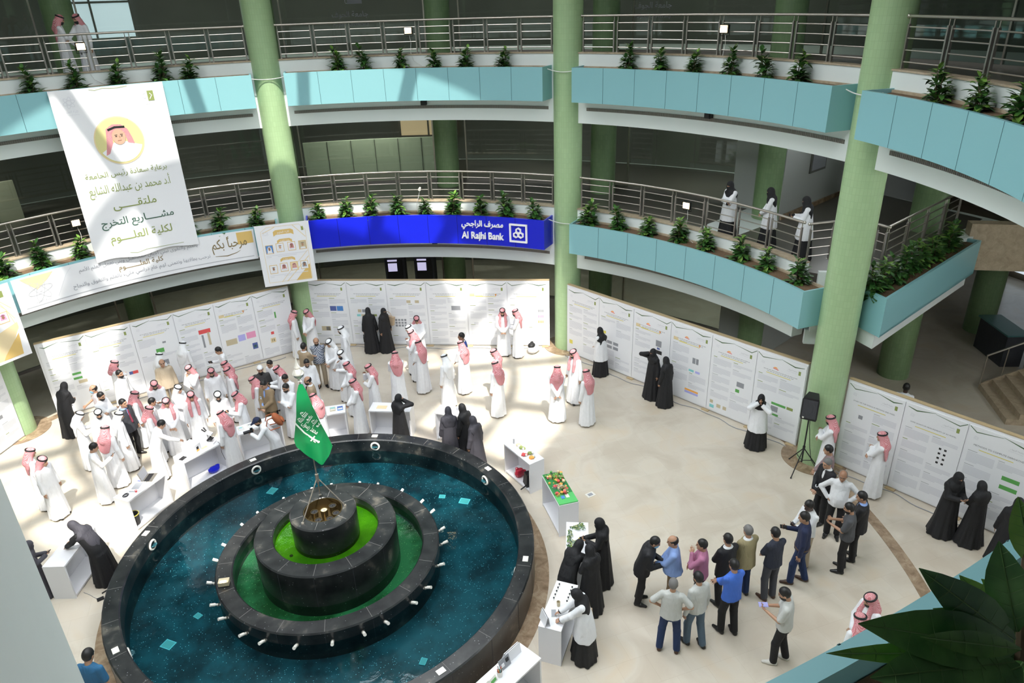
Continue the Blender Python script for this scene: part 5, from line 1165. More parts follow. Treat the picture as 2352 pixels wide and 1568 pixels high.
# floor things
item('power_adapter', 'black power adapter on the marble floor at the left of the fountain', 'adapter', (-4.62, 1.0, .02), .3, lambda b: b.box((0, 0, 0), (.13, .07, .04), 'black'))
item('cable', 'thin cord from the power adapter to the table at the left edge', 'cable', (0, 0, .006), 0, lambda b: b.tube([(-4.99, 1.35, .0), (-4.85, 1.22, 0), (-4.75, 1.1, 0), (-4.66, 1.02, .01)], .005, 'pic_grey', 5))
item('cable_coil', 'coil of black cable on the floor against the fountain wall at the left', 'cable', (-4.42, 1.30, .015), 0, lambda b: (b.torus((0, 0, 0), .10, .014, 'black', 18, 6), b.torus((.02, .03, .02), .085, .013, 'black', 18, 6), b.tube([(-.08, -.05, 0), (-.2, -.13, 0)], .013, 'black', 6)))
item('white_hose', 'white hose on the floor beside the fountain at the bottom left', 'hose', (0, 0, .02), 0, lambda b: b.tube([P(-104, 4.42, 0), P(-107, 4.50, .01), P(-110, 4.62, .02), P(-113, 4.5, .02), P(-118, 4.38, .02), P(-123, 4.36, .01)], .018, 'cable_white', 8))
item('floor_socket', 'small metal floor socket near the garden model', 'socket', (6.15, .42, .004), .2, lambda b: (b.box((0, 0, 0), (.22, .16, .01), 'pearl'), b.box((0, 0, .006), (.12, .09, .006), 'pic_grey')))
t = thing('backpack', 'white backpack with black top at the foot of the middle column', 'bag', (7.63, 8.12, 0), .6)
b = MB(); b.ball((0, 0, .13), (.24, .17, .14), 'sh_white', 12); b.ball((.13, -.02, .12), (.12, .14, .12), 'sh_white', 10); b.ball((-.12, .03, .16), (.10, .12, .13), 'sh_white', 9); b.build('body', t, smooth=True); b = MB(); b.ball((-.05, .04, .28), (.15, .12, .10), 'black', 10); b.ball((.02, .08, .31), (.08, .06, .09), 'black', 8); b.build('flap', t, smooth=True)
# loudspeaker on tripod
sp = thing('loudspeaker_stand', 'black tripod loudspeaker stand in front of the right column', 'stand', (11.42, -.62, 0), .97)
b = MB(); b.tube([(0, 0, .25), (0, 0, 1.55)], .018, 'black', 10); b.build('pole', sp, smooth=True)
b = MB(); b.cyl((0, 0, .62), .032, .10, 'black', 12); b.build('collar', sp); b = MB(); b.box((.05, 0, .67), (.05, .03, .03), 'black'); b.build('knob', sp)
for k in range(3):
    a = k * 2 * PI / 3 + .5; b = MB(); b.tube([(0, 0, .66), (.48 * math.cos(a), .48 * math.sin(a), .02)], .014, 'black', 8); b.tube([(0, 0, .3), (.26 * math.cos(a), .26 * math.sin(a), .34)], .009, 'black', 6); b.ball((.48 * math.cos(a), .48 * math.sin(a), .02), .022, 'black', 8); b.build('leg', sp, smooth=True)
t = thing('loudspeaker', 'black loudspeaker on the tripod stand by the right column', 'loudspeaker', (11.42, -.62, 1.55), math.radians(-50))
b = MB(); vs = [(x * w, y, z) for z, k in ((0, .9), (.06, 1), (.54, 1), (.60, .88)) for x, y, w in ((-.19, -.16, k), (.19, -.16, k), (.13, .16, k), (-.13, .16, k))]
b.add(vs, [(3, 2, 1, 0)] + [(4 * j + i, 4 * j + (i + 1) % 4, 4 * j + 4 + (i + 1) % 4, 4 * j + 4 + i) for j in range(3) for i in range(4)] + [(12, 13, 14, 15)], 'black'); cb_ = b.build('cabinet', t)
b = MB(); b.box((0, -.164, .30), (.32, .012, .50), 'suit_grey'); b.build('grille', cb_); b = MB(); b.box((-.12, -.172, .06), (.04, .006, .04), 'pearl'); b.build('badge', cb_)
b = MB(); b.tube([(0, .1, .1), (.03, .12, -.3), (.12, .1, -.9), (.2, .05, -1.2), (.5, -.1, -1.53)], .008, 'black', 6); b.build('speaker_cable', t, smooth=True)

# ---------------------------------------------------------------- side hall furniture
t = thing('reception_desk', 'dark reception counter with turquoise glass top in the side hall', 'desk', (21.2, 2.1, 0), 1.2)
b = MB(); b.box((0, 0, .52), (1.5, .6, 1.04), 'suit_grey'); b.build('counter', t); mat('pool_light_top', (.10, .25, .25), .3); b = MB(); b.box((0, 0, 1.07), (1.6, .7, .05), 'pool_light_top'); b.build('top', t)
t = thing('staircase', 'pale stone staircase rising out of the right side of the picture in the side hall', 'stairs', (18.9, .75, 0), -.55)
for i in range(14):
    b = MB(); b.box((.3 * i + .15, -1.0, .085 * (i + 1)), (.30, 2.0, .17 * (i + 1)), 'sand_stone'); b.build('step', t)
b = MB(); b.add([(0, .05, 0), (4.3, .05, 0), (4.3, .05, 2.6), (0, .05, .16), (0, 0, 0), (4.3, 0, 0), (4.3, 0, 2.6), (0, 0, .16)], [(0, 1, 2, 3), (7, 6, 5, 4), (0, 4, 5, 1), (1, 5, 6, 2), (2, 6, 7, 3), (3, 7, 4, 0)], 'sand_stone'); b.build('side_panel', t)
b = MB(); b.tube([(0, .0, .16), (0, 0, 1.1), (4.2, 0, 3.45), (4.2, 0, 2.5)], .03, 'steel', 8); [b.tube([(.5 * i, 0, .2 + .28 * i), (.5 * i, 0, 1.1 + .28 * i)], .015, 'steel', 6) for i in range(1, 9)]; b.build('handrail', t)

# ---------------------------------------------------------------- large plant close to the camera
ray_r, ray_u, ray_f = r2, u2, fw
def px(x, y, d):
    """point on the ray through a photograph pixel at distance d (used to lay out the near plant)"""
    v = (ray_f + ray_r * ((x - 1176) / FPX) - ray_u * ((y - 784) / FPX)); return CAM + v * d
np_ = thing('potted_shrub', 'large glossy leaved plant filling the bottom right corner close to the camera', 'plant', (1.19, -11.75, 8.97), 0, 'shrubs in the balcony planters'); no = np_.location.copy()
st_ = [Vector((1.19, -11.75, 8.95)), Vector((1.17, -11.74, 9.3)), px(2350, 1500, 1.40), px(2352, 1400, 1.38), px(2362, 1250, 1.38), px(2370, 1120, 1.36)]
b = MB(); b.tube([p - no for p in st_], [.018, .016, .014, .012, .009, .005], 'bark', 8); b.build('stem', np_, smooth=True)
leafmat('near_dark', (0.035, 0.125, 0.040), (0.15, 0.32, 0.10)); leafmat('near_mid', (0.05, 0.15, 0.03), (0.14, 0.30, 0.07)); leafmat('near_pale', (0.11, 0.27, 0.045), (0.30, 0.47, 0.13))
LEAF = [((2330, 1470), (2122, 1313), 105, 'near_dark', 1.38, 1.30, .10), ((2335, 1490), (1998, 1436), 135, 'near_dark', 1.38, 1.24, .12), ((2300, 1500), (1862, 1500), 52, 'near_pale', 1.42, 1.30, -.10), ((2335, 1450), (2294, 1240), 105, 'near_dark', 1.36, 1.33, .06),
        ((2345, 1470), (2205, 1322), 90, 'near_pale', 1.46, 1.46, .1), ((2330, 1520), (2030, 1552), 150, 'near_dark', 1.36, 1.22, .15), ((2345, 1490), (2112, 1462), 62, 'near_mid', 1.34, 1.24, .02), ((2368, 1300), (2338, 1140), 70, 'near_pale', 1.38, 1.36, .1),
        ((2365, 1420), (2330, 1300), 70, 'near_mid', 1.44, 1.46, .1), ((2350, 1400), (2255, 1330), 60, 'near_pale', 1.5, 1.5, .1), ((2345, 1530), (2180, 1590), 130, 'near_dark', 1.36, 1.26, .1), ((2350, 1520), (2290, 1620), 90, 'near_mid', 1.38, 1.3, .1),
        ((2340, 1480), (2150, 1400), 90, 'near_mid', 1.48, 1.44, .1), ((2350, 1540), (2230, 1500), 80, 'near_dark', 1.42, 1.36, .2), ((2365, 1250), (2440, 1180), 90, 'near_mid', 1.38, 1.36, .1), ((2355, 1400), (2480, 1400), 90, 'near_mid', 1.38, 1.36, .1), ((2330, 1500), (2060, 1500), 100, 'near_mid', 1.46, 1.36, .2)]
for (b0, t0, w, mt, d0, d1, cu) in LEAF:
    p = px(*b0, d0); q = px(*t0, d1); d = q - p; L = d.length; toc = (CAM - (p + q) / 2).normalized()
    b = MB(); leaf(b, p - no + toc * 0, d + toc * cu * L * .5, toc, L * .97, w / FPX * d0 * .88, mt, cu, 8, .24)
    s = d.normalized().cross(toc).normalized(); u = s.cross((d + toc * cu * L * .5).normalized()).normalized(); dd = (d + toc * cu * L * .5).normalized(); Lr = L * .97
    vn = [p - no + dd * (Lr * k / 7) - u * (cu * Lr * (k / 7) ** 2) + toc * .0015 for k in range(8)]
    b.tube(vn, [.0015] * 7 + [.0005], 'leaf_vein', 5)

    for k in range(1, 7):
        for sg in (-1, 1):
            hw = w / FPX * d0 * .88 * [0.10, 0.52, 0.84, 1.0, 0.96, 0.78, 0.46, 0.02][k] / 2; a_ = vn[k]; e_ = a_ + s * (sg * hw * .86) + u * (.24 * hw * .86) + dd * (hw * .55); b.tube([a_, (a_ + e_) / 2 + toc * .001, e_ + toc * .001], [.0006, .0005, .0002], 'leaf_vein', 4)
    o = b.build('leaf', np_, smooth=True, fix=False)
# ---------------------------------------------------------------- people: bodies and clothes grown from distance fields
V3 = lambda *a: np.array(a, dtype=np.float64)
class Fld:
    def __init__(s, lo, hi, h):
        s.lo = np.array(lo); s.h = h; s.n = np.maximum(np.ceil((np.array(hi) - s.lo) / h).astype(int) + 1, 3)
        s.ax = [(s.lo[i] + h * np.arange(s.n[i])).astype(np.float32) for i in range(3)]
        s.F = np.full(s.n, 0.3, np.float32)
    def sl(s, lo, hi):
        a = np.clip(np.floor((np.array(lo) - s.lo) / s.h).astype(int), 0, s.n - 1); b = np.clip(np.ceil((np.array(hi) - s.lo) / s.h).astype(int) + 1, 1, s.n)
        S_ = tuple(slice(a[i], max(b[i], a[i] + 1)) for i in range(3))
        X, Y, Z = s.ax[0][S_[0]][:, None, None], s.ax[1][S_[1]][None, :, None], s.ax[2][S_[2]][None, None, :]
        return S_, X, Y, Z
    def mn(s, S_, d, k):
        f = s.F[S_]
        if k > 0:
            hh = np.maximum(k - np.abs(f - d), 0) / k; s.F[S_] = np.minimum(f, d) - hh * hh * k * 0.25
        else: s.F[S_] = np.minimum(f, d)
    def mx(s, S_, d): s.F[S_] = np.maximum(s.F[S_], d)
    def dcone(s, a, b, r1, r2, m):
        a = np.asarray(a, float); b = np.asarray(b, float); r = max(r1, r2) + m
        S_, X, Y, Z = s.sl(np.minimum(a, b) - r, np.maximum(a, b) + r); ba = b - a; L2 = max(ba @ ba, 1e-9)
        px, py, pz = X - np.float32(a[0]), Y - np.float32(a[1]), Z - np.float32(a[2])
        t = np.clip((px * np.float32(ba[0]) + py * np.float32(ba[1]) + pz * np.float32(ba[2])) / np.float32(L2), 0, 1)
        return S_, np.sqrt((px - t * np.float32(ba[0])) ** 2 + (py - t * np.float32(ba[1])) ** 2 + (pz - t * np.float32(ba[2])) ** 2) - (np.float32(r1) + t * np.float32(r2 - r1))
    def cone(s, a, b, r1, r2, k=0.03): S_, d = s.dcone(a, b, r1, r2, 0.06); s.mn(S_, d, k)
    def dell(s, c, r, R, m):
        c = np.asarray(c, float); r = np.asarray(r, float); q = r.max() + m
        S_, X, Y, Z = s.sl(c - q, c + q); p = [X - np.float32(c[0]), Y - np.float32(c[1]), Z - np.float32(c[2])]
        if R is not None: p = [np.float32(R[0, i]) * p[0] + np.float32(R[1, i]) * p[1] + np.float32(R[2, i]) * p[2] for i in range(3)]
        k = np.sqrt((p[0] / r[0]) ** 2 + (p[1] / r[1]) ** 2 + (p[2] / r[2]) ** 2)
        return S_, (k - 1) * np.float32(r.min()), p
    def ell(s, c, r, R=None, k=0.03): S_, d, _ = s.dell(c, r, R, 0.05); s.mn(S_, d, k)
    def cut_ell(s, c, r, R=None): S_, d, _ = s.dell(c, r, R, 0.03); s.mx(S_, -d)
    def cut_cone(s, a, b, r1, r2): S_, d = s.dcone(a, b, r1, r2, 0.02); s.mx(S_, -d)
    def prof(s, rows, k=0.03, amp=0.0, nf=9, ph=0.0, z0=None):
        rows = sorted(rows, key=lambda q: q[0]); A = np.array(rows); m = A[:, 3:5].max() + 0.08; cy = A[:, 2]; cx = A[:, 1]
        S_, X, Y, Z = s.sl((cx.min() - m, cy.min() - m, A[0, 0] - 0.05), (cx.max() + m, cy.max() + m, A[-1, 0] + 0.05))
        z = Z.ravel(); I = lambda j: np.interp(z, A[:, 0], A[:, j]).astype(np.float32)[None, None, :]
        x, y, rx, ry = X - I(1), Y - I(2), I(3), I(4)
        if amp:
            th = np.arctan2(y, x); f = np.clip((A[-1, 0] - z) / (A[-1, 0] - A[0, 0]), 0, 1).astype(np.float32)[None, None, :]
            g = 1 + amp * f * (np.sin(nf * th + ph + 1.5 * f) + 0.6 * np.sin((nf * 2 - 3) * th + 2 * ph))
            rx = rx * g; ry = ry * g
        d = (np.sqrt((x / rx) ** 2 + (y / ry) ** 2) - 1) * np.minimum(rx, ry)
        d = np.maximum(np.maximum(d, np.float32(A[0, 0]) - Z), Z - np.float32(A[-1, 0]))
        s.mn(S_, d, k)
    def below(s, z): S_, X, Y, Z = s.sl(s.lo - 1, s.lo + 9); s.mx(S_, np.float32(z) - Z)
def surf(fld):
    F = fld.F; F[0] = F[-1] = 0.1; F[:, 0] = F[:, -1] = 0.1; F[:, :, 0] = F[:, :, -1] = 0.1
    ins = F < 0; n = ins.astype(np.int8)
    c = n[:-1, :-1, :-1] + n[1:, :-1, :-1] + n[:-1, 1:, :-1] + n[1:, 1:, :-1] + n[:-1, :-1, 1:] + n[1:, :-1, 1:] + n[:-1, 1:, 1:] + n[1:, 1:, 1:]
    I, J, K = np.nonzero((c > 0) & (c < 8)); m = len(I)
    if not m: return None
    idx = np.full(c.shape, -1, np.int32); idx[I, J, K] = np.arange(m)
    acc = np.zeros((m, 3), np.float32); cnt = np.zeros(m, np.float32)
    cs = [(a, b, d) for a in (0, 1) for b in (0, 1) for d in (0, 1)]
    for p in cs:
        for ax in range(3):
            if p[ax]: continue
            q = list(p); q[ax] = 1
            f0 = F[I + p[0], J + p[1], K + p[2]]; f1 = F[I + q[0], J + q[1], K + q[2]]
            e = (f0 < 0) != (f1 < 0); t = np.where(e, f0 / np.where(e, f0 - f1, 1), 0)
            for j in range(3): acc[:, j] += np.where(e, p[j] + (t if j == ax else 0), 0)
            cnt += e
    v = (np.stack([I, J, K], 1) + acc / cnt[:, None]) * fld.h + fld.lo
    quads = []
    for ax in range(3):
        s0 = [slice(None)] * 3; s1 = [slice(None)] * 3; s0[ax] = slice(0, -1); s1[ax] = slice(1, None)
        A, B_ = ins[tuple(s0)], ins[tuple(s1)]; E = np.argwhere(A != B_)
        u, w = (ax + 1) % 3, (ax + 2) % 3
        ok = (E[:, u] > 0) & (E[:, w] > 0) & (E[:, u] < ins.shape[u] - 1) & (E[:, w] < ins.shape[w] - 1); E = E[ok]
        if not len(E): continue
        g = []
        for du, dw in ((-1, -1), (0, -1), (0, 0), (-1, 0)):
            o = E.copy(); o[:, u] += du; o[:, w] += dw; g.append(idx[o[:, 0], o[:, 1], o[:, 2]])
        q = np.stack(g, 1); fl = ~A[E[:, 0], E[:, 1], E[:, 2]]; q[fl] = q[fl][:, ::-1]; quads.append(q)
    return v, np.concatenate(quads)
def np_mesh(name, v, q, mats, parent=None, midx=None):
    me = bpy.data.meshes.new(name); me.vertices.add(len(v)); me.vertices.foreach_set('co', v.astype(np.float32).ravel())
    me.loops.add(q.size); me.loops.foreach_set('vertex_index', q.astype(np.int32).ravel()); me.polygons.add(len(q))
    me.polygons.foreach_set('loop_start', np.arange(0, q.size, 4, dtype=np.int32)); me.polygons.foreach_set('use_smooth', np.ones(len(q), bool))
    for m in mats: me.materials.append(M[m])
    if midx is not None: me.polygons.foreach_set('material_index', midx.astype(np.int32))
    me.update(calc_edges=True)
    o = bpy.data.objects.new(name, me); COL.objects.link(o)
    if parent is not None: o.parent = parent
    return o
def rotm(ax, a):
    c, s = math.cos(a), math.sin(a)
    return np.array([[1, 0, 0], [0, c, -s], [0, s, c]]) if ax == 'x' else np.array([[c, -s, 0], [s, c, 0], [0, 0, 1]])
def ik(Sh, W_, l1, l2, pole):
    d = W_ - Sh; L = np.linalg.norm(d); mxl = (l1 + l2) * 0.995
    if L > mxl: W_ = Sh + d / L * mxl; d = W_ - Sh; L = mxl
    u = d / L; a = (l1 * l1 - l2 * l2 + L * L) / (2 * L); h = math.sqrt(max(l1 * l1 - a * a, 0)); p = pole - u * (pole @ u); p = p / (np.linalg.norm(p) + 1e-9)
    return Sh + u * a + p * h, W_
POSE = {  # wrist target of each hand (x outward for its own side, y forward, z up) and elbow pole
    'dn': (((.25, .02, .86), (.4, -1, 0)),) * 2,
    'cl': (((.03, .25, .98), (1, -.4, -.3)), ((.02, .24, 1.00), (1, -.4, -.3))),
    'cr': (((-.12, .24, 1.14), (1, .1, -.7)), ((-.10, .21, 1.20), (1, .1, -.7))),
    'bk': (((.02, -.22, .93), (1, -.6, 0)), ((.02, -.2, .96), (1, -.6, 0))),
    'ph': (((.08, .32, 1.20), (.45, -.35, -1)), ((.25, .02, .86), (.4, -1, 0))),
    'pl': (((.08, .32, 1.20), (.45, -.35, -1)), ((.0, .24, 1.08), (1, -.2, -.6))),
    'p2': (((.07, .31, 1.16), (.45, -.35, -1)),) * 2,
    'ch': (((.05, .20, 1.40), (.5, .2, -1)), ((-.06, .22, 1.12), (1, 0, -.6))),
    'hp': (((.20, .06, 1.02), (1, -.4, .1)),) * 2,
    'rc': (((.10, .50, 1.02), (1, -.3, -.8)), ((.25, .06, .88), (.4, -1, 0))),
    'r2': (((.10, .48, .98), (1, -.3, -.8)), ((.08, .44, .98), (1, -.3, -.8))),
    'fc': (((.07, .16, 1.50), (1, .5, -.6)), ((.05, .17, 1.46), (1, .5, -.6))),
    'cm': (((.09, .28, 1.42), (1, .2, -1)), ((.05, .34, 1.40), (1, .2, -1))),
    'hc': (((.12, .10, 1.56), (1, .4, -.5)), ((.25, .02, .86), (.4, -1, 0))),
    'wt': (((.24, .30, 1.06), (1, -.6, -.6)), ((.25, .02, .86), (.4, -1, 0))),
}
HAND = {}
def person(x, y, z0, H, hd, kind, head, pose, opt, label, h=0.013):
    s = H / 1.75; O = dict(a.split('=') for a in opt.split()) if opt else {}
    sd = int(abs(x * 917 + y * 431)) % 997; rn = random.Random(sd)
    G = lambda k, d=0.0: float(O.get(k, d))
    fem = kind == 'A'; sw = .155 if fem else .172; th = G('lean'); bel = G('belly'); skin = O.get('skin', 'skin_a'); wide = 1 + G('w')
    def T(p):
        p = np.asarray(p, float)
        if th:
            f = min(1, max(0, (p[2] - .85) / .25)); a = th * f; yy, zz = p[1], p[2] - .92
            p = V3(p[0], yy * math.cos(a) + zz * math.sin(a), .92 + zz * math.cos(a) - yy * math.sin(a))
        return p * s
    Rh = rotm('z', -math.radians(G('hy'))) @ rotm('x', -math.radians(G('hp', 14)) - th * 0.55)
    nk = T((0, 0, 1.475)); hc = nk + Rh @ (V3(0, .022, .135) * s)
    hp = lambda *a: hc + Rh @ (V3(*a) * s)
    er = lambda *a: V3(*a) * s
    # --- arms
    arms = []
    ps = POSE[pose]; ps = (ps[1], ps[0]) if O.get('lh') else ps
    for i, sg in ((0, 1), (1, -1)):
        (wx, wy, wz), pole = ps[i]; Sh = T((sg * sw, -.005, 1.395)); jit = (rn.uniform(-.02, .02), rn.uniform(-.015, .015), rn.uniform(-.02, .02))
        if pose in ('rc', 'r2', 'dn', 'hp'): jit = tuple(q * .4 for q in jit)
        W_ = T((sg * wx * (wide if pose == 'dn' else 1) + jit[0], wy + jit[1] + (bel if pose in ('cl', 'cr') else 0), wz + jit[2]))
        if pose in ('rc', 'r2') and th: W_ = V3(sg * wx, wy + .42 * math.sin(th), 0.96) * s if (wy > .3) else W_
        E_, W_ = ik(Sh, W_, .285 * s, .25 * s, V3(sg * pole[0], pole[1], pole[2])); arms.append((sg, Sh, E_, W_))
    # --- legs
    st = G('step'); fw_ = .10 if not fem else .085
    legs = []
    for sg in (1, -1):
        fy = st * sg * .5 + rn.uniform(-.02, .02); hipj = V3(sg * .09, 0, .92) * s; ank = V3(sg * (fw_ + G('spread')), fy - .03, .085) * s; knee = (hipj + ank) / 2 + V3(sg * .012, .035 + abs(st) * .05, 0) * s
        legs.append((sg, hipj, knee, ank))
    top = hc[2] + .16 * s
    allp = [q for a in arms for q in a[1:]] + [hc]; P_ = np.array(allp)
    lo = np.minimum(P_.min(0) - .25, V3(-.36, -.34, -.02)); hi = np.maximum(P_.max(0) + .25, V3(.36, .36, top + .04)); lo[2] = -.03; hi[2] = max(hi[2] if P_[:, 2].max() > top else 0, top + .05)
    # --- body
    B = Fld(lo, hi, h)
    for a, b_, r in (((-.078, 0, 1.27), (.078, 0, 1.27), .082), ((-.12 * sw / .18, -.005, 1.375), (.12 * sw / .18, -.005, 1.375), .052), ((-.06, .0 + bel * .4, 1.08), (.06, .0 + bel * .4, 1.08), .088 + bel * .4), ((-.07, 0, .94), (.07, 0, .94), .09), ((0, 0, 1.1), (0, 0, 1.3), .075)):
        B.cone(T(a), T(b_), r * s, r * s, .03 * s)
    B.cone(T((0, -.012, 1.40)), hp(0, -.02, -.07), .058 * s, .052 * s, .03 * s)
    B.ell(hp(0, -.008, .018), er(.076, .094, .105), Rh, .02 * s); B.ell(hp(0, .022, -.05), er(.058, .068, .070), Rh, .03 * s); B.cone(hp(0, .068, -.095), hp(0, .072, -.095), .018 * s, .018 * s, .03 * s)
    B.cone(hp(0, .090, .008), hp(0, .104, -.026), .009 * s, .014 * s, .012 * s); B.ell(hp(.077, -.012, -.008), er(.013, .024, .033), Rh, .008 * s); B.ell(hp(-.077, -.012, -.008), er(.013, .024, .033), Rh, .008 * s)
    B.cone(hp(-.036, .082, .030), hp(.036, .082, .030), .012 * s, .012 * s, .012 * s); B.cone(hp(-.018, .082, -.058), hp(.018, .082, -.058), .009 * s, .009 * s, .01 * s)
    for sg in (1, -1): B.cut_ell(hp(sg * .031, .102, .010), er(.017, .012, .010), Rh)
    for sg, hj, kn, an in legs:
        B.cone(hj, kn, .082 * s, .056 * s, .03 * s); B.cone(kn, an, .056 * s, .038 * s, .02 * s); B.cone(an + V3(0, -.03, -.05) * s, an + V3(sg * .03, .15, -.058) * s, .034 * s, .026 * s, .02 * s)
    hands = []
    for i, (sg, Sh, E_, W_) in enumerate(arms):
        B.cone(Sh, E_, .043 * s, .035 * s, .02 * s); B.cone(E_, W_, .036 * s, .026 * s, .015 * s)
        d = W_ - E_; d /= np.linalg.norm(d); grip = pose in ('ph', 'p2', 'pl', 'cm', 'wt') and (ps[i][0][2] > .95)
        if pose in ('cl', 'bk', 'cr'): d = d + V3(-sg * .5, 0, 0); d /= np.linalg.norm(d)
        if pose in ('rc', 'r2') and ps[i][0][1] > .3: d = d + V3(0, .5, -.1); d /= np.linalg.norm(d)
        nn = V3(-sg, .15, 0) if pose not in ('rc', 'r2', 'p2', 'ph', 'pl', 'cl', 'bk') else V3(-sg * .35, 0 if not grip else .4, -1 if not grip else .3)
        nn = nn - d * (nn @ d); nn /= np.linalg.norm(nn); w = np.cross(d, nn)
        if w @ V3(0, 1, .3) < 0: w = -w
        pc = W_ + d * .045 * s
        for o_ in (-.022, 0, .022): B.cone(W_ + d * .015 * s + w * o_ * .7 * s, W_ + d * .078 * s + w * o_ * s, .017 * s, .0125 * s, .008 * s)
        c1, c2 = (.9, 1.3) if grip or pose == 'hp' else ((.35, .5) if pose == 'dn' else (.25, .35))
        for j, fl_ in enumerate((.036, .041, .038, .030)):
            b0 = W_ + d * (.082 - .004 * abs(j - 1.5)) * s + w * (.033 - .022 * j) * s * 1.0; dd = d + w * (.10 - .075 * j)
            e1 = dd * math.cos(c1 * .6) + nn * math.sin(c1 * .6); e1 /= np.linalg.norm(e1); m1 = b0 + e1 * fl_ * s; e2 = dd * math.cos(c2) + nn * math.sin(c2); e2 /= np.linalg.norm(e2); m2 = m1 + e2 * fl_ * .95 * s
            B.cone(b0 - d * .01 * s, m1, .0092 * s, .0088 * s, .003 * s); B.cone(m1, m2, .0088 * s, .0076 * s, .003 * s)
        t0 = W_ + d * .025 * s + w * .022 * s; t1 = t0 + (d * .6 + w * .75 + nn * .25) * .038 * s; t2 = t1 + (d * .9 + w * .25 + nn * .35) * .032 * s
        B.cone(t0, t1, .0115 * s, .010 * s, .006 * s); B.cone(t1, t2, .010 * s, .0085 * s, .004 * s)
        hands.append((W_ + d * .085 * s + nn * .025 * s, d, nn))
    v, q = surf(B)
    fc = v[q].mean(1); lc = (fc - hc) @ Rh / s; mi = np.zeros(len(q), int)
    for sg in (1, -1): mi[(np.abs(lc[:, 0] - sg * .031) < .016) & (np.abs(lc[:, 2] - .010) < .008) & (lc[:, 1] > .06)] = 1
    for sg in (1, -1): mi[(np.abs(lc[:, 0] - sg * .034) < .021) & (np.abs(lc[:, 2] - .032) < .007) & (lc[:, 1] > .07)] = 2
    mi[(np.abs(lc[:, 0]) < .024) & (np.abs(lc[:, 2] + .058) < .008) & (lc[:, 1] > .07)] = 3
    hair = O.get('hair', 'hair_black')
    body = np_mesh('person', v, q, [skin, 'eye_dark', hair, 'lip'], None, mi)
    body.location = (x, y, z0); body.rotation_euler = (0, 0, -math.radians(hd)); tag(body, label, 'person', 'visitors in the atrium')
    def part(name, F, mt, mats2=None, mi2=None):
        r = surf(F)
        if r is None: return None
        return np_mesh(name, r[0], r[1], [mt], body)
    hk = h * 1.15
    def spine(F, g=0.0):
        if th > .2:
            for q in (-.06, .06): F.cone(T((q, 0, .90)), T((q * 1.3, 0, 1.34)), (.132 + g) * s, (.122 + g) * s, .03 * s)
            F.cone(T((0, 0, 1.30)), T((0, 0, 1.47)), (.125 + g) * s, (.075 + g) * s, .03 * s); F.cone(T((-sw + .04, 0, 1.38)), T((sw - .04, 0, 1.38)), (.075 + g) * s, (.075 + g) * s, .03 * s)
    def sleeves(F, r0, r1, r2, frac=1.0, k=.035, fl_=0):
        for sg, Sh, E_, W_ in arms:
            F.cone(Sh, E_, r0 * s, r1 * s, k * s)
            if frac > .5: F.cone(E_, E_ + (W_ - E_) * frac, r1 * s, r2 * s, .02 * s)
    def rows(R, dw=0.0):
        out = []
        for zz, rx, ry in R:
            c = T((0, -.005 + (bel if .9 < zz < 1.25 else 0) * .5, zz)); out.append((c[2], 0, c[1], (rx * (sw / .18 if zz > 1.25 else 1) * wide + dw) * s, (ry + (bel if .85 < zz < 1.28 else bel * .5 if zz < .85 and kind == 'T' else 0) + dw) * s))
        return out
    TOPR = [(1.485, .062, .060), (1.455, .11, .078), (1.425, .158, .088), (1.385, .190, .102), (1.28, .192, .120), (1.10, .180, .124)]
    ph = rn.uniform(0, 6)
    if kind == 'T':
        F = Fld(lo, hi, hk); F.prof(rows(TOPR + [(.95, .20, .142), (.6, .215, .165), (.3, .235, .19), (.06 + G('hem'), .25, .205 + abs(st) * .3)]), .02, .05, 8, ph); sleeves(F, .062, .056, .052)
        spine(F); part('thobe', F, O.get('col', 'thobe'))
    elif kind == 'A':
        F = Fld(lo, hi, hk); F.prof(rows(TOPR[:-1] + [(1.10, .195, .145), (.8, .222, .18), (.4, .262, .22), (.015, .30 + G('skirt'), .265 + G('skirt'))]), .02, .055, 9, ph); sleeves(F, .066, .062, .058)
        spine(F); part('abaya', F, O.get('col', 'abaya'))
        if 'coat' in O:
            F = Fld(lo, hi, hk); F.prof(rows([(a, b_ + .016, c + .016) for a, b_, c in TOPR[1:-1]] + [(1.10, .215, .165), (.8, .245, .205), (.58, .27, .23)]), .02, .03, 7, ph); sleeves(F, .074, .068, .062, .95)
            spine(F, .016); part('lab_coat', F, 'lab_coat')
    else:
        pt, shc = O.get('pt', 'pt_black'), O.get('sh', 'sh_white')
        F = Fld(lo, hi, hk); F.prof(rows([(.97, .160, .112), (.92, .172, .122), (.84, .172, .124)]), .03)
        for sg, hj, kn, an in legs: F.cone(hj, kn, .090 * s, .070 * s, .02 * s); F.cone(kn, an + V3(0, .0, .0), .074 * s, .066 * s, .02 * s)
        F.below(.055 * s); part('trousers', F, pt)
        jk = O.get('jk'); fr = .30 if 'short' in O else 1.0
        F = Fld(lo, hi, hk); F.prof(rows(TOPR + [(1.0, .186, .136), (.89 if not jk else .95, .196, .146)]), .02, .02, 7, ph)
        if 'short' in O:
            for sg, Sh, E_, W_ in arms: F.cone(Sh, Sh + (E_ - Sh) * .8, .060 * s, .064 * s, .03 * s)
        else: sleeves(F, .058, .051, .043)
        spine(F); shirt = part('shirt', F, shc)
        if jk:
            F = Fld(lo, hi, hk); F.prof(rows([(a, b_ + .016, c + .016) for a, b_, c in TOPR[1:]] + [(.95, .21, .16), (.80, .222, .168)]), .02, .02, 7, ph); sleeves(F, .069, .061, .053, .96)
            if 'open' in O: F.cut_cone(T((0, .15, 1.46)), T((0, .20 + bel, 1.05)), .075 * s, .05 * s)
            spine(F, .016) if 'open' not in O else None; part('jacket', F, jk)
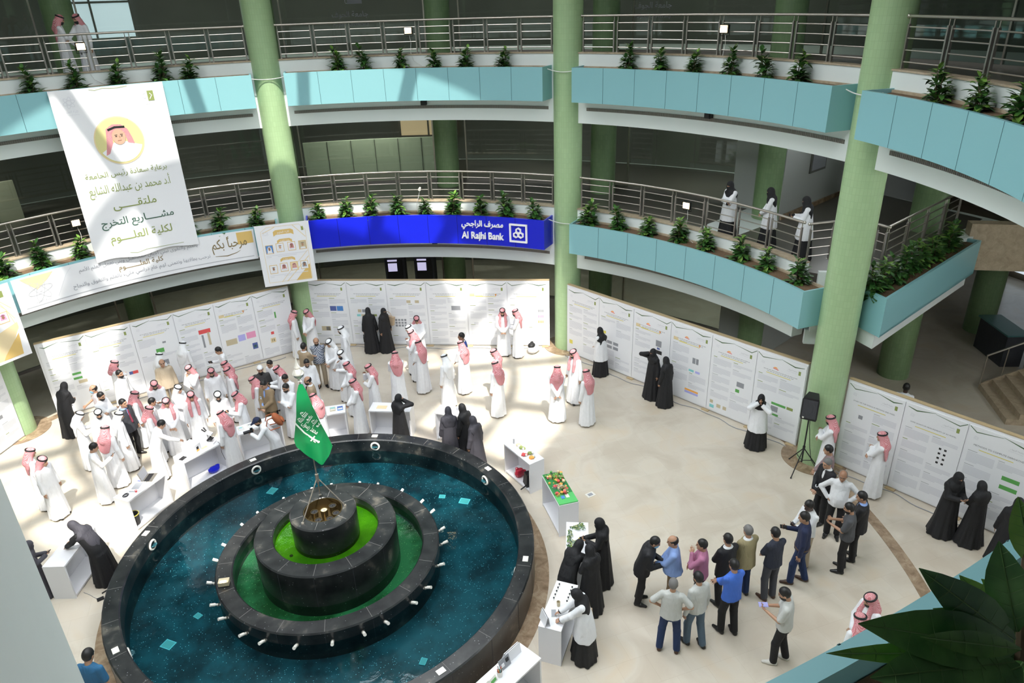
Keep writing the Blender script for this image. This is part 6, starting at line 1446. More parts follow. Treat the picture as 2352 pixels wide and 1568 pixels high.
        if 'tie' in O:
            F = Fld(lo, hi, hk * .8); F.cone(T((0, .105, 1.42)), T((0, .148 + bel, 1.08)), .018 * s, .030 * s, .01); part('tie', F, O['tie']).parent = shirt
        if 'belt' in O:
            F = Fld(lo, hi, hk); F.prof(rows([(.965, .196, .148), (.925, .199, .150)]), .01); part('belt', F, 'shoe_brown').parent = shirt
    # --- shoes
    sc = O.get('shoe', 'shoe_black')
    if not fem or 'shoe' in O:
        for sg, hj, kn, an in legs:
            F = Fld(an - .2, an + .3, h); F.cone(an + V3(0, -.035, -.048) * s, an + V3(sg * .012, .06, -.05) * s, .042 * s, .044 * s, .02); F.cone(an + V3(sg * .012, .06, -.05) * s, an + V3(sg * .035, .165, -.056) * s, .044 * s, .030 * s, .03); F.cone(an + V3(0, -.03, -.05) * s, an + V3(0, -.025, 0) * s, .036 * s, .04 * s, .02); F.below(.002)
            part('shoe', F, sc)
    # --- head covers
    hl = hc - .42; hh = hc + .32
    if head in ('r', 'w'):
        F = Fld(np.minimum(hl, T((0, -.2, .98))) - V3(.06, .05, 0), hh + V3(.06, .1, 0), hk * .9)
        F.ell(hp(0, -.006, .028), er(.091, .108, .112), Rh, .02); F.cone(hp(0, -.035, -.01), hp(0, -.055, -.10), .085 * s, .09 * s, .03); F.cone(hp(0, -.06, -.08), T((0, -.075, 1.38)), .088 * s, .115 * s, .04)
        for sg in (1, -1):
            F.cone(hp(sg * .052, -.02, -.03), T((sg * .11, -.03, 1.41)), .046 * s, .066 * s, .04)
            if O.get('fl') in ('f', 'r' if sg > 0 else 'l'): F.cone(hp(sg * .07, .015, -.07), T((sg * .10, .105 + bel, 1.30)), .040 * s, .045 * s, .03); F.cone(T((sg * .10, .105 + bel, 1.30)), T((sg * .095, .145 + bel, 1.10)), .045 * s, .036 * s, .02)
        if O.get('fl') != 'f': cape = [(1.50, .115, .085, -.03), (1.44, .165, .085, -.045), (1.38, .19, .075, -.07), (1.28, .195 - .03 * rn.random(), .052, -.105), (1.18, .16 - .04 * rn.random(), .038, -.125), (1.08, .10 + .03 * rn.random(), .028, -.135), (1.0 + .05 * rn.random(), .05, .02, -.14)]; dx_ = rn.uniform(-.05, .05); F.prof([(T((0, c_, z_))[2], dx_ * (1.5 - z_) * 2 * s, T((0, c_, z_))[1], a_ * s, b_ * s) for z_, a_, b_, c_ in cape], .03, .10, 7, rn.uniform(0, 6))
        F.cut_ell(hp(0, .125, -.035), er(.067, .105, .105), Rh); F.cut_cone(hp(0, .13, -.06), T((0, .22, 1.34)), .062 * s, .07 * s)
        gh = part('ghutra', F, 'ghutra_red' if head == 'r' else 'ghutra_white')
        b = MB(); R3 = Matrix(Rh.tolist()) @ Matrix.Rotation(-.12, 3, 'X')
        for dz in (0, .018): b.torus(tuple(hp(0, -.010, .070 + dz)), .087 * s, .0115 * s, 'black', 22, 7, R3, 1.17)
        b.build('agal', gh, smooth=True, fix=False)
    elif head in ('n', 'j'):
        lng = G('veil', .0)
        F = Fld(np.minimum(hl, T((0, -.2, 1.05 - lng))) - V3(.06, .06, 0), hh + V3(.06, .16, 0), hk * .9)
        F.ell(hp(0, -.006, .018), er(.092, .110, .118), Rh, .02); F.cone(hp(0, -.01, -.05), T((0, .0, 1.43)), .092 * s, .12 * s, .04)
        for sg in (1, -1): F.cone(T((0, 0, 1.40)), T((sg * .12, -.005, 1.36)), .115 * s, .10 * s, .04)
        F.ell(T((0, .075, 1.31)), er(.12, .06, .13), None, .05); F.ell(T((0, -.09, 1.26 - lng * .5)), er(.16, .055, .17 + lng * .6), rotm('x', -th), .05)
        if head == 'n': F.ell(hp(0, .03, -.055), er(.075, .085, .10), Rh, .03)
        if head == 'n':
            S_, d, p = F.dell(hp(0, .1, .012), er(.06, .08, .05), Rh, .03); F.mx(S_, -np.maximum(np.maximum(np.abs(p[0]) - .056 * s, np.abs(p[2]) - .0155 * s), -(p[1] + .06 * s)))
        else: F.cut_ell(hp(0, .135, -.02), er(.062, .095, .085), Rh)
        part('veil', F, O.get('vcol', O.get('col', 'abaya')))
    elif head == 'c':
        F = Fld(hl, hh, h); F.ell(hp(0, -.008, .03), er(.087, .106, .108), Rh, .02); S_, d, p = F.dell(hc, er(.3, .3, .3), Rh, .1); F.mx(S_, .045 * s - p[2]); part('skull_cap', F, 'ghutra_white')
    elif head == 'k':
        F = Fld(hl, hh, h); F.ell(hp(0, -.008, .03), er(.087, .106, .108), Rh, .02); F.cone(hp(-.03, .10, .05), hp(.03, .10, .05), .03 * s, .03 * s, .02); F.ell(hp(0, .13, .045), er(.065, .07, .012), Rh, .02); S_, d, p = F.dell(hc, er(.3, .3, .3), Rh, .1); F.mx(S_, .03 * s - p[2]); part('cap', F, 'sh_navy')
    if head in ('h', 'b', 'c', 'k', 'g'):
        F = Fld(hl, hh, h * .9); F.ell(hp(0, -.016, .026), er(.086, .102, .112), Rh, .02)
        if 'long' in O: F.ell(hp(0, -.05, -.03), er(.09, .075, .10), Rh, .02)
        S_, d, p = F.dell(hc, er(.3, .3, .3), Rh, .1)
        F.mx(S_, np.minimum(p[1] * .75 - p[2] * .65 - .012 * s, p[1] + .02 * s)); F.mx(S_, -.075 * s - p[2])
        if head == 'b': F.mx(S_, np.where(p[1] > -.2, p[2] - .045 * s + p[1] * .25, p[2]))
        if head in ('c', 'k'): F.mx(S_, p[2] - .05 * s)
        part('hair', F, hair)
    if 'beard' in O:
        F = Fld(hl, hh, h * .85); F.ell(hp(0, .022, -.062), er(.067, .078, .075 + (.04 if O['beard'] == 'l' else 0)), Rh, .01); F.cone(hp(-.025, .092, -.044), hp(.025, .092, -.044), .011 * s, .011 * s, .01)
        S_, d, p = F.dell(hc, er(.3, .3, .3), Rh, .1); F.mx(S_, np.minimum(p[2] + .035 * s + np.abs(p[0]) * .0, -(p[1] - .02 * s)) if False else np.maximum(p[2] + .036 * s, -(p[1] + .02 * s))); F.cut_cone(hp(-.015, .105, -.062), hp(.015, .105, -.062), .010 * s, .010 * s)
        part('beard', F, hair)
    if 'mask' in O:
        F = Fld(hl, hh, h * .85); F.ell(hp(0, .028, -.05), er(.064, .078, .072), Rh, .01); S_, d, p = F.dell(hc, er(.3, .3, .3), Rh, .1); F.mx(S_, np.maximum(p[2] + .01 * s, .02 * s - p[1])); part('face_mask', F, 'mask_blue')
    Mw = body.matrix_basis if False else Matrix.Translation((x, y, z0)) @ Matrix.Rotation(-math.radians(hd), 4, 'Z')
    return body, Mw, hands
def held(Mw, hand, name, label, cat, fn, group=None, face=None):
    """a thing held in a hand, placed at the grip point and turned with the hand"""
    p, d, n = hand; R = Matrix.Identity(3); dv = Vector(d); nv = Vector(n); wv = dv.cross(nv).normalized(); nv = wv.cross(dv).normalized()
    R = Matrix((wv, dv, nv)).transposed(); o = fn(name); o.matrix_world = Mw @ (Matrix.Translation(Vector(p)) @ R.to_4x4()); return tag(o, label, cat, group)
def phone_(mt='black', w=.075, l=.15):
    def f(name):
        t = bpy.data.objects.new(name, None); COL.objects.link(t)
        b = MB(); b.box((0, 0, 0), (w, l, .010), mt); b.build('case', t); b = MB(); b.box((0, .0, .006), (w * .9, l * .92, .003), 'pic_violet' if mt == 'pic_violet' else 'black_gloss'); b.build('screen', t); return t
    return f
# x, y, floor, height, heading, kind, head cover, pose, details, label
PEOPLE = [
 (-6.36, 8.35, 0, 1.64, 28, 'A', 'n', 'p2', 'lean=.35 phone=1', 'person in long black robe and veil bending toward the left poster wall'),
 (-5.34, 7.83, 0, 1.7, -105, 'M', 'b', 'wt', 'sh=sh_lilac pt=pt_beige mask=1 short=1 hp=5', 'bald person in pale lilac shirt and blue face mask near the left poster wall'),
 (-5.13, 7.25, 0, 1.74, 120, 'T', 'h', 'cr', 'beard=s', 'bare headed person with moustache and folded arms in white robe, below the bald masked person'),
 (-5.05, 9.19, 0, 1.74, 77, 'T', 'r', 'cr', 'beard=s fl=f', 'person in white robe and red checked headscarf, folded arms, nearest the left poster wall'),
 (-4.8, 8.49, 0, 1.72, 122, 'T', 'h', 'dn', 'beard=s hp=0', 'bare headed bearded person in white robe looking up beside the poster wall'),
 (-5.54, 6.32, 0, 1.72, 74, 'T', 'w', 'p2', 'hp=25', 'person in white robe and loose white headscarf reading, below the black robed bending person'),
 (-5.02, 6.28, 0, 1.72, 165, 'T', 'w', 'dn', 'beard=s', 'person in white robe and white headscarf facing us, left of the older white scarfed person'),
 (-4.53, 5.87, 0, 1.74, 76, 'T', 'w', 'dn', 'hair=hair_grey beard=s', 'older person in white robe and white headscarf standing left of the dark suited person'),
 (-4.47, 6.49, 0, 1.78, 122, 'M', 'h', 'dn', 'sh=sh_blue jk=suit_grey open=1 tie=tie_red pt=pt_black hp=2', 'person in dark grey suit with red tie among white robes at the left'),
 (-4.28, 6.95, 0, 1.72, 78, 'T', 'r', 'dn', 'beard=s fl=f', 'person in red headscarf just behind the dark grey suited person'),
 (-4.73, 5.18, 0, 1.76, 30, 'T', 'r', 'dn', 'fl=b', 'person seen from behind with red headscarf spread down the back, left of the laptop table'),
 (-4.95, 4.58, 0, 1.7, 74, 'T', 'h', 'ph', 'phone=1 hp=22', 'bare headed person in sunlit white robe holding a phone, left of the laptop table'),
 (-6.31, 4.86, 0, 1.72, 70, 'T', 'r', 'dn', 'fl=b', 'person with red headscarf at the far left, behind another headscarf wearer'),
 (-5.94, 4.35, 0, 1.74, 116, 'T', 'r', 'dn', 'fl=b', 'person with red headscarf and long sunlit robe, nearest to the left edge of the picture'),
 (-3.69, 8.73, 0, 1.74, 170, 'M', 'b', 'dn', 'sh=kurta jk=kurta pt=pt_beige hp=4', 'bald person in a long beige tunic in front of the left poster wall'),
 (-3.83, 9.22, 0, 1.72, 35, 'T', 'w', 'dn', '', 'person with white headscarf half hidden behind the bald person in beige tunic'),
 (-3.79, 7.41, 0, 1.74, 169, 'T', 'r', 'p2', 'beard=s phone=1 fl=b hp=22', 'bearded person in red headscarf holding two phones, below the bald person in beige tunic'),
 (-3.19, 6.93, 0, 1.7, 126, 'T', 'w', 'cl', 'hp=14', 'person with glasses and white headscarf right of the phone holder in red headscarf'),
 (-3.39, 6.16, 0, 1.76, 170, 'T', 'r', 'cl', 'belly=.05 fl=l', 'stout person in white robe and red headscarf with clasped hands behind the demonstrator'),
 (-3.83, 6.46, 0, 1.68, 79, 'T', 'h', 'dn', 'hp=18', 'young bare headed person in white robe between two red headscarves at the left'),
 (-3.85, 5.96, 0, 1.7, 78, 'T', 'r', 'dn', 'fl=f hp=18', 'person in red headscarf looking down at the demonstration, right of the dark grey suit'),
 (-3.73, 5.12, 0, 1.72, 79, 'T', 'h', 'rc', 'lean=.35 hp=25', 'bare headed demonstrator in white robe reaching for the machine on the table'),
 (-3.21, 9.75, 0, 1.74, 37, 'T', 'w', 'dn', '', 'person in white robe and white headscarf seen from behind, reading the left poster wall'),
 (-2.08, 9.07, 0, 1.7, -96, 'T', 'h', 'ph', 'phone=1 hp=25', 'bare headed person in white robe with a phone beside the poster with violet shapes'),
 (-2.89, 8.01, 0, 1.74, -143, 'T', 'r', 'ch', 'fl=b lh=1', 'person in red headscarf touching the face, standing before the left poster wall'),
 (-2.31, 7.52, 0, 1.76, 173, 'T', 'r', 'dn', 'beard=s fl=b', 'broad bearded person in red headscarf facing us in the middle of the left crowd'),
 (-1.9, 7.89, 0, 1.72, -95, 'T', 'r', 'dn', 'fl=b', 'person in red headscarf mostly hidden behind another, right of the broad bearded person'),
 (-1.83, 7.39, 0, 1.74, -95, 'T', 'r', 'dn', 'fl=b hp=12', 'person in red headscarf turned left, right of the broad bearded person'),
 (-2.79, 6.26, 0, 1.78, 171, 'T', 'r', 'dn', 'belly=.05 fl=f hp=18', 'tall stout person in white robe with red headscarf falling in front, behind the microscope table'),
 (-2.12, 6.06, 0, 1.74, 173, 'T', 'w', 'dn', 'beard=l hp=20', 'person with long dark beard and white headscarf behind the microscope table'),
 (-1.59, 5.87, 0, 1.72, -95, 'T', 'r', 'p2', 'beard=s fl=f hp=22 phone=1', 'person in red headscarf holding a tablet, right of the long bearded person'),
 (-1.96, 4.89, 0, 1.74, -52, 'T', 'r', 'dn', 'fl=b hp=22', 'person seen from behind in red headscarf right of the microscope'),
 (-0.86, 4.5, 0, 1.68, -94, 'T', 'k', 'cm', 'lean=.45 beard=s hp=18', 'photographer in dark cap bending over a table with a camera'),
 (-1.0, 7.19, 0, 1.74, 177, 'T', 'c', 'dn', 'beard=l col=vest_grey hp=8', 'person with white skull cap, long dark beard and dark grey robe'),
 (-1.16, 6.62, 0, 1.7, -93, 'T', 'r', 'dn', 'fl=f hp=18', 'person in red headscarf directly behind the brown suited person'),
 (-0.9, 6.19, 0, 1.76, -138, 'M', 'h', 'cl', 'sh=sh_blue jk=suit_tan open=1 pt=suit_tan hp=18', 'person in brown suit with a badge and clasped hands'),
 (-0.7, 7.61, 0, 1.66, -137, 'T', 'h', 'dn', 'hp=15', 'young bare headed person in white robe right of the white skull cap'),
 (-0.48, 6.95, 0, 1.74, -91, 'T', 'r', 'p2', 'beard=s phone=1 hp=20', 'bearded person in red headscarf holding a phone right of the brown suit'),
 (-0.32, 6.48, 0, 1.7, -136, 'T', 'h', 'cl', 'hp=25', 'bare headed person in white robe looking down, behind the arm folder left of the flag'),
 (-0.35, 5.83, 0, 1.72, -136, 'T', 'h', 'cr', 'beard=s hp=14', 'bearded bare headed person in white robe with folded arms just left of the flag'),
 (0.15, 10.93, 0, 1.74, 91, 'T', 'r', 'dn', 'hp=16', 'person in red headscarf in front of the left middle column, facing right'),
 (0.65, 10.83, 0, 1.76, -134, 'T', 'r', 'cl', 'hp=18', 'person in red headscarf with clasped hands right of the left middle column'),
 (0.27, 8.18, 0, 1.74, 46, 'M', 'h', 'cr', 'sh=sh_white jk=suit_beige pt=pt_beige hp=5', 'person in tan jacket with back turned, talking to the checked shirt'),
 (0.68, 8.46, 0, 1.74, -178, 'M', 'b', 'bk', 'sh=plaid pt=pt_beige belly=.04 beard=s hp=8', 'bald person in blue and white checked shirt'),
 (1.09, 8.17, 0, 1.76, -132, 'T', 'w', 'cl', 'hp=20', 'person in white robe and white headscarf right of the checked shirt'),
 (1.55, 8.89, 0, 1.78, -86, 'T', 'w', 'dn', 'fl=b beard=s hp=12', 'person with wide flowing white headscarf near the wall under the bank sign'),
 (1.31, 7.26, 0, 1.74, -131, 'T', 'w', 'ch', 'beard=l hp=14', 'bearded person in white headscarf with hand on the chin'),
 (1.39, 6.4, 0, 1.74, -86, 'T', 'r', 'cl', 'fl=b hp=14', 'person in red headscarf below the bearded chin holder'),
 (1.4, 5.27, 0, 1.76, -86, 'T', 'r', 'cl', 'fl=b hp=12', 'person in red headscarf standing between two white display tables near the flag'),
 (0.28, 7.1, 0, 1.76, -179, 'T', 'h', 'dn', 'belly=.05 beard=s hp=22', 'stout bare headed person in white robe above the flag finial'),
 (0.25, 5.95, 0, 1.74, -89, 'M', 'b', 'dn', 'sh=sh_white jk=suit_beige open=1 tie=black pt=pt_beige beard=s hp=10', 'balding person in tan jacket and dark tie half hidden by the flag'),
 (0.32, 4.95, 0, 1.7, -44, 'T', 'r', 'dn', 'fl=b hp=20', 'person with wide red headscarf seen from behind, just right of the flag'),
 (1.95, 6.02, 0, 1.74, -84, 'T', 'r', 'ch', 'fl=b hp=16', 'person in red headscarf with hand at the mouth in the middle of the hall'),
 (2.73, 6.45, 0, 1.76, 8, 'T', 'r', 'cl', 'fl=b', 'person seen from behind in red headscarf on the open marble floor'),
 (2.56, 10.37, 0, 1.64, 7, 'A', 'n', 'dn', 'veil=.2', 'person in plain black robe with a black handbag at the wall under the bank sign'),
 (3.04, 10.21, 0, 1.62, 143, 'A', 'n', 'dn', 'hp=4', 'person in black robe with tan shoulder bag at the wall under the bank sign'),
 (2.33, 4.17, 0, 1.64, 53, 'A', 'j', 'fc', 'hp=10', 'person in black robe with both hands raised to the head beside a white table'),
 (3.9, 8.87, 0, 1.74, -170, 'T', 'r', 'cl', 'hp=20', 'person in red headscarf at the wall behind three other robes'),
 (3.57, 8.25, 0, 1.72, -80, 'T', 'w', 'dn', 'hp=16', 'person in white headscarf hidden between two red headscarves near the wall'),
 (3.56, 7.76, 0, 1.76, -80, 'T', 'r', 'ch', 'fl=f hp=18', 'person in red headscarf stroking the beard near the wall'),
 (3.57, 6.92, 0, 1.76, -35, 'T', 'r', 'cl', 'fl=b hp=16', 'person in red headscarf turned away, nearest of the four robes near the wall'),
 (4.06, 5.75, 0, 1.74, -32, 'T', 'w', 'dn', 'fl=b', 'person in white headscarf seen from behind in full sunlight'),
 (4.91, 7.0, 0, 1.74, -76, 'M', 'h', 'dn', 'sh=sh_white jk=suit_blue pt=suit_blue skin=skin_b hp=6', 'person in bright blue suit behind a red headscarf'),
 (4.73, 6.39, 0, 1.76, -31, 'T', 'r', 'cl', 'fl=b', 'person in red headscarf in front of the bright blue suit'),
 (5.51, 5.55, 0, 1.74, -73, 'T', 'r', 'dn', 'fl=b hp=16', 'person in red headscarf facing left behind another in the sunlight'),
 (5.26, 4.73, 0, 1.76, -28, 'T', 'r', 'wt', 'fl=b', 'sunlit person seen from behind in red headscarf on the open floor'),
 (6.65, 8.33, 0, 1.74, -162, 'T', 'r', 'cl', 'fl=f beard=s', 'sunlit person in red headscarf against the bright poster, left of a pair'),
 (7.05, 8.05, 0, 1.74, -71, 'T', 'r', 'pl', 'fl=b beard=s hp=12', 'sunlit person in red headscarf against the bright poster, right of a pair'),
 (3.41, 3.06, 0, 1.62, 12, 'A', 'j', 'dn', 'col=abaya_grey', 'person in black robe left of three at the fountain rim'),
 (3.81, 3.04, 0, 1.64, -31, 'A', 'n', 'dn', 'col=abaya', 'person in black robe in the middle of three at the fountain rim'),
 (3.9, 2.4, 0, 1.62, -31, 'A', 'j', 'dn', 'col=abaya_grey veil=.25', 'person in dark grey robe right of three at the fountain rim'),
 (6.71, 3.82, 0, 1.76, 23, 'T', 'r', 'bk', 'fl=b', 'person with hands clasped on the back, left of three robes at the right'),
 (7.56, 4.57, 0, 1.78, -111, 'T', 'r', 'dn', 'fl=f beard=s w=.05', 'person in red headscarf facing us, rear of three robes at the right'),
 (7.4, 3.33, 0, 1.74, -20, 'T', 'r', 'wt', 'fl=b', 'person in red headscarf turned away, right of three robes at the right'),
 (9.03, 5.86, 0, 1.64, -19, 'A', 'n', 'cl', 'coat=1 veil=.35', 'person in white coat over black robe and long black veil at the right poster wall'),
 (9.78, 3.96, 0, 1.64, -104, 'A', 'n', 'hc', 'hp=4', 'taller of two black robed persons at the right poster wall, one arm raised'),
 (9.92, 3.43, 0, 1.58, -13, 'A', 'n', 'dn', 'veil=.2', 'shorter of two black robed persons facing the right poster wall'),
 (11.01, 0.65, 0, 1.64, -140, 'A', 'j', 'fc', 'coat=1 step=.2', 'person in white coat and black veil covering the face with the hands'),
 (11.72, -1.05, 0, 1.78, -44, 'T', 'r', 'cr', 'fl=b beard=s hp=10', 'person in red headscarf with folded arms right of the loudspeaker stand'),
 (12.3, -2.03, 0, 1.76, -40, 'T', 'r', 'cr', 'fl=b hp=8', 'person in red headscarf with folded arms in front of the right hand posters'),
 (10.89, -1.96, 0, 1.72, -44, 'M', 'h', 'cl', 'sh=sh_mauve pt=pt_black hp=14', 'person in mauve shirt below the folded arms person at the loudspeaker'),
 (10.5, -2.35, 0, 1.74, -89, 'M', 'g', 'cl', 'sh=sh_white jk=suit_black open=1 pt=pt_black hair=hair_grey hp=12', 'grey haired person in black suit with badge, below the mauve shirt'),
 (10.42, -2.85, 0, 1.8, -133, 'M', 'b', 'hp', 'sh=sh_white pt=pt_black skin=skin_b belly=.05 hair=hair_grey hp=12', 'stout balding person in white shirt and black trousers, hand on hip'),
 (10.33, -3.56, 0, 1.74, -41, 'M', 'h', 'cl', 'sh=sh_blue jk=suit_black open=1 pt=pt_black hp=14', 'person in dark jacket partly behind the grey polo shirt'),
 (9.87, -3.74, 0, 1.72, -41, 'M', 'h', 'p2', 'sh=sh_grey pt=pt_black short=1 beard=s hp=18', 'person in dark grey polo shirt rubbing hands'),
 (9.22, -3.34, 0, 1.72, -90, 'M', 'h', 'p2', 'sh=sh_white pt=pt_beige skin=skin_d phone=1 hp=20', 'dark haired person in white shirt looking down behind the navy sweater'),
 (8.81, -3.69, 0, 1.78, -45, 'M', 'h', 'ph', 'sh=sh_navy pt=jeans phone=1 belt=1 shoe=shoe_brown step=-.25 w=.06 hp=12', 'person in navy sweater and blue jeans holding a phone'),
 (12.71, -3.63, 0, 1.66, -169, 'A', 'n', 'p2', 'phone=1 skirt=.03 hp=14', 'taller of two black robed persons at the right hand posters, holding a phone'),
 (12.98, -4.05, 0, 1.58, 12, 'A', 'n', 'cl', 'skirt=.03', 'shorter of two black robed persons at the right hand posters'),
 (13.05, -4.75, 0, 1.64, 60, 'A', 'n', 'dn', '', 'person in black robe cut off by the right edge of the picture'),
 (5.63, -3.03, 0, 1.72, 122, 'M', 'h', 'p2', 'sh=suit_black jk=suit_black pt=pt_black lean=.25 mask=1 paper=1 hp=16', 'person in black suit reading a paper, leftmost of the standing row at bottom right'),
 (6.13, -3.31, 0, 1.74, -56, 'M', 'b', 'cl', 'sh=sh_blue pt=pt_khaki belly=.05 hp=10 shoe=shoe_brown', 'bald person in light blue shirt and brown trousers'),
 (6.58, -3.57, 0, 1.72, -53, 'M', 'h', 'ch', 'sh=sh_pink pt=pt_black lh=1 w=.04 hp=4', 'person in pink shirt with hand at the mouth'),
 (7.08, -3.64, 0, 1.74, -6, 'M', 'h', 'cl', 'sh=sh_white jk=suit_black pt=pt_black hp=4', 'person in black suit with back turned between pink shirt and tan jacket'),
 (7.57, -3.58, 0, 1.74, -4, 'M', 'g', 'cl', 'sh=sh_white jk=suit_olive pt=jeans hp=4 hair=hair_grey', 'grey haired person in olive tan jacket and jeans'),
 (8.01, -3.84, 0, 1.74, -3, 'M', 'h', 'cl', 'sh=sh_slate pt=pt_grey short=1 hp=14 shoe=shoe_brown', 'person in dark slate shirt and grey trousers'),
 (5.54, -4.24, 0, 1.7, 34, 'M', 'g', 'hp', 'sh=sh_stone pt=jeans short=1 spread=.06 hair=hair_grey hp=6 w=.04 shoe=shoe_brown', 'person in white T-shirt and blue jeans with legs apart, seen from behind'),
 (6.04, -4.29, 0, 1.72, -8, 'M', 'h', 'dn', 'sh=sh_stone pt=pt_blue step=-.2 hp=10 beard=s', 'person in pale grey shirt and blue grey trousers beside the white T-shirt'),
 (6.77, -4.28, 0, 1.76, -5, 'M', 'h', 'cr', 'sh=sh_royal pt=pt_black step=-.15 hp=6 w=.03', 'person in bright blue shirt with folded arms'),
 (7.24, -5.16, 0, 1.74, -45, 'M', 'h', 'p2', 'sh=sh_stone pt=pt_black short=1 phone=2 beard=s shoe=shoe_white step=-.2 hp=24 w=.04', 'person in white T-shirt and white sneakers filming with a phone'),
 (8.43, -5.77, 0, 1.76, -83, 'T', 'r', 'cl', 'fl=f beard=s w=.06 hp=12', 'person in red headscarf facing left above the bottom right planter'),
 (7.93, -6.07, 0, 1.74, 6, 'T', 'r', 'dn', 'fl=b hp=12', 'person in red headscarf nearest the bottom right planter edge'),
 (5.14, -2.26, 0, 1.66, -64, 'A', 'n', 'p2', 'phone=1 veil=.2 hp=18', 'tall black robed person holding a phone at the table of leafy twigs'),
 (4.23, -2.62, 0, 1.6, 70, 'A', 'n', 'r2', 'lean=.45 hp=22', 'black robed person bending over between the twig table and the vial table'),
 (4.62, -2.86, 0, 1.62, -19, 'A', 'n', 'cl', 'veil=.2 hp=12', 'black robed person with back turned in front of the tall phone holder'),
 (4.05, -3.81, 0, 1.64, -65, 'A', 'j', 'r2', 'coat=1 lean=.12 hp=25 w=.08', 'person in white coat and black skirt working at the vial table'),
 (-4.56, 1.59, 0, 1.66, -64, 'A', 'j', 'r2', 'lean=.5 vcol=abaya_grey hp=25 veil=.2', 'person in black robe and grey shawl bending over the table at the left edge'),
 (-5.74, 1.57, 0, 1.42, 68, 'A', 'n', 'p2', 'col=abaya_grey phone=1 hp=20', 'person in dark grey robe with phone, half hidden by the pale pier at bottom left'),
 (-3.98, -2.27, 0, 1.74, 24, 'M', 'h', 'dn', 'sh=sh_teal pt=pt_black short=1 hp=20', 'person in teal polo shirt at the bottom left corner'),
 (14.58, -0.43, 0, 1.7, 51, 'M', 'h', 'dn', 'sh=sh_white pt=pt_black skin=skin_d', 'person in white shirt behind the right hand poster wall'),
 (-4.53, 11.92, 9.115, 1.74, 80, 'T', 'r', 'cl', 'beard=s fl=b hp=18', 'left of two persons in red headscarves leaning on the upper railing'),
 (-4.05, 12.09, 9.115, 1.74, -145, 'T', 'r', 'rc', 'beard=s fl=b hp=14', 'right of two persons in red headscarves at the upper railing behind the floodlight'),
 (11.9, 4.0, 4.615, 1.64, -99, 'A', 'n', 'cr', 'coat=1', 'white coated person in black veil with folded arms on the lower balcony'),
 (12.45, 2.98, 4.615, 1.62, -51, 'A', 'n', 'cl', 'coat=1', 'white coated person in black veil, middle of three on the lower balcony'),
 (12.62, 1.81, 4.615, 1.64, -48, 'A', 'n', 'p2', 'coat=1 phone=1 veil=.2 hp=18', 'white coated person in long veil holding a phone, right of three on the lower balcony'),
]
# ---------------------------------------------------------------- everybody, with what they hold
BAGS = {}
for (x, y, z0, H, hd, kind, head, pose, opt, label) in PEOPLE:
    near = math.hypot(x, y + 12.4) < 14.5
    body, Mw, hands = person(x, y, z0, H, hd, kind, head, pose, opt, label, 0.0115 if near else 0.0135)
    o = dict(a.split('=') for a in opt.split()) if opt else {}
    who = ' '.join(label.split()[:9])
    if o.get('phone') == '1':
        held(Mw, hands[0], 'phone', 'dark phone held by ' + label if len(label.split()) < 12 else 'dark phone held by the ' + who, 'phone', phone_())
    if o.get('phone') == '2': held(Mw, hands[0], 'phone', 'violet phone held by the person in white T-shirt and white sneakers', 'phone', phone_('pic_violet', .085, .17))
    if o.get('paper'):
        def pf(name):
            t = bpy.data.objects.new(name, None); COL.objects.link(t); b = MB(); b.box((0, .06, 0), (.21, .29, .004), 'pearl'); b.build('sheet', t); return t
        held(Mw, hands[0], 'paper', 'white paper read by the leftmost black suited person at bottom right', 'paper', pf)
    if 'photographer' in label: PH = (Mw, hands, H)
    if 'plain black robe with a black handbag' in label: BAGS['h'] = (Mw, hands)
    if 'tan shoulder bag' in label: BAGS['t'] = (Mw, hands)
    if 'demonstrator' in label: BAGS['m'] = (Mw, hands)
    if 'brown suit with a badge' in label: BAGS['b'] = Mw
    if 'black skirt working' in label: BAGS['s'] = Mw
def placed(name, label, cat, mw):
    t = thing(name, label, cat); t.matrix_world = mw; return t
Mw, hands, _ = PH
# camera, hand height in front of the face
mid = (Vector(hands[0][0]) + Vector(hands[1][0])) / 2
t = placed('camera_body', 'black camera with a long lens held by the photographer in dark cap', 'camera', Mw @ Matrix.Translation(mid + Vector((0, .0, .03))))
b = MB(); b.box((0, 0, 0), (.14, .07, .10), 'black'); b.box((0, 0, .06), (.06, .06, .03), 'black'); b.build('body', t); b = MB(); b.tube([(0, .03, 0), (0, .20, -.02)], .04, 'black', 14); b.build('lens', t, smooth=True)
t = placed('backpack', 'orange brown backpack worn by the photographer', 'bag', Mw @ Matrix.Translation((0, -.02, 1.33)) @ Matrix.Rotation(-.45, 4, 'X'))
b = MB(); b.ball((0, -.16, 0), (.15, .10, .21), 'bag_brown', 14); mat('bag_brown', (.36, .10, .035), .7); b.build('body', t, smooth=True); b = MB(); b.ball((0, -.25, -.07), (.11, .04, .09), 'bag_brown', 10); b.build('pocket', t, smooth=True)
for s in (-1, 1):
    b = MB(); b.tube([(s * .10, -.12, .17), (s * .12, .02, .20), (s * .13, .13, .08), (s * .14, .12, -.08), (s * .12, -.1, -.17)], .014, 'bag_brown', 6); b.build('strap', t, smooth=True)
Mw, hands = BAGS['h']; h1 = Vector(hands[1][0])
t = placed('handbag', 'small black handbag carried at the wall under the bank sign', 'bag', Mw @ Matrix.Translation(h1 - Vector((0, 0, .05))))
b = MB(); b.box((0, 0, -.17), (.10, .25, .18), 'black_gloss'); b.build('body', t); b = MB(); b.tube([(0, -.08, -.09), (0, -.05, .03), (0, .05, .03), (0, .08, -.09)], .010, 'black_gloss', 6); b.build('handle', t, smooth=True)
Mw, hands = BAGS['t']
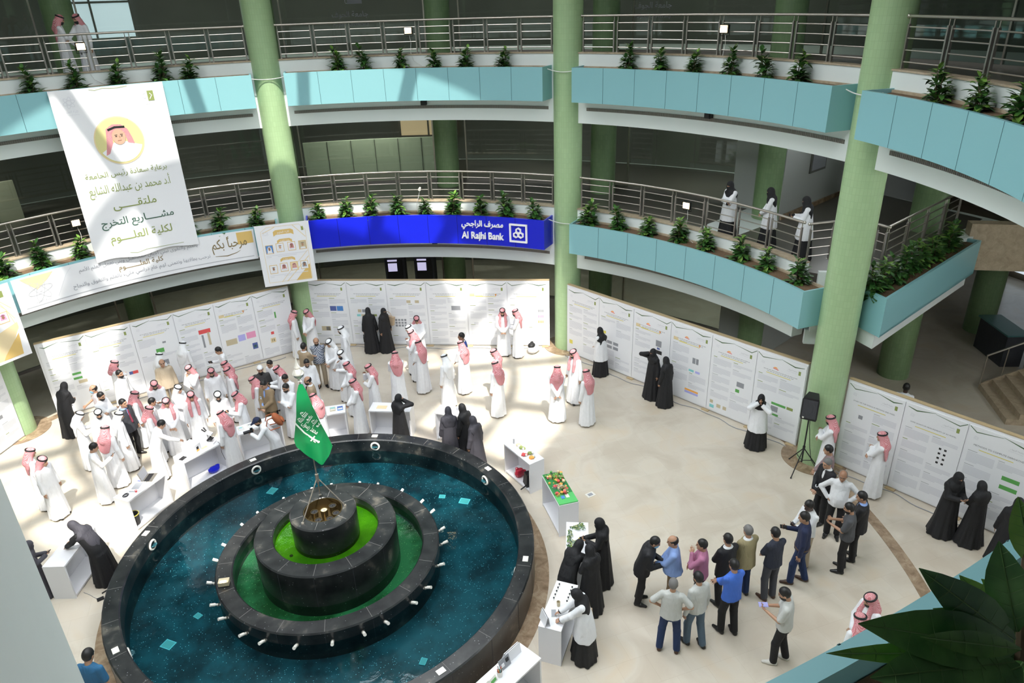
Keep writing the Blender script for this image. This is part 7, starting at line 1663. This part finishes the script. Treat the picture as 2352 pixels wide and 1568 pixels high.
t = placed('tote_bag', 'tan tote bag on the shoulder of a black robed person', 'bag', Mw @ Matrix.Translation((-.27, .0, 1.05)))
b = MB(); vs = [(x, y * k, z) for z, k in ((-.16, .8), (.16, 1.15)) for x, y in ((-.05, -.19), (.05, -.19), (.05, .19), (-.05, .19))]; b.add(vs, [(3, 2, 1, 0), (4, 5, 6, 7), (0, 1, 5, 4), (1, 2, 6, 5), (2, 3, 7, 6), (3, 0, 4, 7)], 'bag_tan'); mat('bag_tan', (.50, .38, .26), .6); b.build('body', t)
b = MB(); b.tube([(0, -.12, .15), (.03, -.08, .30), (.07, 0, .36), (.03, .08, .30), (0, .12, .15)], .010, 'bag_tan', 6); b.build('strap', t, smooth=True)
Mw = BAGS['s']
t = placed('handbag', 'small tan handbag at the side of the white coated person at the vial table', 'bag', Mw @ Matrix.Translation((.34, -.05, .70)))
b = MB(); b.box((0, 0, 0), (.09, .22, .20), 'bag_tan', 0, 0, .8); b.build('body', t); b = MB(); b.tube([(0, -.06, .1), (-.03, -.03, .30), (-.05, .03, .30), (0, .06, .1)], .008, 'bag_tan', 6); b.build('strap', t, smooth=True)
Mw, hands = BAGS['m']
held(Mw, hands[1], 'hand_microphone', 'dark handheld microphone of the demonstrator at the machine', 'microphone', lambda name: (lambda t: (setattr(t, 'name', name), t)[1])(_mic()) if True else None) if False else None
def micf(name):
    t = bpy.data.objects.new(name, None); COL.objects.link(t); b = MB(); b.tube([(-.07, 0, 0), (.07, 0, 0)], [.012, .018], 'black', 10); b.build('handle', t, smooth=True); b = MB(); b.ball((.085, 0, 0), .026, 'pt_grey', 10); b.build('head', t, smooth=True); return t
held(Mw, hands[1], 'microphone', 'dark handheld microphone of the demonstrator at the machine', 'microphone', micf)
Mw = BAGS['b']
t = placed('name_badge', 'white badge on the chest of the brown suited person', 'badge', Mw @ Matrix.Translation((.09, .165, 1.24)))
b = MB(); b.box((0, 0, 0), (.06, .006, .09), 'pearl'); b.build('card', t); b = MB(); b.box((0, .004, .01), (.04, .003, .03), 'pic_blue'); b.build('print', t)
